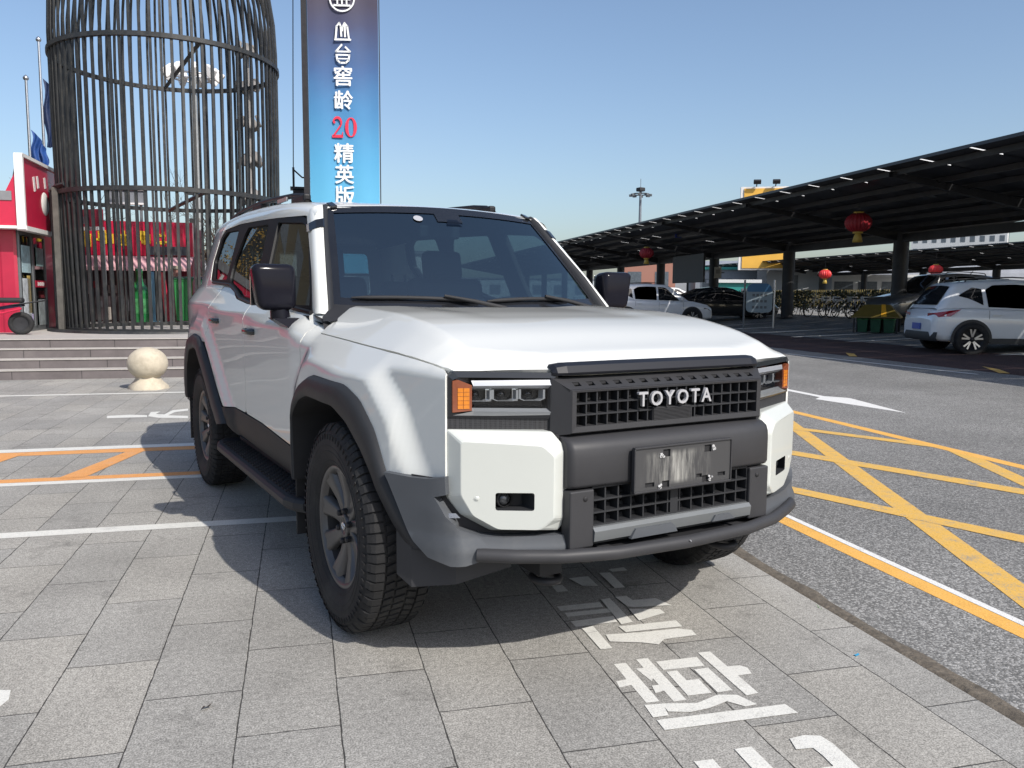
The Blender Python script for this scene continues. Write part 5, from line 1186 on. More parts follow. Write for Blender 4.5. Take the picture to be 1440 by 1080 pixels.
mb = MB(); mb.box((0.30, 0, 0.60), (0.62, 0.22, 0.09), bev=0.035); mb.build('seat', M['matt_black'], sc)
mb = MB(); mb.tube([(-0.40, -0.30, 0.90), (-0.46, 0, 0.86), (-0.40, 0.30, 0.90)], 0.016, 8); mb.tube([(-0.46, 0, 0.86), (-0.62, 0, 0.2)], 0.025, 8); mb.build('handlebar', M['dark_metal'], sc)
mb = MB(); mb.tube([(0.45, -0.12, 0.52), (0.95, -0.12, 0.60), (0.95, 0.12, 0.60), (0.45, 0.12, 0.52)], 0.012, 6); mb.build('rack', M['dark_metal'], sc)
mb = MB(); mb.tube([(0.10, -0.14, 0.42), (0.30, -0.15, 0.38), (0.60, -0.14, 0.46)], 0.02, 6); mb.build('red_trim', redd, sc)

# ---- flagpoles
flagb = mat('blue_flag', (0.012, 0.06, 0.24), 0.6, var=0.25, vscale=3)
for o_, t_, zt, zf, lb, sc_ in ((-9.12, 26.1, 7.85, (6.35, 5.05), 'silver flagpole with a limp bright blue flag, left of the cage', 0), (-9.02, 27.3, 9.35, (8.2, 6.0), 'taller silver flagpole with a dark navy flag, beside the cage bars', 1)):
    fp = empty('flagpole', P(o_, t_, 0.56), STREET, lb, 'flagpole', 'flagpoles behind the kiosk')
    mb = MB(); mb.tube([(0, 0, 0), (0, 0, zt-0.56)], [0.055, 0.04], 10); mb.lathe([(0.001, zt-0.40), (0.07, zt-0.46), (0.09, zt-0.51), (0.07, zt-0.56), (0.03, zt-0.58)], 12); mb.build('pole', M['steel'], fp)
    mb = MB(); rows = []
    for i in range(15):
        u = i/14; r = []
        for j in range(12):
            v = j/11; x = 0.06+0.42*u+0.05*math.sin(9*v+4*u); y = 0.10*math.sin(14*u+3*v)*(0.3+u); z = zf[0]-0.56-(zf[0]-zf[1])*v*(1-0.25*u)-0.55*u
            r.append((x, y, z))
        rows.append(r)
    mb.grid(rows); mb.build('flag', flagb if sc_ == 0 else mat('navy_flag', (0.008, 0.022, 0.075), 0.6, var=0.25), fp)
# ================================================================ behind the cage
sh_ = empty('shop', P(-6.7, 19.6, 0.56), STREET, 'small red shop with yellow lettering and a pale awning behind the cage', 'shop')
mb = MB(); mb.box((1.35, 1.6, 1.25), (3.3, 3.0, 2.5)); mb.build('wall', mat('dark_red_wall', (0.16, 0.012, 0.025), 0.6, var=0.25, vscale=2), sh_)
mb = MB(); mb.box((1.35, 0.02, 2.10), (3.4, 0.22, 0.86)); fs = mb.build('fascia', redd, sh_)
yl_m = mat('yellow_sign_letters', (0.75, 0.50, 0.03), 0.5)
for k, ch in enumerate((0.55, 0.98, 1.42, 1.90, 2.35)):
    mb = MB()
    for j in range(5):
        mb.box((ch+rnd.uniform(-0.10, 0.10), -0.105, 2.12+rnd.uniform(-0.14, 0.14)), (rnd.choice((0.22, 0.06, 0.16)), 0.02, rnd.choice((0.05, 0.24, 0.06))))
    mb.box((ch, -0.10, 2.12), (0.055, 0.02, 0.34)); mb.build('sign_stroke', yl_m, fs)
mb = MB(); mb.grid([[(x, y, z) for x in (-0.35, 1.4, 3.05)] for y, z in ((-0.08, 1.66), (-0.75, 1.36), (-0.76, 1.28))], smooth=False); mb.build('awning', mat('pink_awning', (0.62, 0.36, 0.38), 0.7, var=0.12), sh_)
mb = MB(); mb.box((1.35, -0.02, 0.66), (2.0, 0.2, 1.25)); mb.build('shopfront', mat('dark_shopfront', (0.05, 0.04, 0.045), 0.4, var=0.6, vscale=3.5), sh_)
for k in range(12):
    mb = MB(); mb.box((0.5+0.16*k, -0.13, rnd.uniform(0.15, 1.0)), (rnd.uniform(.1, .3), 0.03, rnd.uniform(.12, .4))); mb.build('goods', mat('goods', [(0.3, 0.28, 0.27), (0.25, 0.03, 0.04), (0.06, 0.06, 0.07), (0.36, 0.33, 0.30)][k % 4], 0.5), sh_)
mb = MB(); mb.box((2.50, -0.17, 1.80), (0.95, 0.03, 0.22)); mb.build('notice_board', mat('notice', (0.06, 0.07, 0.08), 0.5, var=0.6, vscale=9), sh_)
rs_ = empty('roof_sign', P(-6.95, 18.4, 3.05), STREET-R(30), 'red roof sign board with a white lower edge, left of the shop lettering', 'sign')
mb = MB(); mb.box((0.5, 0.6, 0.0), (1.6, 0.12, 0.42)); mb.build('board', mat('dark_red_board', (0.25, 0.015, 0.03), 0.5), rs_)
mb = MB(); mb.box((0.5, 0.54, -0.25), (1.66, 0.2, 0.08)); mb.build('edge', whtm, rs_)
for x in (-0.2, 1.2):
    mb = MB(); mb.box((x, 0.7, -1.35), (0.08, 0.08, 2.3)); mb.build('support', grf, rs_)
ds_ = empty('display_board', P(-5.55, 21.6, 0.56), STREET, 'pale framed grey board on posts above the shop roof', 'board')
mb = MB(); mb.box((0, 0, 3.35), (0.92, 0.16, 0.34)); mb.build('panel', mat('grey_panel', (0.17, 0.18, 0.20), 0.5, var=0.2), ds_)
mb = MB()
for c_, d_ in (((0, -0.03, 3.54), (1.0, 0.2, 0.05)), ((0, -0.03, 3.16), (1.0, 0.2, 0.05)), ((-0.48, -0.03, 3.35), (0.05, 0.2, 0.36)), ((0.48, -0.03, 3.35), (0.05, 0.2, 0.36))): mb.box(c_, d_)
mb.build('frame', whtm, ds_)
for x in (-0.35, 0.35):
    mb = MB(); mb.box((x, 0, 1.57), (0.07, 0.07, 3.15)); mb.build('post', grf, ds_)
grn = mat('bottle_green', (0.018, 0.16, 0.045), 0.25, coat=0.6, var=0.1)
bt = empty('giant_bottle', P(-4.66, 17.7, 0.56), 0, 'giant green display bottle standing by the red shop', 'bottle')
mb = MB(); mb.lathe([(0.001, 0), (0.20, 0), (0.21, 0.04), (0.215, 0.50), (0.22, 0.72), (0.20, 0.82), (0.13, 0.93), (0.085, 1.02), (0.075, 1.16), (0.085, 1.20), (0.085, 1.30), (0.001, 1.31)], 24); mb.build('body', grn, bt)
mb = MB(); mb.lathe([(0.217, 0.25), (0.2185, 0.26), (0.2215, 0.58), (0.219, 0.60)], 24); mb.build('label', mat('bottle_label', (0.05, 0.22, 0.08), 0.5, var=0.5, vscale=12), bt)
fb = empty('feather_banner', P(-4.20, 18.25, 0.56), STREET+R(14), 'narrow bright red upright banner beside the green bottle', 'banner')
mb = MB(); mb.add([(0, 0, 0.05), (0.14, 0, 0.05), (0.03, 0, 1.20), (-0.10, 0, 1.26), (0, .012, 0.05), (0.14, .012, 0.05), (0.03, .012, 1.20), (-0.10, .012, 1.26)], [(0, 1, 2, 3), (7, 6, 5, 4), (0, 4, 5, 1), (1, 5, 6, 2), (2, 6, 7, 3), (3, 7, 4, 0)]); mb.build('cloth', redd, fb)
mb = MB(); mb.tube([(0, 0.02, 0), (-0.10, 0.02, 1.3)], 0.01, 6); mb.box((0, 0, 0.02), (0.2, 0.2, 0.04)); mb.build('pole', M['dark_metal'], fb)
bp_ = empty('blue_board', P(-4.46, 18.3, 0.56), STREET+R(60), 'thin light blue upright board behind the green bottle', 'board')
mb = MB(); mb.box((0, 0, 0.65), (0.10, 0.02, 1.2)); mb.box((0, 0, 0.03), (0.2, 0.2, 0.05)); mb.build('panel', mat('pale_blue_board', (0.16, 0.33, 0.46), 0.5, var=0.1), bp_)
cp = empty('brick_pier', P(-3.96, 18.6, 0.56), STREET, 'pinkish brick pier at the right end of the shop', 'pier')
mb = MB(); mb.box((0, 0, 0.66), (0.17, 0.3, 1.32)); mb.build('shaft', mat('pink_brick', (0.40, 0.20, 0.165), 0.8, var=0.2, vscale=9), cp)
mb = MB(); mb.box((0, 0, 1.36), (0.24, 0.36, 0.08)); mb.build('cap', cream, cp)
binm = mat('bin_green_plastic', (0.02, 0.20, 0.05), 0.45, var=0.12); bind = mat('bin_dark_green', (0.012, 0.085, 0.04), 0.45, var=0.12)
def wheelie(loc, rz, m, label, h=1.08, group=None):
    b_ = empty('wheelie_bin', loc, rz, label, 'rubbish bin', group)
    mb = MB(); z0, z1 = 0.08, h*0.88
    a = [(-0.21, -0.22), (0.21, -0.22), (0.21, 0.22), (-0.21, 0.22)]
    mb.grid([[(x*0.8, y*0.8, z0) for x, y in a], [(x, y, z1) for x, y in a], [(x*1.07, y*1.07, z1), ] and [(x*1.07, y*1.07, z1) for x, y in a], [(x*1.07, y*1.07, z1+0.05) for x, y in a]], smooth=False, closed=True); mb.add([(x*0.8, y*0.8, z0) for x, y in a], [(0, 1, 2, 3)]); mb.build('body', m, b_)
    mb = MB(); mb.grid([[(x, y, z1+0.05+0.10*(1-(y/0.26)**2)*0.6) for x in (-0.24, 0, 0.24)] for y in (-0.26, -0.15, 0, 0.15, 0.26)]); mb.box((0, 0, z1+0.055), (0.48, 0.52, 0.02)); mb.build('lid', bind if m is binm else M['dark_metal'], b_)
    mb = MB(); mb.tube([(-0.2, 0.27, z1+0.03), (0.2, 0.27, z1+0.03)], 0.015, 6); mb.build('handle', M['dark_metal'], b_)
    for sx in (-1, 1): simple_wheel(b_, (sx*0.22, 0.17, 0.10), 0.10, 0.05, axis='X')
    return b_
wheelie(P(-3.72, 17.9, 0.56), STREET+R(8), binm, 'bright green wheelie bin seen through the cage beside the car roof', 1.16, 'green bins behind the cage')
wheelie(P(-3.16, 18.0, 0.56), STREET-R(4), mat('bin_teal_green', (0.03, 0.16, 0.09), 0.45, var=0.12), 'teal green wheelie bin to the right of the bright green one', 1.16, 'green bins behind the cage')

# ---- bare trees
bark = mat('bare_bark', (0.085, 0.068, 0.055), 0.9, var=0.25, vscale=6, bump=0.4, bscale=30)
def bare_tree(name, loc, h, seed, label, group='bare trees behind the cage', leaves=None):
    rg = random.Random(seed); root = empty(name, loc, rg.uniform(0, 6), label, 'tree', group)
    tr = MB(); cr_ = MB(); tips = []
    def grow(mb_, p, d, L, r, dep):
        pts = [p]; q = p
        for k in range(4):
            d = (d+Vector((rg.gauss(0, .10), rg.gauss(0, .10), rg.gauss(0.03, .06)))).normalized(); q = q+d*L/4; pts.append(q)
        mb_.tube(pts, [r*(1-0.12*k) for k in range(5)], 5 if dep > 1 else 7, cap=False)
        if dep >= 5 or r < 0.004: tips.append(q); return
        n = rg.choice((2, 3, 3))
        for k in range(n):
            a = rg.uniform(0.35, 0.85); ax = Vector((rg.gauss(0, 1), rg.gauss(0, 1), rg.gauss(0, .4))).normalized()
            nd = (Matrix.Rotation(a, 3, ax) @ d); nd.z = nd.z*0.9+0.15; nd.normalize()
            grow(cr_, pts[rg.choice((2, 3, 4))], nd, L*rg.uniform(0.60, 0.85), r*rg.uniform(0.45, 0.62), dep+1)
    grow(tr, Vector((0, 0, 0)), Vector((0.03, 0.02, 1)).normalized(), h*0.34, h*0.018, 0)
    tr.build('trunk', bark, root); cw = cr_.build('crown', bark, root)
    if leaves:
        lm = MB()
        for q in tips:
            for k in range(leaves[1]):
                c_ = q+Vector((rg.gauss(0, .12), rg.gauss(0, .12), rg.gauss(0, .12))); s_ = rg.uniform(.02, .05)
                n_ = Vector((rg.gauss(0, 1), rg.gauss(0, 1), rg.gauss(0, 1))).normalized(); a = n_.orthogonal().normalized()*s_; b = n_.cross(a)
                lm.add([c_+a, c_+b*0.6, c_-a, c_-b*0.6], [(0, 1, 2, 3)])
        lm.build('blossom', leaves[0], root, recalc=False)
    return root
bare_tree('bare_tree', P(-5.3, 27, 0.3), 5.2, 3, 'bare tree with fine twigs rising behind the cage, left of the lamp mast')
bare_tree('bare_tree', P(-3.6, 25, 0.3), 4.2, 11, 'smaller bare tree near the green bins')
bare_tree('bare_tree', P(-4.5, 33, 0.2), 6.4, 21, 'tallest bare tree, farthest behind the cage')
bare_tree('bare_tree', P(-8.2, 21.5, 0.5), 4.5, 5, 'bare tree beside the flagpoles')
shrub = mat('dry_shrub', (0.12, 0.085, 0.05), 0.9, var=0.3)
bare_tree('shrub', P(-3.75, 21.0, 0.45), 2.6, 31, 'dry brown shrub between the pier and the green bins', None, leaves=(shrub, 6))
gold = mat('golden_blossom', (0.42, 0.27, 0.07), 0.7, var=0.3)

# ---- far buildings left
fw = mat('far_pale_wall', (0.42, 0.43, 0.44), 0.8, var=0.08, vscale=0.6); fdk = mat('far_window', (0.10, 0.12, 0.14), 0.3, var=0.3)
def far_block(name, loc, rz, w, d, h, label, cols, rows_, wall=fw, roofm=None, z0=0.5, cat='building', ww=0.5, wh=0.5):
    b_ = empty(name, loc, rz, label, cat)
    mb = MB(); mb.box((0, d/2, h/2), (w, d, h)); mb.build('wall', wall, b_)
    mb = MB(); mb.box((0, d/2, h+0.12), (w+0.5, d+0.5, 0.24)); mb.build('roof', roofm or mat('far_roof', (0.16, 0.17, 0.19), 0.7), b_)
    for r in range(rows_):
        for c_ in range(cols):
            mb = MB(); cw = w/cols; rh = (h-0.5)/rows_
            mb.box((-w/2+cw*(c_+0.5), -0.005, z0+rh*(r+0.45)), (cw*ww, 0.05, rh*wh)); mb.build('window', fdk, b_)
    return b_
far_block('low_building', P(3.0, 66, 0), STREET, 17, 8, 4.6, 'long pale low building with dark windows, far behind the green bins', 8, 1)
far_block('low_building', P(-16.0, 75, 0), STREET, 22, 8, 4.2, 'long grey low building far behind the flagpoles', 9, 1, wall=mat('far_grey_wall', (0.30, 0.31, 0.33), 0.8))

# ---- lamp masts behind the cage
fl = empty('floodlight_mast', P(-4.50, 28.6, 0.5), STREET, 'pale steel mast topped by a cluster of white floodlights, seen through the cage', 'lamp mast')
mb = MB(); mb.tube([(0, 0, 0), (0, 0, 8.6)], [0.17, 0.11], 12); mb.build('pole', mat('galvanised_pole', (0.34, 0.35, 0.35), 0.5, metal=0.3, var=0.12), fl)
mb = MB(); mb.tube([(0.75*math.cos(a), 0.75*math.sin(a), 8.35) for a in [2*math.pi*k/24 for k in range(25)]], 0.035, 6)
for a in range(4): mb.tube([(0, 0, 8.35), (0.75*math.cos(a*math.pi/2), 0.75*math.sin(a*math.pi/2), 8.35)], 0.03, 6)
mb.build('ring', M['steel'], fl)
for k in range(9):
    a = 2*math.pi*k/9; mb = MB(); mb.box((0.82*math.cos(a), 0.82*math.sin(a), 8.45), (0.42, 0.20, 0.34), rz=a, ry=R(38), bev=0.03); mb.build('floodlight', whtm, fl)
for z, w in ((4.4, 0.16), (3.3, 0.12)):
    mb = MB(); mb.box((-0.2, -0.1, z), (w, 0.12, 0.28), bev=0.01); mb.build('control_box', M['dark_metal'], fl)
pt_ = empty('tiered_lamp_column', P(-2.78, 31.0, 0.4), STREET, 'grey column lamp with tiers of round paddle shades, right of the floodlight mast', 'lamp mast')
gp = mat('grey_brown_shade', (0.19, 0.18, 0.17), 0.6, var=0.15)
mb = MB(); mb.tube([(0, 0, 0), (0, 0, 10.4)], [0.14, 0.08], 10); mb.build('pole', gp, pt_)
for i, z in enumerate((4.6, 6.0, 7.4, 8.8, 10.1)):
    for k in range(5):
        a = 2*math.pi*k/5+i*0.6; mb = MB()
        mb.lathe([(0.001, 0.05), (0.22, 0.05), (0.25, 0), (0.22, -0.05), (0.001, -0.05)], 14, Matrix.Translation((0.36*math.cos(a), 0.36*math.sin(a), z+0.12*math.sin(k*2))) @ Matrix.Rotation(a, 4, 'Z') @ Matrix.Rotation(R(70), 4, 'Y')); mb.build('shade', gp, pt_)

# ---- tall banner on its frame
bnm = bpy.data.materials.new('banner_print'); bnm.use_nodes = True
_nt = bnm.node_tree; _b = _nt.nodes['Principled BSDF']; _b.inputs['Roughness'].default_value = 0.55; _tc = N(_nt, 'ShaderNodeTexCoord'); _sp = N(_nt, 'ShaderNodeSeparateXYZ'); _nt.links.new(_tc.outputs['Object'], _sp.inputs[0])
_z = mrange(_nt, _sp.outputs['Z'], 2.3, 7.1, 0, 1); _n = noise(_nt, _tc.outputs['Object'], 1.5, 3); _z = math_node(_nt, 'ADD', _z, math_node(_nt, 'MULTIPLY_ADD', _n, 0.10, -0.05))
_r = N(_nt, 'ShaderNodeValToRGB'); cr_ = _r.color_ramp
cr_.elements[0].position = 0.0; cr_.elements[0].color = (0.13, 0.46, 0.68, 1); cr_.elements[1].position = 0.97; cr_.elements[1].color = (0.060, 0.052, 0.085, 1)
for p_, c_ in ((0.28, (0.085, 0.34, 0.58, 1)), (0.50, (0.062, 0.22, 0.44, 1)), (0.68, (0.052, 0.125, 0.29, 1)), (0.86, (0.056, 0.066, 0.14, 1))):
    e_ = cr_.elements.new(p_); e_.color = c_
_nt.links.new(_z, _r.inputs[0]); _nt.links.new(_r.outputs[0], _b.inputs['Base Color'])
bn = empty('banner_stand', P(-0.72, 15.55, 0.56)-Vector((math.cos(R(26)), -math.sin(R(26)), 0))*0.12, 0, 'tall blue banner with white Chinese lettering and red 20 on a dark steel post', 'banner')
bn.rotation_euler = (0, 0, -R(26.0))
BW = 1.50
mb = MB(); rows = []
for j in range(40):
    z = 1.2+8.8*j/39; rows.append([(0.10+BW*i/14, 0.010*math.sin(i*0.9+z*0.6)+0.012*math.sin(z*1.3), z) for i in range(15)])
mb.grid(rows); mb.build('cloth', bnm, bn)
mb = MB(); mb.box((0.02, 0.06, 5.0), (0.115, 0.12, 10.0)); mb.build('post', mat('dark_post', (0.035, 0.033, 0.036), 0.5, metal=0.3, var=0.2), bn)
mb = MB(); mb.tube([(1.62, 0.06, 1.15), (1.62, 0.06, 10.05)], 0.012, 6); mb.box((0.85, 0.06, 10.03), (1.6, 0.05, 0.05)); mb.box((0.85, 0.06, 1.17), (1.6, 0.05, 0.05)); mb.build('rail', M['dark_metal'], bn)
wl = mat('white_print', (0.78, 0.80, 0.80), 0.5); rl = mat('red_print', (0.72, 0.03, 0.07), 0.5)
bmx = Matrix.Rotation(R(90), 4, 'X')
def btext(s, z, size, m, bold, sx=1.0):
    o_ = bold_text('lettering', s, size, m, bn, 0.010)
    o_.matrix_basis = Matrix.Translation((0.845, -0.035, z)) @ bmx
ZB = lambda y: 0  # rows measured from the photograph's lettering
def bpoly(name, polys, zc, s, m=None):
    mb = MB()
    for q in polys: mb.prism([(0.845+x*s, zc+y*s) for x, y in q], lambda a, b: (a, -0.037, b), lambda a, b: (a, -0.030, b))
    return mb.build(name, m or wl, bn)
for s_, z, h in (('窖', 5.39, 0.39), ('龄', 4.89, 0.375), ('精', 3.765, 0.395), ('英', 3.315, 0.38), ('版', 2.85, 0.40)):
    btext(s_, z, h*1.12, wl, 0.009)
def st(x0, y0, x1, y1, w):
    d = Vector((x1-x0, y1-y0)).normalized(); n = Vector((-d.y, d.x))*w/2; e = d*w*0.35
    return [(x0+n.x-e.x, y0+n.y-e.y), (x1+n.x+e.x, y1+n.y+e.y), (x1-n.x+e.x, y1-n.y+e.y), (x0-n.x-e.x, y0-n.y-e.y)]
bpoly('lettering', [st(-.40, -.46, .42, -.46, .10), st(-.36, -.40, -.30, .22, .10), st(-.30, .22, -.16, .40, .09), st(-.16, .40, -.08, .22, .09), st(-.08, .22, -.06, -.28, .10), st(-.08, .26, .06, .26, .07) if False else st(.12, .40, .02, .20, .09), st(.02, .20, .0, -.0, .08), st(.12, .40, .26, .22, .09), st(.26, .22, .34, -.40, .10), st(.13, .26, .14, -.30, .10)], 6.37, 0.40)
bpoly('lettering', [st(-.05, .48, -.36, .12, .10), st(-.36, .12, .36, .12, .09), st(.16, .36, .40, .12, .10), st(-.34, -.06, .36, -.06, .09), st(-.34, -.06, -.30, -.34, .10), st(-.30, -.34, -.14, -.48, .10), st(-.14, -.48, .16, -.48, .10), st(.16, -.48, .32, -.34, .10), st(.32, -.34, .36, -.06, .10), st(-.24, -.26, .28, -.26, .07)], 5.89, 0.39)
# a serif-like 20
def arcp(cx, cy, rx, ry, a0, a1, w0, w1, n=14):
    o_, i_ = [], []
    for k in range(n+1):
        q = k/n; a = R(a0+(a1-a0)*q); w = w0+(w1-w0)*math.sin(math.pi*q); o_.append((cx+(rx+w/2)*math.cos(a), cy+(ry+w/2)*math.sin(a))); i_.append((cx+(rx-w/2)*math.cos(a), cy+(ry-w/2)*math.sin(a)))
    return [[o_[k], o_[k+1], i_[k+1], i_[k]] for k in range(n)]
zero = []
for sgn in (1, -1): zero += arcp(0.34, 0, 0.20, 0.43, 90*sgn if sgn > 0 else -90, -90 if sgn > 0 else -270, 0.035, 0.15)
two = arcp(-0.30, 0.20, 0.19, 0.24, 170, -30, 0.05, 0.12)+[st(-.13, .10, -.48, -.40, .07), st(-.50, -.42, -.08, -.42, .13), st(-.08, -.42, -.05, -.24, .04)]+arcp(-0.44, 0.22, 0.03, 0.03, 0, 350, .06, .06, 8)
bpoly('lettering', zero+two, 4.35, 0.46, rl)
lg = arcp(0, 0, .92, .92, 0, 360, .12, .12, 32)+[st(-.5, .1, 0, .5, .12), st(0, .5, .5, .1, .12), st(-.6, -.05, .6, -.05, .12), st(-.35, -.05, -.35, -.45, .12), st(0, -.05, 0, -.45, .12), st(.35, -.05, .35, -.45, .12), st(-.6, -.5, .6, -.5, .14)]
bpoly('emblem', lg, 7.03, 0.28)

lp = empty('lantern_post', P(-1.02, 17.5, 0.56), STREET, 'slim dark lantern post with a thin cable, between cage and banner', 'lamp post')
mb = MB(); mb.box((0, 0, 1.2), (0.10, 0.10, 2.4)); mb.build('post', iron, lp)
mb = MB(); mb.box((0.05, 0, 2.85), (0.30, 0.30, 0.75), bev=0.02); mb.box((0.05, 0, 3.25), (0.42, 0.42, 0.05)); mb.tube([(-0.08, 0, 3.25), (-0.08, 0, 3.75)], 0.03, 6); mb.build('lantern_head', M['dark_metal'], lp)
mb = MB(); mb.tube([(-0.08, 0, 3.7), (0.12, 0, 3.52), (0.40, 0, 3.5)], 0.02, 6); mb.build('arm', M['dark_metal'], lp)
mb = MB(); mb.tube([(-0.08, 0, 3.72), (-0.05, 0, 5.5), (0.02, 0, 9)], 0.012, 5); mb.build('cable', M['dark_metal'], lp)

# ================================================================ solar carports
pan = mat('solar_panel_back', (0.022, 0.024, 0.030), 0.5, var=0.15, vscale=0.8, coat=0.1)
pfr = mat('panel_frame', (0.045, 0.05, 0.058), 0.45, metal=0.4)
stl = mat('carport_steel', (0.026, 0.027, 0.030), 0.55, metal=0.2, var=0.25, vscale=2, dirt=(0.055, 0.052, 0.05), dscale=3, damt=0.5)
HE, HC = 4.38, 3.60          # edge and valley heights above the road datum
def carport(off, t0, n, label, ncol, c0):
    cpx = empty('solar_carport', PC(off, t0, 0), -AC, label, 'carport', 'solar carports over the car park')
    L = n*1.49
    def zz(o): return HE-(HE-HC)*o/5.93 if o < 5.93 else HC+(HE-HC)*(o-5.93)/5.93
    mb = MB()
    for k in range(n):
        for j in range(6):
            o0 = 0.01+1.977*j; o1 = o0+1.945; a, b = k*1.49+0.035, (k+1)*1.49-0.035
            v = [(o0, a), (o1, a), (o1, b), (o0, b)]
            mb.add([(x, y, zz(x)) for x, y in v]+[(x, y, zz(x)-0.034) for x, y in v], [(0, 1, 2, 3), (7, 6, 5, 4), (1, 5, 6, 2), (2, 6, 7, 3), (3, 7, 4, 0)])
            mb.cur = 1
            if j == 0 or rnd.random() < 0.16: mb.add([(x, y, zz(x)-0.0005) for x, y in ((v[0][0], v[0][1]), (v[0][0]+(0.9 if j == 0 else rnd.uniform(.4, 1.2)), v[0][1]))]+[(x, y, zz(x)-0.034) for x, y in ((v[0][0], v[0][1]), (v[0][0]+(0.9 if j == 0 else 0.7), v[0][1]))], [(0, 2, 3, 1)])  # pale faces on chosen panels only, imitating sunlight caught in the gaps
            mb.cur = 0
    mb.build('solar_panels', [pan, M['alu']], cpx)
    mb = MB()
    for o in (0.42, 1.55, 2.40, 3.52, 4.38, 5.4, 6.45, 7.5, 8.4, 9.5, 10.3, 11.4): mb.box((o, L/2, zz(o)-0.105), (0.06, L, 0.12))
    mb.build('purlin', stl, cpx)
    mb = MB(); mb.box((0.0, L/2, HE-0.035), (0.02, L, 0.07)); mb.box((11.86, L/2, HE-0.035), (0.02, L, 0.07)); mb.build('edge_trim', pfr, cpx)
    mb = MB(); mb.box((5.93, L/2, HC-0.34), (0.26, L, 0.26)); mb.build('main_beam', stl, cpx)
    g0 = gz(PC(off+5.93, 20))-0.02 if off < 20 else 0.42
    for k in range(ncol):
        y = c0+7.08*k-t0
        for s in (0, 1):
            mb = MB(); a = (5.93, y, HC-0.30); b = (0.3 if s == 0 else 11.5, y, HE-0.24)
            mb.grid([[(a[0], y-0.07, a[2]-0.16), (a[0], y+0.07, a[2]-0.16), (a[0], y+0.07, a[2]+0.14), (a[0], y-0.07, a[2]+0.14)], [(b[0], y-0.07, b[2]-0.02), (b[0], y+0.07, b[2]-0.02), (b[0], y+0.07, b[2]+0.10), (b[0], y-0.07, b[2]+0.10)]], smooth=False, closed=True)
            mb.build('rafter', stl, cpx)
        mb = MB(); mb.tube([(5.93, y, g0), (5.93, y, HC-0.16)], 0.245, 14); mb.lathe([(0.42, 0), (0.42, 0.03), (0.26, 0.035)], 14, Matrix.Translation((5.93, y, g0+0.01))); mb.build('column', stl, cpx)
    return cpx
c1_ = carport(11.55, -2.0, 60, 'nearest long dark solar carport sheltering the white cars, its edge against the sky', 13, 0.0)
c2_ = carport(35.6, 4.0, 60, 'second dark solar carport, seen under the nearest one', 13, 8.6)

lan_red = mat('lantern_red_silk', (0.30, 0.012, 0.022), 0.55, var=0.12); lan_gold = mat('lantern_gold', (0.50, 0.34, 0.06), 0.5)
def lantern(loc, d, top, label, red=None):
    l_ = empty('red_lantern', loc, rnd.uniform(0, 3), label, 'lantern', 'red lanterns under the carports')
    mb = MB(); ns = 20; rows = []
    for j in range(13):
        a = math.pi*(0.08+0.84*j/12); rows.append([((d/2)*math.sin(a)*(1+0.045*math.cos(2*math.pi*k/2))*math.cos(2*math.pi*k/(2*ns)), (d/2)*math.sin(a)*(1+0.045*math.cos(math.pi*k))*math.sin(2*math.pi*k/(2*ns)), -d*0.40*math.cos(a)) for k in range(2*ns)])
    mb.grid(rows, closed=True, smooth=False); mb.build('shade', red or lan_red, l_)
    for z in (d*0.39, -d*0.39):
        mb = MB(); mb.lathe([(0.001, z+0.03), (d*0.2, z+0.03), (d*0.2, z-0.03), (0.001, z-0.03)], 14); mb.build('cap', lan_gold, l_)
    mb = MB()
    mb.lathe([(d*0.10, -d*0.42), (d*0.15, -d*0.55), (d*0.20, -d*0.78), (0.001, -d*0.78)], 10); mb.build('tassel', lan_gold, l_)
    mb = MB(); mb.tube([(0, 0, d*0.4), (0, 0, top)], 0.008, 5); mb.build('cord', M['dark_metal'], l_)
lantern((18.91, 13.0, 3.45), 0.72, 0.55, 'largest red lantern with a gold tassel, hanging over the right lane')
lantern((21.35, 25.55, 3.14), 0.60, 0.95, 'red lantern with a gold tassel over the left white car')
lr2 = mat('lantern_bright_red', (0.60, 0.03, 0.03), 0.5)  # brighter copy of the lantern red, sunlight put into the colour
lantern((47.6, 37.7, 2.90), 0.85, 1.0, 'small bright red lantern above the hedge, farthest of the row', lr2)
lantern((46.6, 28.6, 3.0), 0.80, 1.0, 'small bright red lantern beyond the roof of the white crossover', lr2)

def board(name, loc, rz, w, h, z, m, label, cat, post=None, th=0.05):
    b_ = empty(name, loc, rz, label, cat)
    mb = MB(); mb.box((0, 0, z), (w, th, h)); mb.build('panel', m, b_)
    return b_
sb = board('blue_sign', (23.27, 25.73, 0), -AC, 0.30, 0.34, 4.22 if False else 4.05, mat('sign_blue', (0.05, 0.08, 0.35), 0.5), 'small square blue sign hung under the carport beam', 'sign')
mb = MB()
for k, (x, z, w, h) in enumerate(((-0.06, 4.09, 0.09, 0.04), (0.05, 4.08, 0.04, 0.14), (0, 3.97, 0.15, 0.03))): mb.box((x, -0.03, z), (w, 0.006, h))
mb.build('sign_mark', wl, sb)
mb = MB(); mb.tube([(0, 0, 4.2), (0, 0, 4.35)], 0.012, 5); mb.build('hanger', M['dark_metal'], sb)
ws_ = board('column_sign', PC(17.35, 34.7, 0), -AC-R(14), 0.34, 0.55, 2.45, mat('pale_sign', (0.38, 0.37, 0.33), 0.6, var=0.15), 'small pale sign fixed high on the carport column', 'sign')
mb = MB(); mb.box((0, -0.03, 2.5), (0.2, 0.006, 0.2)); mb.build('sign_mark', mat('sign_grey', (0.2, 0.2, 0.19), 0.6), ws_)
mb = MB(); mb.box((0.2, 0.05, 2.45), (0.25, 0.06, 0.05)); mb.build('bracket', M['dark_metal'], ws_)
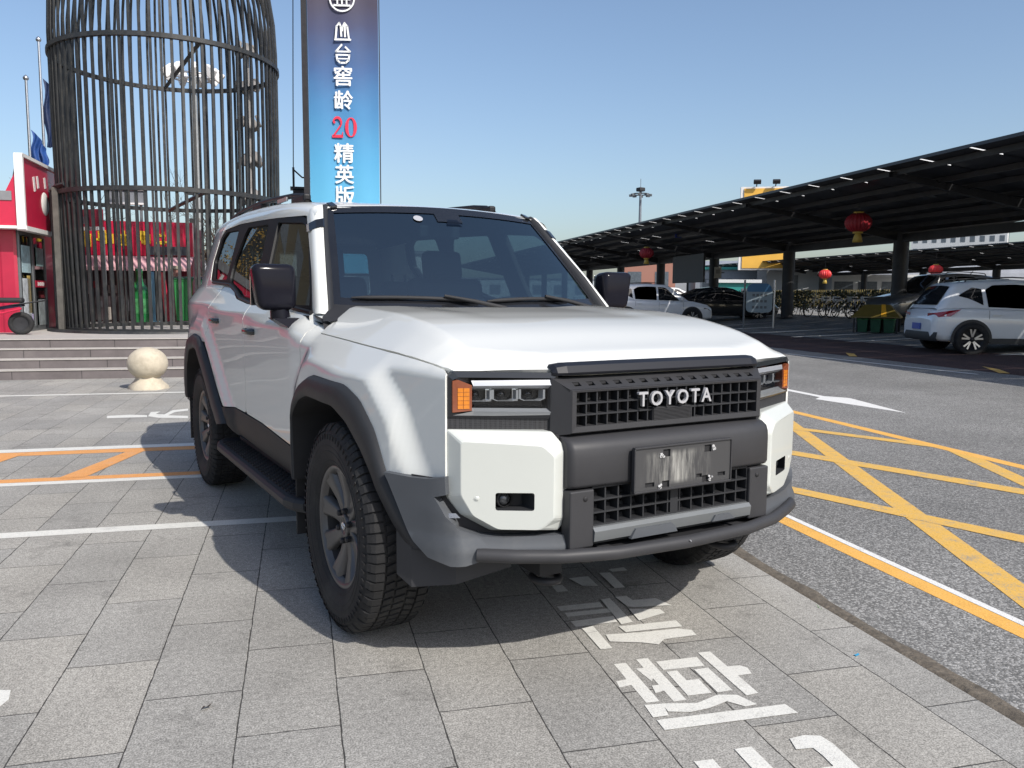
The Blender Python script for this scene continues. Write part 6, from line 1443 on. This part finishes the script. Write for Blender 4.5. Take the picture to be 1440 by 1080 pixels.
db = board('hanging_board', (24.15, 26.0, 0), R(90)-AC-R(4), 4.1, 1.25, 2.52, mat('black_board', (0.010, 0.011, 0.013), 0.6, var=0.2), 'wide plain black board hung between two carport columns', 'board', th=0.08)
mb = MB(); mb.tube([(-1.8, 0, 3.1), (-1.8, 0, 3.5)], 0.02, 5); mb.tube([(1.8, 0, 3.1), (1.8, 0, 3.5)], 0.02, 5); mb.build('hanger', M['dark_metal'], db)
ib = empty('info_board', PC(14.1, 24.4, gz(PC(14.1, 24.4))), -AC-R(28), 'rounded pale blue information board between two slim posts', 'board')
mb = MB(); mb.prism(rounded([(-0.46, 0.55), (0.46, 0.55), (0.46, 1.45), (0.30, 1.62), (-0.30, 1.62), (-0.46, 1.45)], 0.2), lambda a, b: (a, -0.03, b+0.02), lambda a, b: (a, 0.03, b+0.02)); mb.build('panel', mat('pale_blue_panel', (0.27, 0.33, 0.36), 0.5, var=0.1), ib)
mb = MB(); mb.prism(rounded([(-0.44, 1.30), (0.44, 1.30), (0.40, 1.50), (0.28, 1.60), (-0.28, 1.60), (-0.42, 1.48)], 0.08), lambda a, b: (a, -0.036, b+0.02), lambda a, b: (a, -0.031, b+0.02)); mb.build('header', mat('blue_header', (0.05, 0.16, 0.30), 0.5), ib)
for j in range(3):
    for k in range(4):
        mb = MB(); mb.box((-0.2+0.14*k, -0.035, 1.20-0.22*j), (0.09, 0.006, 0.09)); mb.build('text_mark', mat('text_grey', (0.13, 0.14, 0.15), 0.6), ib)
for s in (-1, 1):
    mb = MB(); mb.tube([(s*0.52, 0, 0), (s*0.52, 0, 1.75)], 0.035, 8); mb.build('post', M['steel'] if s > 0 else grf, ib)

# ---- rubbish station: green bins under a small hipped roof
tsb = (20.45, 13.35); tz = gz(tsb)
ts = empty('bin_shelter', (*tsb, tz), -AC-R(42), 'low bin shelter with an olive yellow hipped roof and an orange stripe', 'shelter')
olv = mat('olive_roof', (0.16, 0.115, 0.02), 0.5, var=0.12)
mb = MB(); e = [(-0.68, -0.42, 0.50), (0.68, -0.42, 0.50), (0.68, 0.42, 0.50), (-0.68, 0.42, 0.50)]; r_ = [(-0.36, -0.12, 0.86), (0.36, -0.12, 0.86), (0.36, 0.12, 0.86), (-0.36, 0.12, 0.86)]
mb.grid([[(p[0], p[1], 0.46) for p in e], e, r_], smooth=False, closed=True); mb.add(r_, [(0, 1, 2, 3)]); mb.build('roof', olv, ts)
mb = MB(); mb.add([(0.16, -0.424, 0.505), (0.32, -0.424, 0.505), (0.235, -0.125, 0.868), (0.125, -0.125, 0.868), (0.16, -0.41, 0.49), (0.32, -0.41, 0.49), (0.235, -0.11, 0.85), (0.125, -0.11, 0.85)], [(0, 1, 2, 3), (7, 6, 5, 4), (0, 4, 5, 1), (1, 5, 6, 2), (2, 6, 7, 3), (3, 7, 4, 0)]); mb.build('roof_stripe', mat('orange_stripe', (0.85, 0.42, 0.03), 0.5), ts)  # bright strip on the roof, sunlight through the panel gaps put in as colour
for x in (-0.6, 0.6):
    for y in (-0.36, 0.36):
        mb = MB(); mb.box((x, y, 0.24), (0.05, 0.05, 0.48)); mb.build('post', M['dark_metal'], ts)
mb = MB(); mb.box((0, 0.38, 0.24), (1.2, 0.03, 0.44)); mb.build('back_panel', M['matt_black'], ts)
for k, lb in enumerate(('left dark green bin under the olive roofed shelter', 'middle dark green bin under the olive roofed shelter', 'right dark green bin under the olive roofed shelter')):
    q = Matrix.Rotation(-AC-R(42), 3, 'Z') @ Vector((-0.38+0.37*k, -0.02, 0))
    b_ = empty('shelter_bin', Vector((*tsb, tz))+q, -AC-R(42), lb, 'rubbish bin', 'bins under the shelter')
    mb = MB(); a = [(-0.15, -0.2), (0.15, -0.2), (0.15, 0.2), (-0.15, 0.2)]
    mb.grid([[(x*0.8, y*0.8, 0.02) for x, y in a], [(x, y, 0.40) for x, y in a]], smooth=False, closed=True); mb.add([(x*.8, y*.8, 0.02) for x, y in a], [(0, 1, 2, 3)]); mb.build('body', bind, b_)
    mb = MB(); mb.box((0, 0, 0.42), (0.33, 0.43, 0.04), bev=0.01); mb.build('lid', binm, b_)

# ---- hedge, bicycles, fence beyond the bays
hm = mat('hedge_leaf', (0.030, 0.040, 0.018), 0.7, var=0.4, vscale=4)
rg = random.Random(5)
def hedge(t0, t1, label):
    h_ = empty('hedge', PC(20.8, t0, 0.42), -AC, label, 'hedge', 'clipped hedges behind the bays')
    mb = MB(); n = int((t1-t0)*420)
    for k in range(n):
        c_ = Vector((rg.uniform(-0.45, 0.45), rg.uniform(0, t1-t0), 0.12+0.98*rg.random()**0.7)); c_.z += 0.08*math.sin(c_.y*2.1)
        s_ = rg.uniform(.03, .075); n_ = Vector((rg.gauss(0, 1), rg.gauss(0, 1), rg.gauss(0, 1))).normalized(); a = n_.orthogonal().normalized()*s_; b = n_.cross(a)*0.7
        mb.add([c_+a, c_+b, c_-a, c_-b], [(0, 1, 2, 3)])
    mb.build('foliage', hm, h_, recalc=False)
    for k in range(int((t1-t0)*2)):
        mb = MB(); y = rg.uniform(0, t1-t0); mb.tube([(0, y, 0), (rg.uniform(-.3, .3), y+rg.uniform(-.2, .2), 0.8)], 0.015, 4); mb.build('stem', bark, h_)
hedge(23.2, 30.8, 'dark clipped hedge right of the carport column, behind the bicycles')
hedge(31.7, 38.8, 'dark clipped hedge behind the information board')
tyre_w = mat('bike_paint_white', (0.45, 0.45, 0.46), 0.4); bk_b = mat('bike_paint_blue', (0.10, 0.20, 0.35), 0.4)
def bicycle(loc, rz, m, label):
    b_ = empty('bicycle', loc, rz, label, 'bicycle', 'bicycles parked along the hedge')
    for x in (-0.52, 0.52):
        mb = MB(); mb.tube([(x+0.32*math.cos(a), 0, 0.33+0.32*math.sin(a)) for a in [2*math.pi*k/18 for k in range(19)]], 0.022, 5, cap=False); mb.build('wheel', M['rubber'], b_)
    mb = MB()
    for a, b in (((-0.52, 0.33), (-0.10, 0.32)), ((-0.10, 0.32), (-0.22, 0.80)), ((-0.52, 0.33), (-0.20, 0.72)), ((-0.10, 0.32), (0.38, 0.72)), ((-0.20, 0.70), (0.36, 0.82)), ((0.34, 0.92), (0.52, 0.33))): mb.tube([(a[0], 0, a[1]), (b[0], 0, b[1])], 0.022, 5)
    mb.build('frame', m, b_)
    mb = MB(); mb.tube([(0.30, -0.27, 0.98), (0.35, 0, 0.95), (0.30, 0.27, 0.98)], 0.014, 5); mb.build('handlebar', M['dark_metal'], b_)
    mb = MB(); mb.box((-0.23, 0, 0.83), (0.24, 0.14, 0.06), bev=0.02); mb.build('saddle', M['matt_black'], b_)
    mb = MB(); mb.box((0.62, 0, 0.80), (0.26, 0.30, 0.20)); mb.build('basket', M['steel'], b_)
    return b_
bz0 = bicycle(PC(19.7, 24.3, 0.42), -AC+R(20), tyre_w, 'white bicycle parked by the hedge, nearest to the bin shelter')
for k, lb in enumerate(('white bicycle parked by the hedge, second from the bin shelter', 'white bicycle parked by the hedge, third from the bin shelter', 'white bicycle parked by the hedge, fourth from the bin shelter', 'white bicycle parked by the hedge, fifth from the bin shelter', 'white bicycle parked by the hedge, sixth from the bin shelter', 'white bicycle parked by the hedge, farthest from the bin shelter')):
    copy_tree(bz0, None, PC(19.7+rg.uniform(-.2, .2), 25.2+0.9*k, 0.42), -AC+R(20)+rg.uniform(-.2, .2), lb)
yf = mat('yellow_fence_paint', (0.24, 0.18, 0.05), 0.6, var=0.15)
fe = empty('fence', PC(31.5, 44.0, 0.42), -AC, 'yellow railing fence of thin upright bars beyond the hedge', 'fence')
mb = MB()
for k in range(130): mb.box((0, -8+0.22*k, 0.72), (0.03, 0.05, 1.25))
mb.build('bars', yf, fe)
mb = MB()
for z in (0.25, 1.2): mb.box((0.04, 6.3, z), (0.04, 28.6, 0.06))
mb.build('rail', yf, fe)

# ---- sheds, hall, towers far right
tealr = mat('teal_roof', (0.03, 0.26, 0.22), 0.5, var=0.08); palew = mat('white_shed_wall', (0.55, 0.56, 0.56), 0.7, var=0.08, vscale=0.4)
b_ = far_block('shed', (58.0, 49.8, 0.4), -R(37), 4.6, 7, 3.8, 'white shed with a teal roof beyond the yellow fence', 1, 1, wall=palew, roofm=tealr, ww=0.2, wh=0.5)
far_block('grey_shed', (53.6, 53.6, 0.4), -R(37), 5.6, 7, 3.3, 'grey metal shed left of the white shed', 3, 1, wall=mat('grey_shed_wall', (0.21, 0.23, 0.26), 0.6, var=0.1), roofm=tealr)
far_block('small_cabin', (62.3, 44.0, 0.4), -R(37), 8.0, 6, 2.6, 'white low cabin with grey shutters right of the teal roofed shed', 4, 1, wall=palew, roofm=palew, ww=0.8, wh=0.75)
far_block('teal_kiosk', (44.4, 43.2, 0.4), -R(37), 3.2, 3, 1.9, 'small teal kiosk beside the carport column', 2, 1, wall=mat('teal_wall', (0.02, 0.22, 0.20), 0.5), roofm=palew)
far_block('brick_house', (48, 58, 0.4), -R(37), 5, 5, 4.2, 'small brick pink house far behind the dark saloon', 2, 1, wall=mat('house_brick', (0.33, 0.16, 0.12), 0.8))
hall = empty('arched_hall', (84, 62, 0.3), -R(52), 'long grey hall with an arched ribbed roof on the right', 'hall')
mb = MB()
for k in range(3):
    rows = []
    for i in range(61):
        x = -30+i*1.0; rows.append([(x, k*13+6.5-6.5*math.cos(a), 3.2+2.4*math.sin(a)+(0.05 if i % 2 else 0)) for a in [math.pi*j/14 for j in range(15)]])
    mb.grid(rows, smooth=False)
mb.build('roof', mat('grey_ribbed_roof', (0.30, 0.31, 0.33), 0.5, metal=0.2, var=0.1), hall)
mb = MB(); mb.box((0, 19.5, 1.6), (60, 39, 3.25)); mb.build('wall', fw, hall)
bb_ = empty('billboard', (54.1, 49.8, 0.3), -R(40.5), 'large yellow billboard in a white frame with two lamps on top, behind the carport', 'billboard')
yb_ = mat('yellow_poster', (0.72, 0.40, 0.06), 0.5, var=0.08, vscale=0.8)
mb = MB(); mb.box((0, -0.12, 6.9), (3.55, 0.06, 6.9)); po_ = mb.build('poster', yb_, bb_)
mb = MB(); mb.box((0.15, -0.16, 9.75), (0.9, 0.02, 0.07)); mb.build('poster_mark', mat('poster_brown', (0.40, 0.20, 0.04), 0.6), po_)
mb = MB(); mb.box((-0.06, 0.25, 6.9), (4.0, 0.62, 7.2)); mb.build('frame', whtm, bb_)
mb = MB(); mb.box((0, 0.3, 2.0), (0.8, 0.5, 4.0)); mb.build('post', grf, bb_)
for x in (-0.75, 0.85):
    mb = MB(); mb.tube([(x, 0.2, 10.45), (x, -0.5, 10.85)], 0.05, 6); mb.box((x, -0.6, 10.85), (0.62, 0.30, 0.34), rx=R(30), bev=0.03); mb.build('lamp', M['dark_metal'], bb_)
hm_ = empty('high_mast', (68.7, 85.3, 0.3), 0, 'tall grey high mast light with a ring of lamps, on the skyline', 'lamp mast')
mb = MB(); mb.tube([(0, 0, 0), (0, 0, 15.2)], [0.28, 0.16], 10); mb.tube([(0, 0, 15.2), (0, 0, 16.3)], 0.04, 5); mb.build('pole', mat('mast_grey', (0.18, 0.20, 0.23), 0.5, metal=0.3), hm_)
mb = MB(); mb.tube([(1.1*math.cos(a), 1.1*math.sin(a), 14.3) for a in [2*math.pi*k/20 for k in range(21)]], 0.08, 5); mb.box((0, 0, 14.9), (0.9, 0.9, 0.5), bev=0.1); mb.build('lamp_ring', M['dark_metal'], hm_)
for k in range(8):
    a = 2*math.pi*k/8; mb = MB(); mb.box((1.25*math.cos(a), 1.25*math.sin(a), 14.15), (0.5, 0.35, 0.30), rz=a, bev=0.04); mb.build('lamp', mat('mast_lamp', (0.10, 0.11, 0.12), 0.4), hm_)
for k, (x, y, w, h, lb) in enumerate(((150, 92, 16, 15.5, 'pale distant apartment block, left of the pair at the right edge'), (166, 78, 18, 17.5, 'pale distant apartment block, right of the pair at the right edge'))):
    far_block('apartment_block', (x, y, 0), -R(62), w, 12, h, lb, 10, 7, wall=palew)
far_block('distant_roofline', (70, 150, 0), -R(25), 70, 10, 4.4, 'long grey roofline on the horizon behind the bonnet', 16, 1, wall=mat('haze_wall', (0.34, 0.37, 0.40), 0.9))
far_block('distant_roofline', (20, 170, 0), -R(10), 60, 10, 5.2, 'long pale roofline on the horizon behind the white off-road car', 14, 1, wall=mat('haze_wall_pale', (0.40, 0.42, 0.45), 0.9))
# ================================================================ the other cars
cglass = mat('car_dark_glass', (0.012, 0.014, 0.017), 0.06, coat=0.5)
clad = mat('car_cladding', (0.03, 0.031, 0.033), 0.6, var=0.1)
cred = mat('tail_lamp_glass', (0.33, 0.012, 0.02), 0.12, coat=1)
platb = mat('blue_number_plate', (0.04, 0.09, 0.40), 0.4)
def lerp_tab(x, T, k): return interp(x, [t[0] for t in T], [t[k] for t in T])
def make_car(name, loc, head, paint, label, group, B, Cb, xw, rw, win, hd=False, suvlike=True, tail=True):
    """B: body stations (x, z low, z shoulder, half width); Cb: cabin stations (x, z roof, half width at roof); local +x is forward"""
    rz = math.pi/2-head
    c = empty(name, loc, rz, label, 'car', group)
    xs = sorted(set([b[0] for b in B]+[round(B[0][0]+(B[-1][0]-B[0][0])*k/40, 3) for k in range(41)]))
    rows = []
    for x in xs:
        zl, zs, w = (lerp_tab(x, B, k) for k in (1, 2, 3))
        h = zs-zl
        half = [(-0.80*w, zl), (-0.95*w, zl+0.05*h), (-0.985*w, zl+0.22*h), (-w*0.992, zl+0.45*h), (-w, zl+0.66*h), (-w*0.985, zl+0.80*h), (-w*0.955, zl+0.92*h), (-w*0.90, zl+0.985*h), (-w*0.5, zs+0.018), (0, zs+0.028)]
        rows.append([(x, y, z) for y, z in half]+[(x, -y, z) for y, z in half[-2::-1]])
    mb = MB(); mb.grid(rows); n = len(rows[0]); mb.add(rows[0], [list(range(n))]); mb.add(rows[-1], [list(range(n))])
    mb.build('body', paint, c)
    def base(x): return lerp_tab(x, B, 2), lerp_tab(x, B, 3)*0.915
    xa, xb = Cb[0][0], Cb[-1][0]
    cx = sorted(set([q[0] for q in Cb]+[xa+(xb-xa)*k/24 for k in range(25)]))
    def sec(x, s):
        zb, wb = base(x); zr = lerp_tab(x, Cb, 1); wr = lerp_tab(x, Cb, 2)
        bul = 0.02*math.sin(math.pi*min(1, s))
        return (wb+(wr-wb)*s+bul, zb-0.01+(zr-zb)*s)
    rows = []
    for x in cx:
        half = [(-sec(x, s)[0], sec(x, s)[1]) for s in (0, 0.3, 0.6, 0.85, 0.95)]
        zr = lerp_tab(x, Cb, 1); wr = lerp_tab(x, Cb, 2); half += [(-wr*0.93, zr+0.015*(zr > 1.3)), (-wr*0.6, zr+0.03*(zr > 1.3)), (0, zr+0.04*(zr > 1.3))]
        rows.append([(x, y, z) for y, z in half]+[(x, -y, z) for y, z in half[-2::-1]])
    mb = MB(); mb.grid(rows); mb.build('cabin', paint, c)
    # side glass
    for sx in (-1, 1):
        for q in win:
            fn = lambda x, s: (x, -(sec(x, s)[0]+0.006), sec(x, s)[1])
            o_ = panel('side_window', rounded(q, 0.03, 3), fn, cglass, c, d=0.12, thick=0.0, mirror=False)
            if sx > 0:
                for v in o_.data.vertices: v.co.y *= -1
                o_.data.flip_normals()
    # windscreen and rear window lie on the sloping ends of the cabin
    def slope(x0, x1, k0, k1, nm):
        rows = []
        for i in range(7):
            x = x0+(x1-x0)*i/6; zr = lerp_tab(x, Cb, 1); wr = lerp_tab(x, Cb, 2)*0.90
            sl_ = 1 if nm == 'windscreen' else -1
            rows.append([(x+sl_*0.015, wr*t*(1-0.0*abs(t)), zr+0.012+(0.03*(1-t*t))*(zr > 1.3)) for t in (-1, -0.6, -0.2, 0.2, 0.6, 1)])
        m_ = MB(); m_.grid(rows); m_.build(nm, cglass, c)
    slope(*hd['screen'], 0, 0, 'windscreen'); slope(*hd['rear'], 0, 0, 'rear_window')
    # wheels, arches
    for x in xw:
        for sx in (-1, 1):
            w = lerp_tab(x, B, 3)
            mb = MB(); ao = [(x+(rw+0.085)*math.cos(a), rw+(rw+0.085)*math.sin(a)) for a in [math.pi*(k/18)*1.12-0.06*math.pi for k in range(19)]]; ai = [(x+(rw+0.025)*math.cos(a), rw+(rw+0.025)*math.sin(a)) for a in [math.pi*(k/18)*1.12-0.06*math.pi for k in range(19)]]
            mb.grid([[(p[0], sx*(w+0.008), p[1]) for p in ao], [(p[0], sx*(w+0.012), p[1]) for p in ai], [(p[0], sx*(w-0.15), p[1]) for p in ai]], smooth=False); mb.build('wheel_arch', clad if suvlike else M['matt_black'], c)
            mb = MB(); mb.add([(p[0], sx*(w+0.002), p[1]) for p in ai], [list(range(len(ai)))]); mb.build('arch_void', M['matt_black'], c)
            tw = MB(); Mx = Matrix.Translation((x, sx*(w-0.035), rw)) @ Matrix.Rotation(R(90)*(-sx), 4, 'X')
            tw.lathe([(rw*0.66, 0.10), (rw*0.72, 0.112), (rw*0.90, 0.112), (rw*0.985, 0.095), (rw, 0.06), (rw, -0.09), (rw*0.9, -0.11)], 36, Mx); to = tw.build('wheel', M['rubber'], c)
            rm = MB(); rm.lathe([(rw*0.67, 0.095), (rw*0.635, 0.085), (rw*0.62, 0.02), (0.001, 0.02)], 36, Mx); rm.lathe([(rw*0.16, 0.03), (rw*0.15, 0.085), (0.001, 0.09)], 16, Mx); rim_ = rm.build('rim', M['dark_metal'], to)
            sp_ = MB()
            for k in range(5):
                a = 2*math.pi*k/5+0.3
                for da in (-0.13, 0.13):
                    r0, r1 = rw*0.14, rw*0.65; v = []
                    for r, wd, zz_ in ((r0, 0.018, 0.08), (r1, 0.020, 0.09)):
                        for s_ in (-1, 1): v.append(Mx @ Vector((r*math.cos(a+da*1.6*r/r1)-s_*wd*math.sin(a), r*math.sin(a+da*1.6*r/r1)+s_*wd*math.cos(a), zz_)))
                    sp_.add(v, [(0, 1, 3, 2)])
            sp_.build('spoke', M['steel'], to)
    # sills, bumpers, lamps, door lines
    x0, x1 = B[0][0], B[-1][0]
    if suvlike:
        for sx in (-1, 1):
            mb = MB(); mb.grid([[(x, sx*(lerp_tab(x, B, 3)*0.985+0.006), z) for x in np.linspace(xw[0]+rw+.08, xw[1]-rw-.08, 9)] for z in (lerp_tab(0, B, 1)+0.005, lerp_tab(0, B, 1)+0.13)]); mb.build('sill', clad, c)
    for sx in (-1, 1):
        for x, z0 in hd['doors']:
            mb = MB(); zt = base(x)[0]-0.03
            mb.grid([[(x+d, sx*(lerp_tab(x, B, 3)*(0.997 if 0.4 < k < 0.85 else 0.985)+0.002), z0+(zt-z0)*k) for d in (-0.004, 0.004)] for k in (0, 0.3, 0.5, 0.7, 0.82, 0.95)]); mb.build('door_gap', M['matt_black'], c)
        for x in hd['handles']:
            mb = MB(); mb.box((x, sx*(lerp_tab(x, B, 3)+0.006), base(x)[0]-0.14), (0.20, 0.03, 0.03), bev=0.01); mb.build('door_handle', paint, c)
        mb = MB(); xm = hd['mirror']; zb, wb = base(xm); mb.box((xm, sx*(wb+0.17), zb+0.09), (0.12, 0.24, 0.15), rz=sx*0.2, bev=0.04); mb.build('side_mirror', paint, c)
        hlm = MB(); xf = x1; 
        hlm.grid([[(xf-0.03-0.42*t-0.03*k, sx*(lerp_tab(xf-0.03-0.42*t, B, 3)*(1.004 if t > 0.2 else 0.9)), lerp_tab(xf-0.42*t-0.05, B, 2)-0.16-0.10*k*(1-0.5*t)) for t in (0, 0.25, 0.6, 1)] for k in (0, 1)]); hlm.build('headlight', M['lens_inner'], c)
        if tail:
            tl = MB(); T = hd['tail']
            pl_ = [(0.02, T[0]), (0.30, T[0]+0.05), (0.56, T[0]+0.085), (0.34, T[0]-0.07), (0.10, T[0]-0.09)]
            tl.add([(x0+d, sx*(lerp_tab(x0+d, B, 3)*0.998+0.010), z) for d, z in pl_]+[(x0-0.012+0.03, sx*0.48, T[0]-0.01), (x0-0.012+0.03, sx*0.48, T[0]-0.08)], [(0, 1, 2, 3, 4), (0, 4, 6, 5)]); tl.build('tail_lamp', cred, c)
    mb = MB()
    rows = []
    for t in np.linspace(-1, 1, 13):
        xx = x0+0.10*abs(t)**4-0.025; w = lerp_tab(x0+0.3, B, 3)*1.0
        rows.append([(xx+0.02, t*w, lerp_tab(x0+.2, B, 1)), (xx-0.02, t*w, lerp_tab(x0+.2, B, 1)+0.07), (xx, t*w, lerp_tab(x0+.2, B, 1)+0.20)])
    mb.grid(rows); mb.build('rear_bumper_trim', clad, c)
    mb = MB(); mb.box((x0-0.022, 0, hd['plate']), (0.012, 0.44, 0.14)); mb.build('number_plate', platb, c)
    mb = MB(); mb.box((x1+0.0, 0, lerp_tab(x1-.1, B, 2)-0.30), (0.03, 0.9, 0.16), bev=0.01); mb.build('grille', M['matt_black'], c)
    if suvlike:
        for sx in (-1, 1):
            pts = [(x, sx*(lerp_tab(x, Cb, 2)*0.88), lerp_tab(x, Cb, 1)+0.075) for x in np.linspace(hd['rail'][0], hd['rail'][1], 7)]
            mb = MB(); mb.tube([(pts[0][0]-0.05, pts[0][1], pts[0][2]-0.06)]+pts+[(pts[-1][0]+0.05, pts[-1][1], pts[-1][2]-0.06)], 0.016, 6); mb.build('roof_rail', M['dark_metal'], c)
        mb = MB(); xr = hd['rail'][0]; mb.tube([(xr+0.1, 0, lerp_tab(xr+.1, Cb, 1)+.03), (xr-0.02, 0, lerp_tab(xr+.1, Cb, 1)+.16)], 0.012, 5); mb.build('antenna', M['matt_black'], c)
    return c
cw = mat('car_white', (0.74, 0.76, 0.78), 0.3, coat=1.0, var=0.015)
cdk = mat('car_black', (0.013, 0.014, 0.016), 0.25, coat=1.0)
cgr = mat('car_dark_silver', (0.17, 0.175, 0.18), 0.3, metal=0.5, coat=1.0)
SUV_B = [(-2.14, 0.36, 0.78, 0.74), (-2.08, 0.33, 0.98, 0.84), (-1.9, 0.30, 1.04, 0.895), (-1.3, 0.27, 1.05, 0.915), (-0.3, 0.25, 1.02, 0.90), (0.6, 0.25, 1.0, 0.90), (1.1, 0.26, 1.01, 0.905), (1.5, 0.27, 0.97, 0.91), (2.0, 0.28, 0.86, 0.86), (2.2, 0.30, 0.74, 0.74), (2.3, 0.36, 0.60, 0.55)]
SUV_C = [(-2.04, 1.03, 0.72), (-1.70, 1.50, 0.62), (-1.62, 1.565, 0.62), (-1.2, 1.615, 0.635), (-0.4, 1.65, 0.645), (0.25, 1.615, 0.635), (0.45, 1.565, 0.63), (1.22, 1.015, 0.76)]
SUV_H = dict(screen=(0.47, 1.17), rear=(-1.99, -1.70), doors=[(0.98, 0.4), (-0.02, 0.4), (-0.98, 0.62)], handles=[0.15, -0.82], mirror=0.85, tail=(0.93,), plate=0.62, rail=(-1.35, 0.1))
SUV_W = [[(-0.02, 0.04), (-0.02, 0.88), (0.30, 0.87), (0.78, 0.30), (0.84, 0.05)], [(-0.98, 0.06), (-1.02, 0.72), (-0.85, 0.88), (-0.10, 0.88), (-0.10, 0.04)], [(-1.08, 0.12), (-1.10, 0.74), (-1.30, 0.82), (-1.52, 0.62), (-1.60, 0.52), (-1.40, 0.40)]]
wc = (16.0, 7.75); hdg = R(124)
fwd = Vector((math.sin(hdg), math.cos(hdg), 0)); rgt = Vector((fwd.y, -fwd.x, 0))
ctr = Vector((*wc, 0))+fwd*1.34-rgt*0.80
make_car('white_crossover', (ctr.x, ctr.y, 0.045), hdg, cw, 'white crossover with red tail lamp and blue plate, cut by the right edge', None, SUV_B, SUV_C, (-1.34, 1.34), 0.355, SUV_W, SUV_H)
make_car('white_crossover', (19.9, 23.3, 0.10), R(112), cw, 'white crossover seen side on behind the off-road car bonnet, nose to the right', None, SUV_B, SUV_C, (-1.34, 1.34), 0.35, SUV_W, SUV_H)
SED_B = [(-2.35, 0.36, 0.70, 0.70), (-2.25, 0.30, 0.92, 0.82), (-1.9, 0.25, 0.98, 0.88), (-1.3, 0.22, 0.98, 0.90), (0, 0.20, 0.93, 0.90), (1.0, 0.20, 0.92, 0.90), (1.5, 0.22, 0.88, 0.90), (2.1, 0.25, 0.76, 0.84), (2.35, 0.32, 0.58, 0.6)]
SED_C = [(-1.95, 0.99, 0.70), (-1.1, 1.34, 0.58), (-0.5, 1.42, 0.60), (0.1, 1.40, 0.60), (0.35, 1.35, 0.60), (1.30, 0.93, 0.74)]
SED_H = dict(screen=(0.40, 1.25), rear=(-1.88, -1.12), doors=[(0.95, 0.35), (-0.1, 0.35)], handles=[0.1, -0.9], mirror=0.9, tail=(0.88,), plate=0.72, rail=(-1, 0))
SED_W = [[(-0.06, 0.05), (-0.06, 0.86), (0.25, 0.85), (0.85, 0.25), (0.90, 0.06)], [(-1.20, 0.10), (-1.0, 0.70), (-0.8, 0.85), (-0.14, 0.86), (-0.14, 0.05)]]
p_ = PC(15.6, 30.6); make_car('dark_saloon', (p_.x, p_.y, gz(p_)), R(118), cdk, 'black saloon parked beside the carport column, right of the white crossover', None, SED_B, SED_C, (-1.40, 1.40), 0.33, SED_W, SED_H, suvlike=False)
p_ = PC(22.6, 53.0); make_car('small_white_car', (p_.x, p_.y, gz(p_)), R(112), cw, 'far small white car glimpsed above the black saloon', None, SED_B, SED_C, (-1.40, 1.40), 0.33, SED_W, SED_H, suvlike=False)
p_ = PC(18.9, 21.2); make_car('dark_suv', (p_.x, p_.y, gz(p_)), R(288), cgr, 'dark silver SUV behind the bin shelter, its bonnet to the left', None, SUV_B, SUV_C, (-1.34, 1.34), 0.36, SUV_W, SUV_H)

# ---- things the glossy paint and glass look out on, left of the frame
for k, (x, y, h, sd_, lb) in enumerate(((-3.75, 20.8, 4.6, 17, 'tree in golden blossom behind the kiosk, nearest of the pair'), (-4.3, 23.5, 5.2, 19, 'tree in golden blossom behind the kiosk, farther of the pair'))):
    bare_tree('golden_tree', (x, y, 0.5), h, sd_, lb, 'golden trees behind the kiosk', leaves=(gold, 14))
ob = far_block('olive_building', (-19.5, 20.9, 0.4), R(4), 30.0, 9, 9.5, 'olive brown two storey building left of the kiosk', 12, 2, wall=mat('olive_wall', (0.085, 0.075, 0.05), 0.7, var=0.1), roofm=mat('tan_eaves', (0.40, 0.34, 0.26), 0.7))

# ---- litter on the paving
lf = mat('dry_leaf', (0.07, 0.045, 0.03), 0.8, var=0.3)
mb = MB(); mb.grid([[(-0.02+0.04*i/3, -0.008*math.sin(math.pi*(i+.3)/3.6)*(1 if j else -1), 0.004+0.006*(i % 2)+0.004*j) for i in range(4)] for j in (0, 1)]); o_ = mb.build('leaf', lf); o_.location = P(-1.347, -0.813, 0); o_.rotation_euler = (0, 0, 0.4); tag(o_, 'curled brown leaf lying on the paving at lower left', 'leaf')
mb = MB(); mb.grid([[(-0.012, -0.006, 0.003), (0.0, -0.008, 0.006), (0.012, -0.003, 0.003)], [(-0.01, 0.006, 0.005), (0.002, 0.006, 0.002), (0.012, 0.005, 0.006)]]); o_ = mb.build('litter', mat('blue_litter', (0.04, 0.35, 0.60), 0.5)); o_.location = P(0.941, -0.958, 0); tag(o_, 'tiny scrap of bright blue litter near the kerb', 'litter')
mb = MB()
for k in range(5): mb.add([(0, 0, 0), (0.012, 0.003, 0.0), (0.02*math.cos(k), 0.025*math.sin(k*2), 0.02+0.004*k)], [(0, 1, 2)])
o_ = mb.build('weed', mat('weed_green', (0.05, 0.16, 0.03), 0.6), recalc=False); o_.location = P(1.10, -0.52, -0.02); tag(o_, 'small green weed sprouting from the dirt strip by the kerb', 'plant')
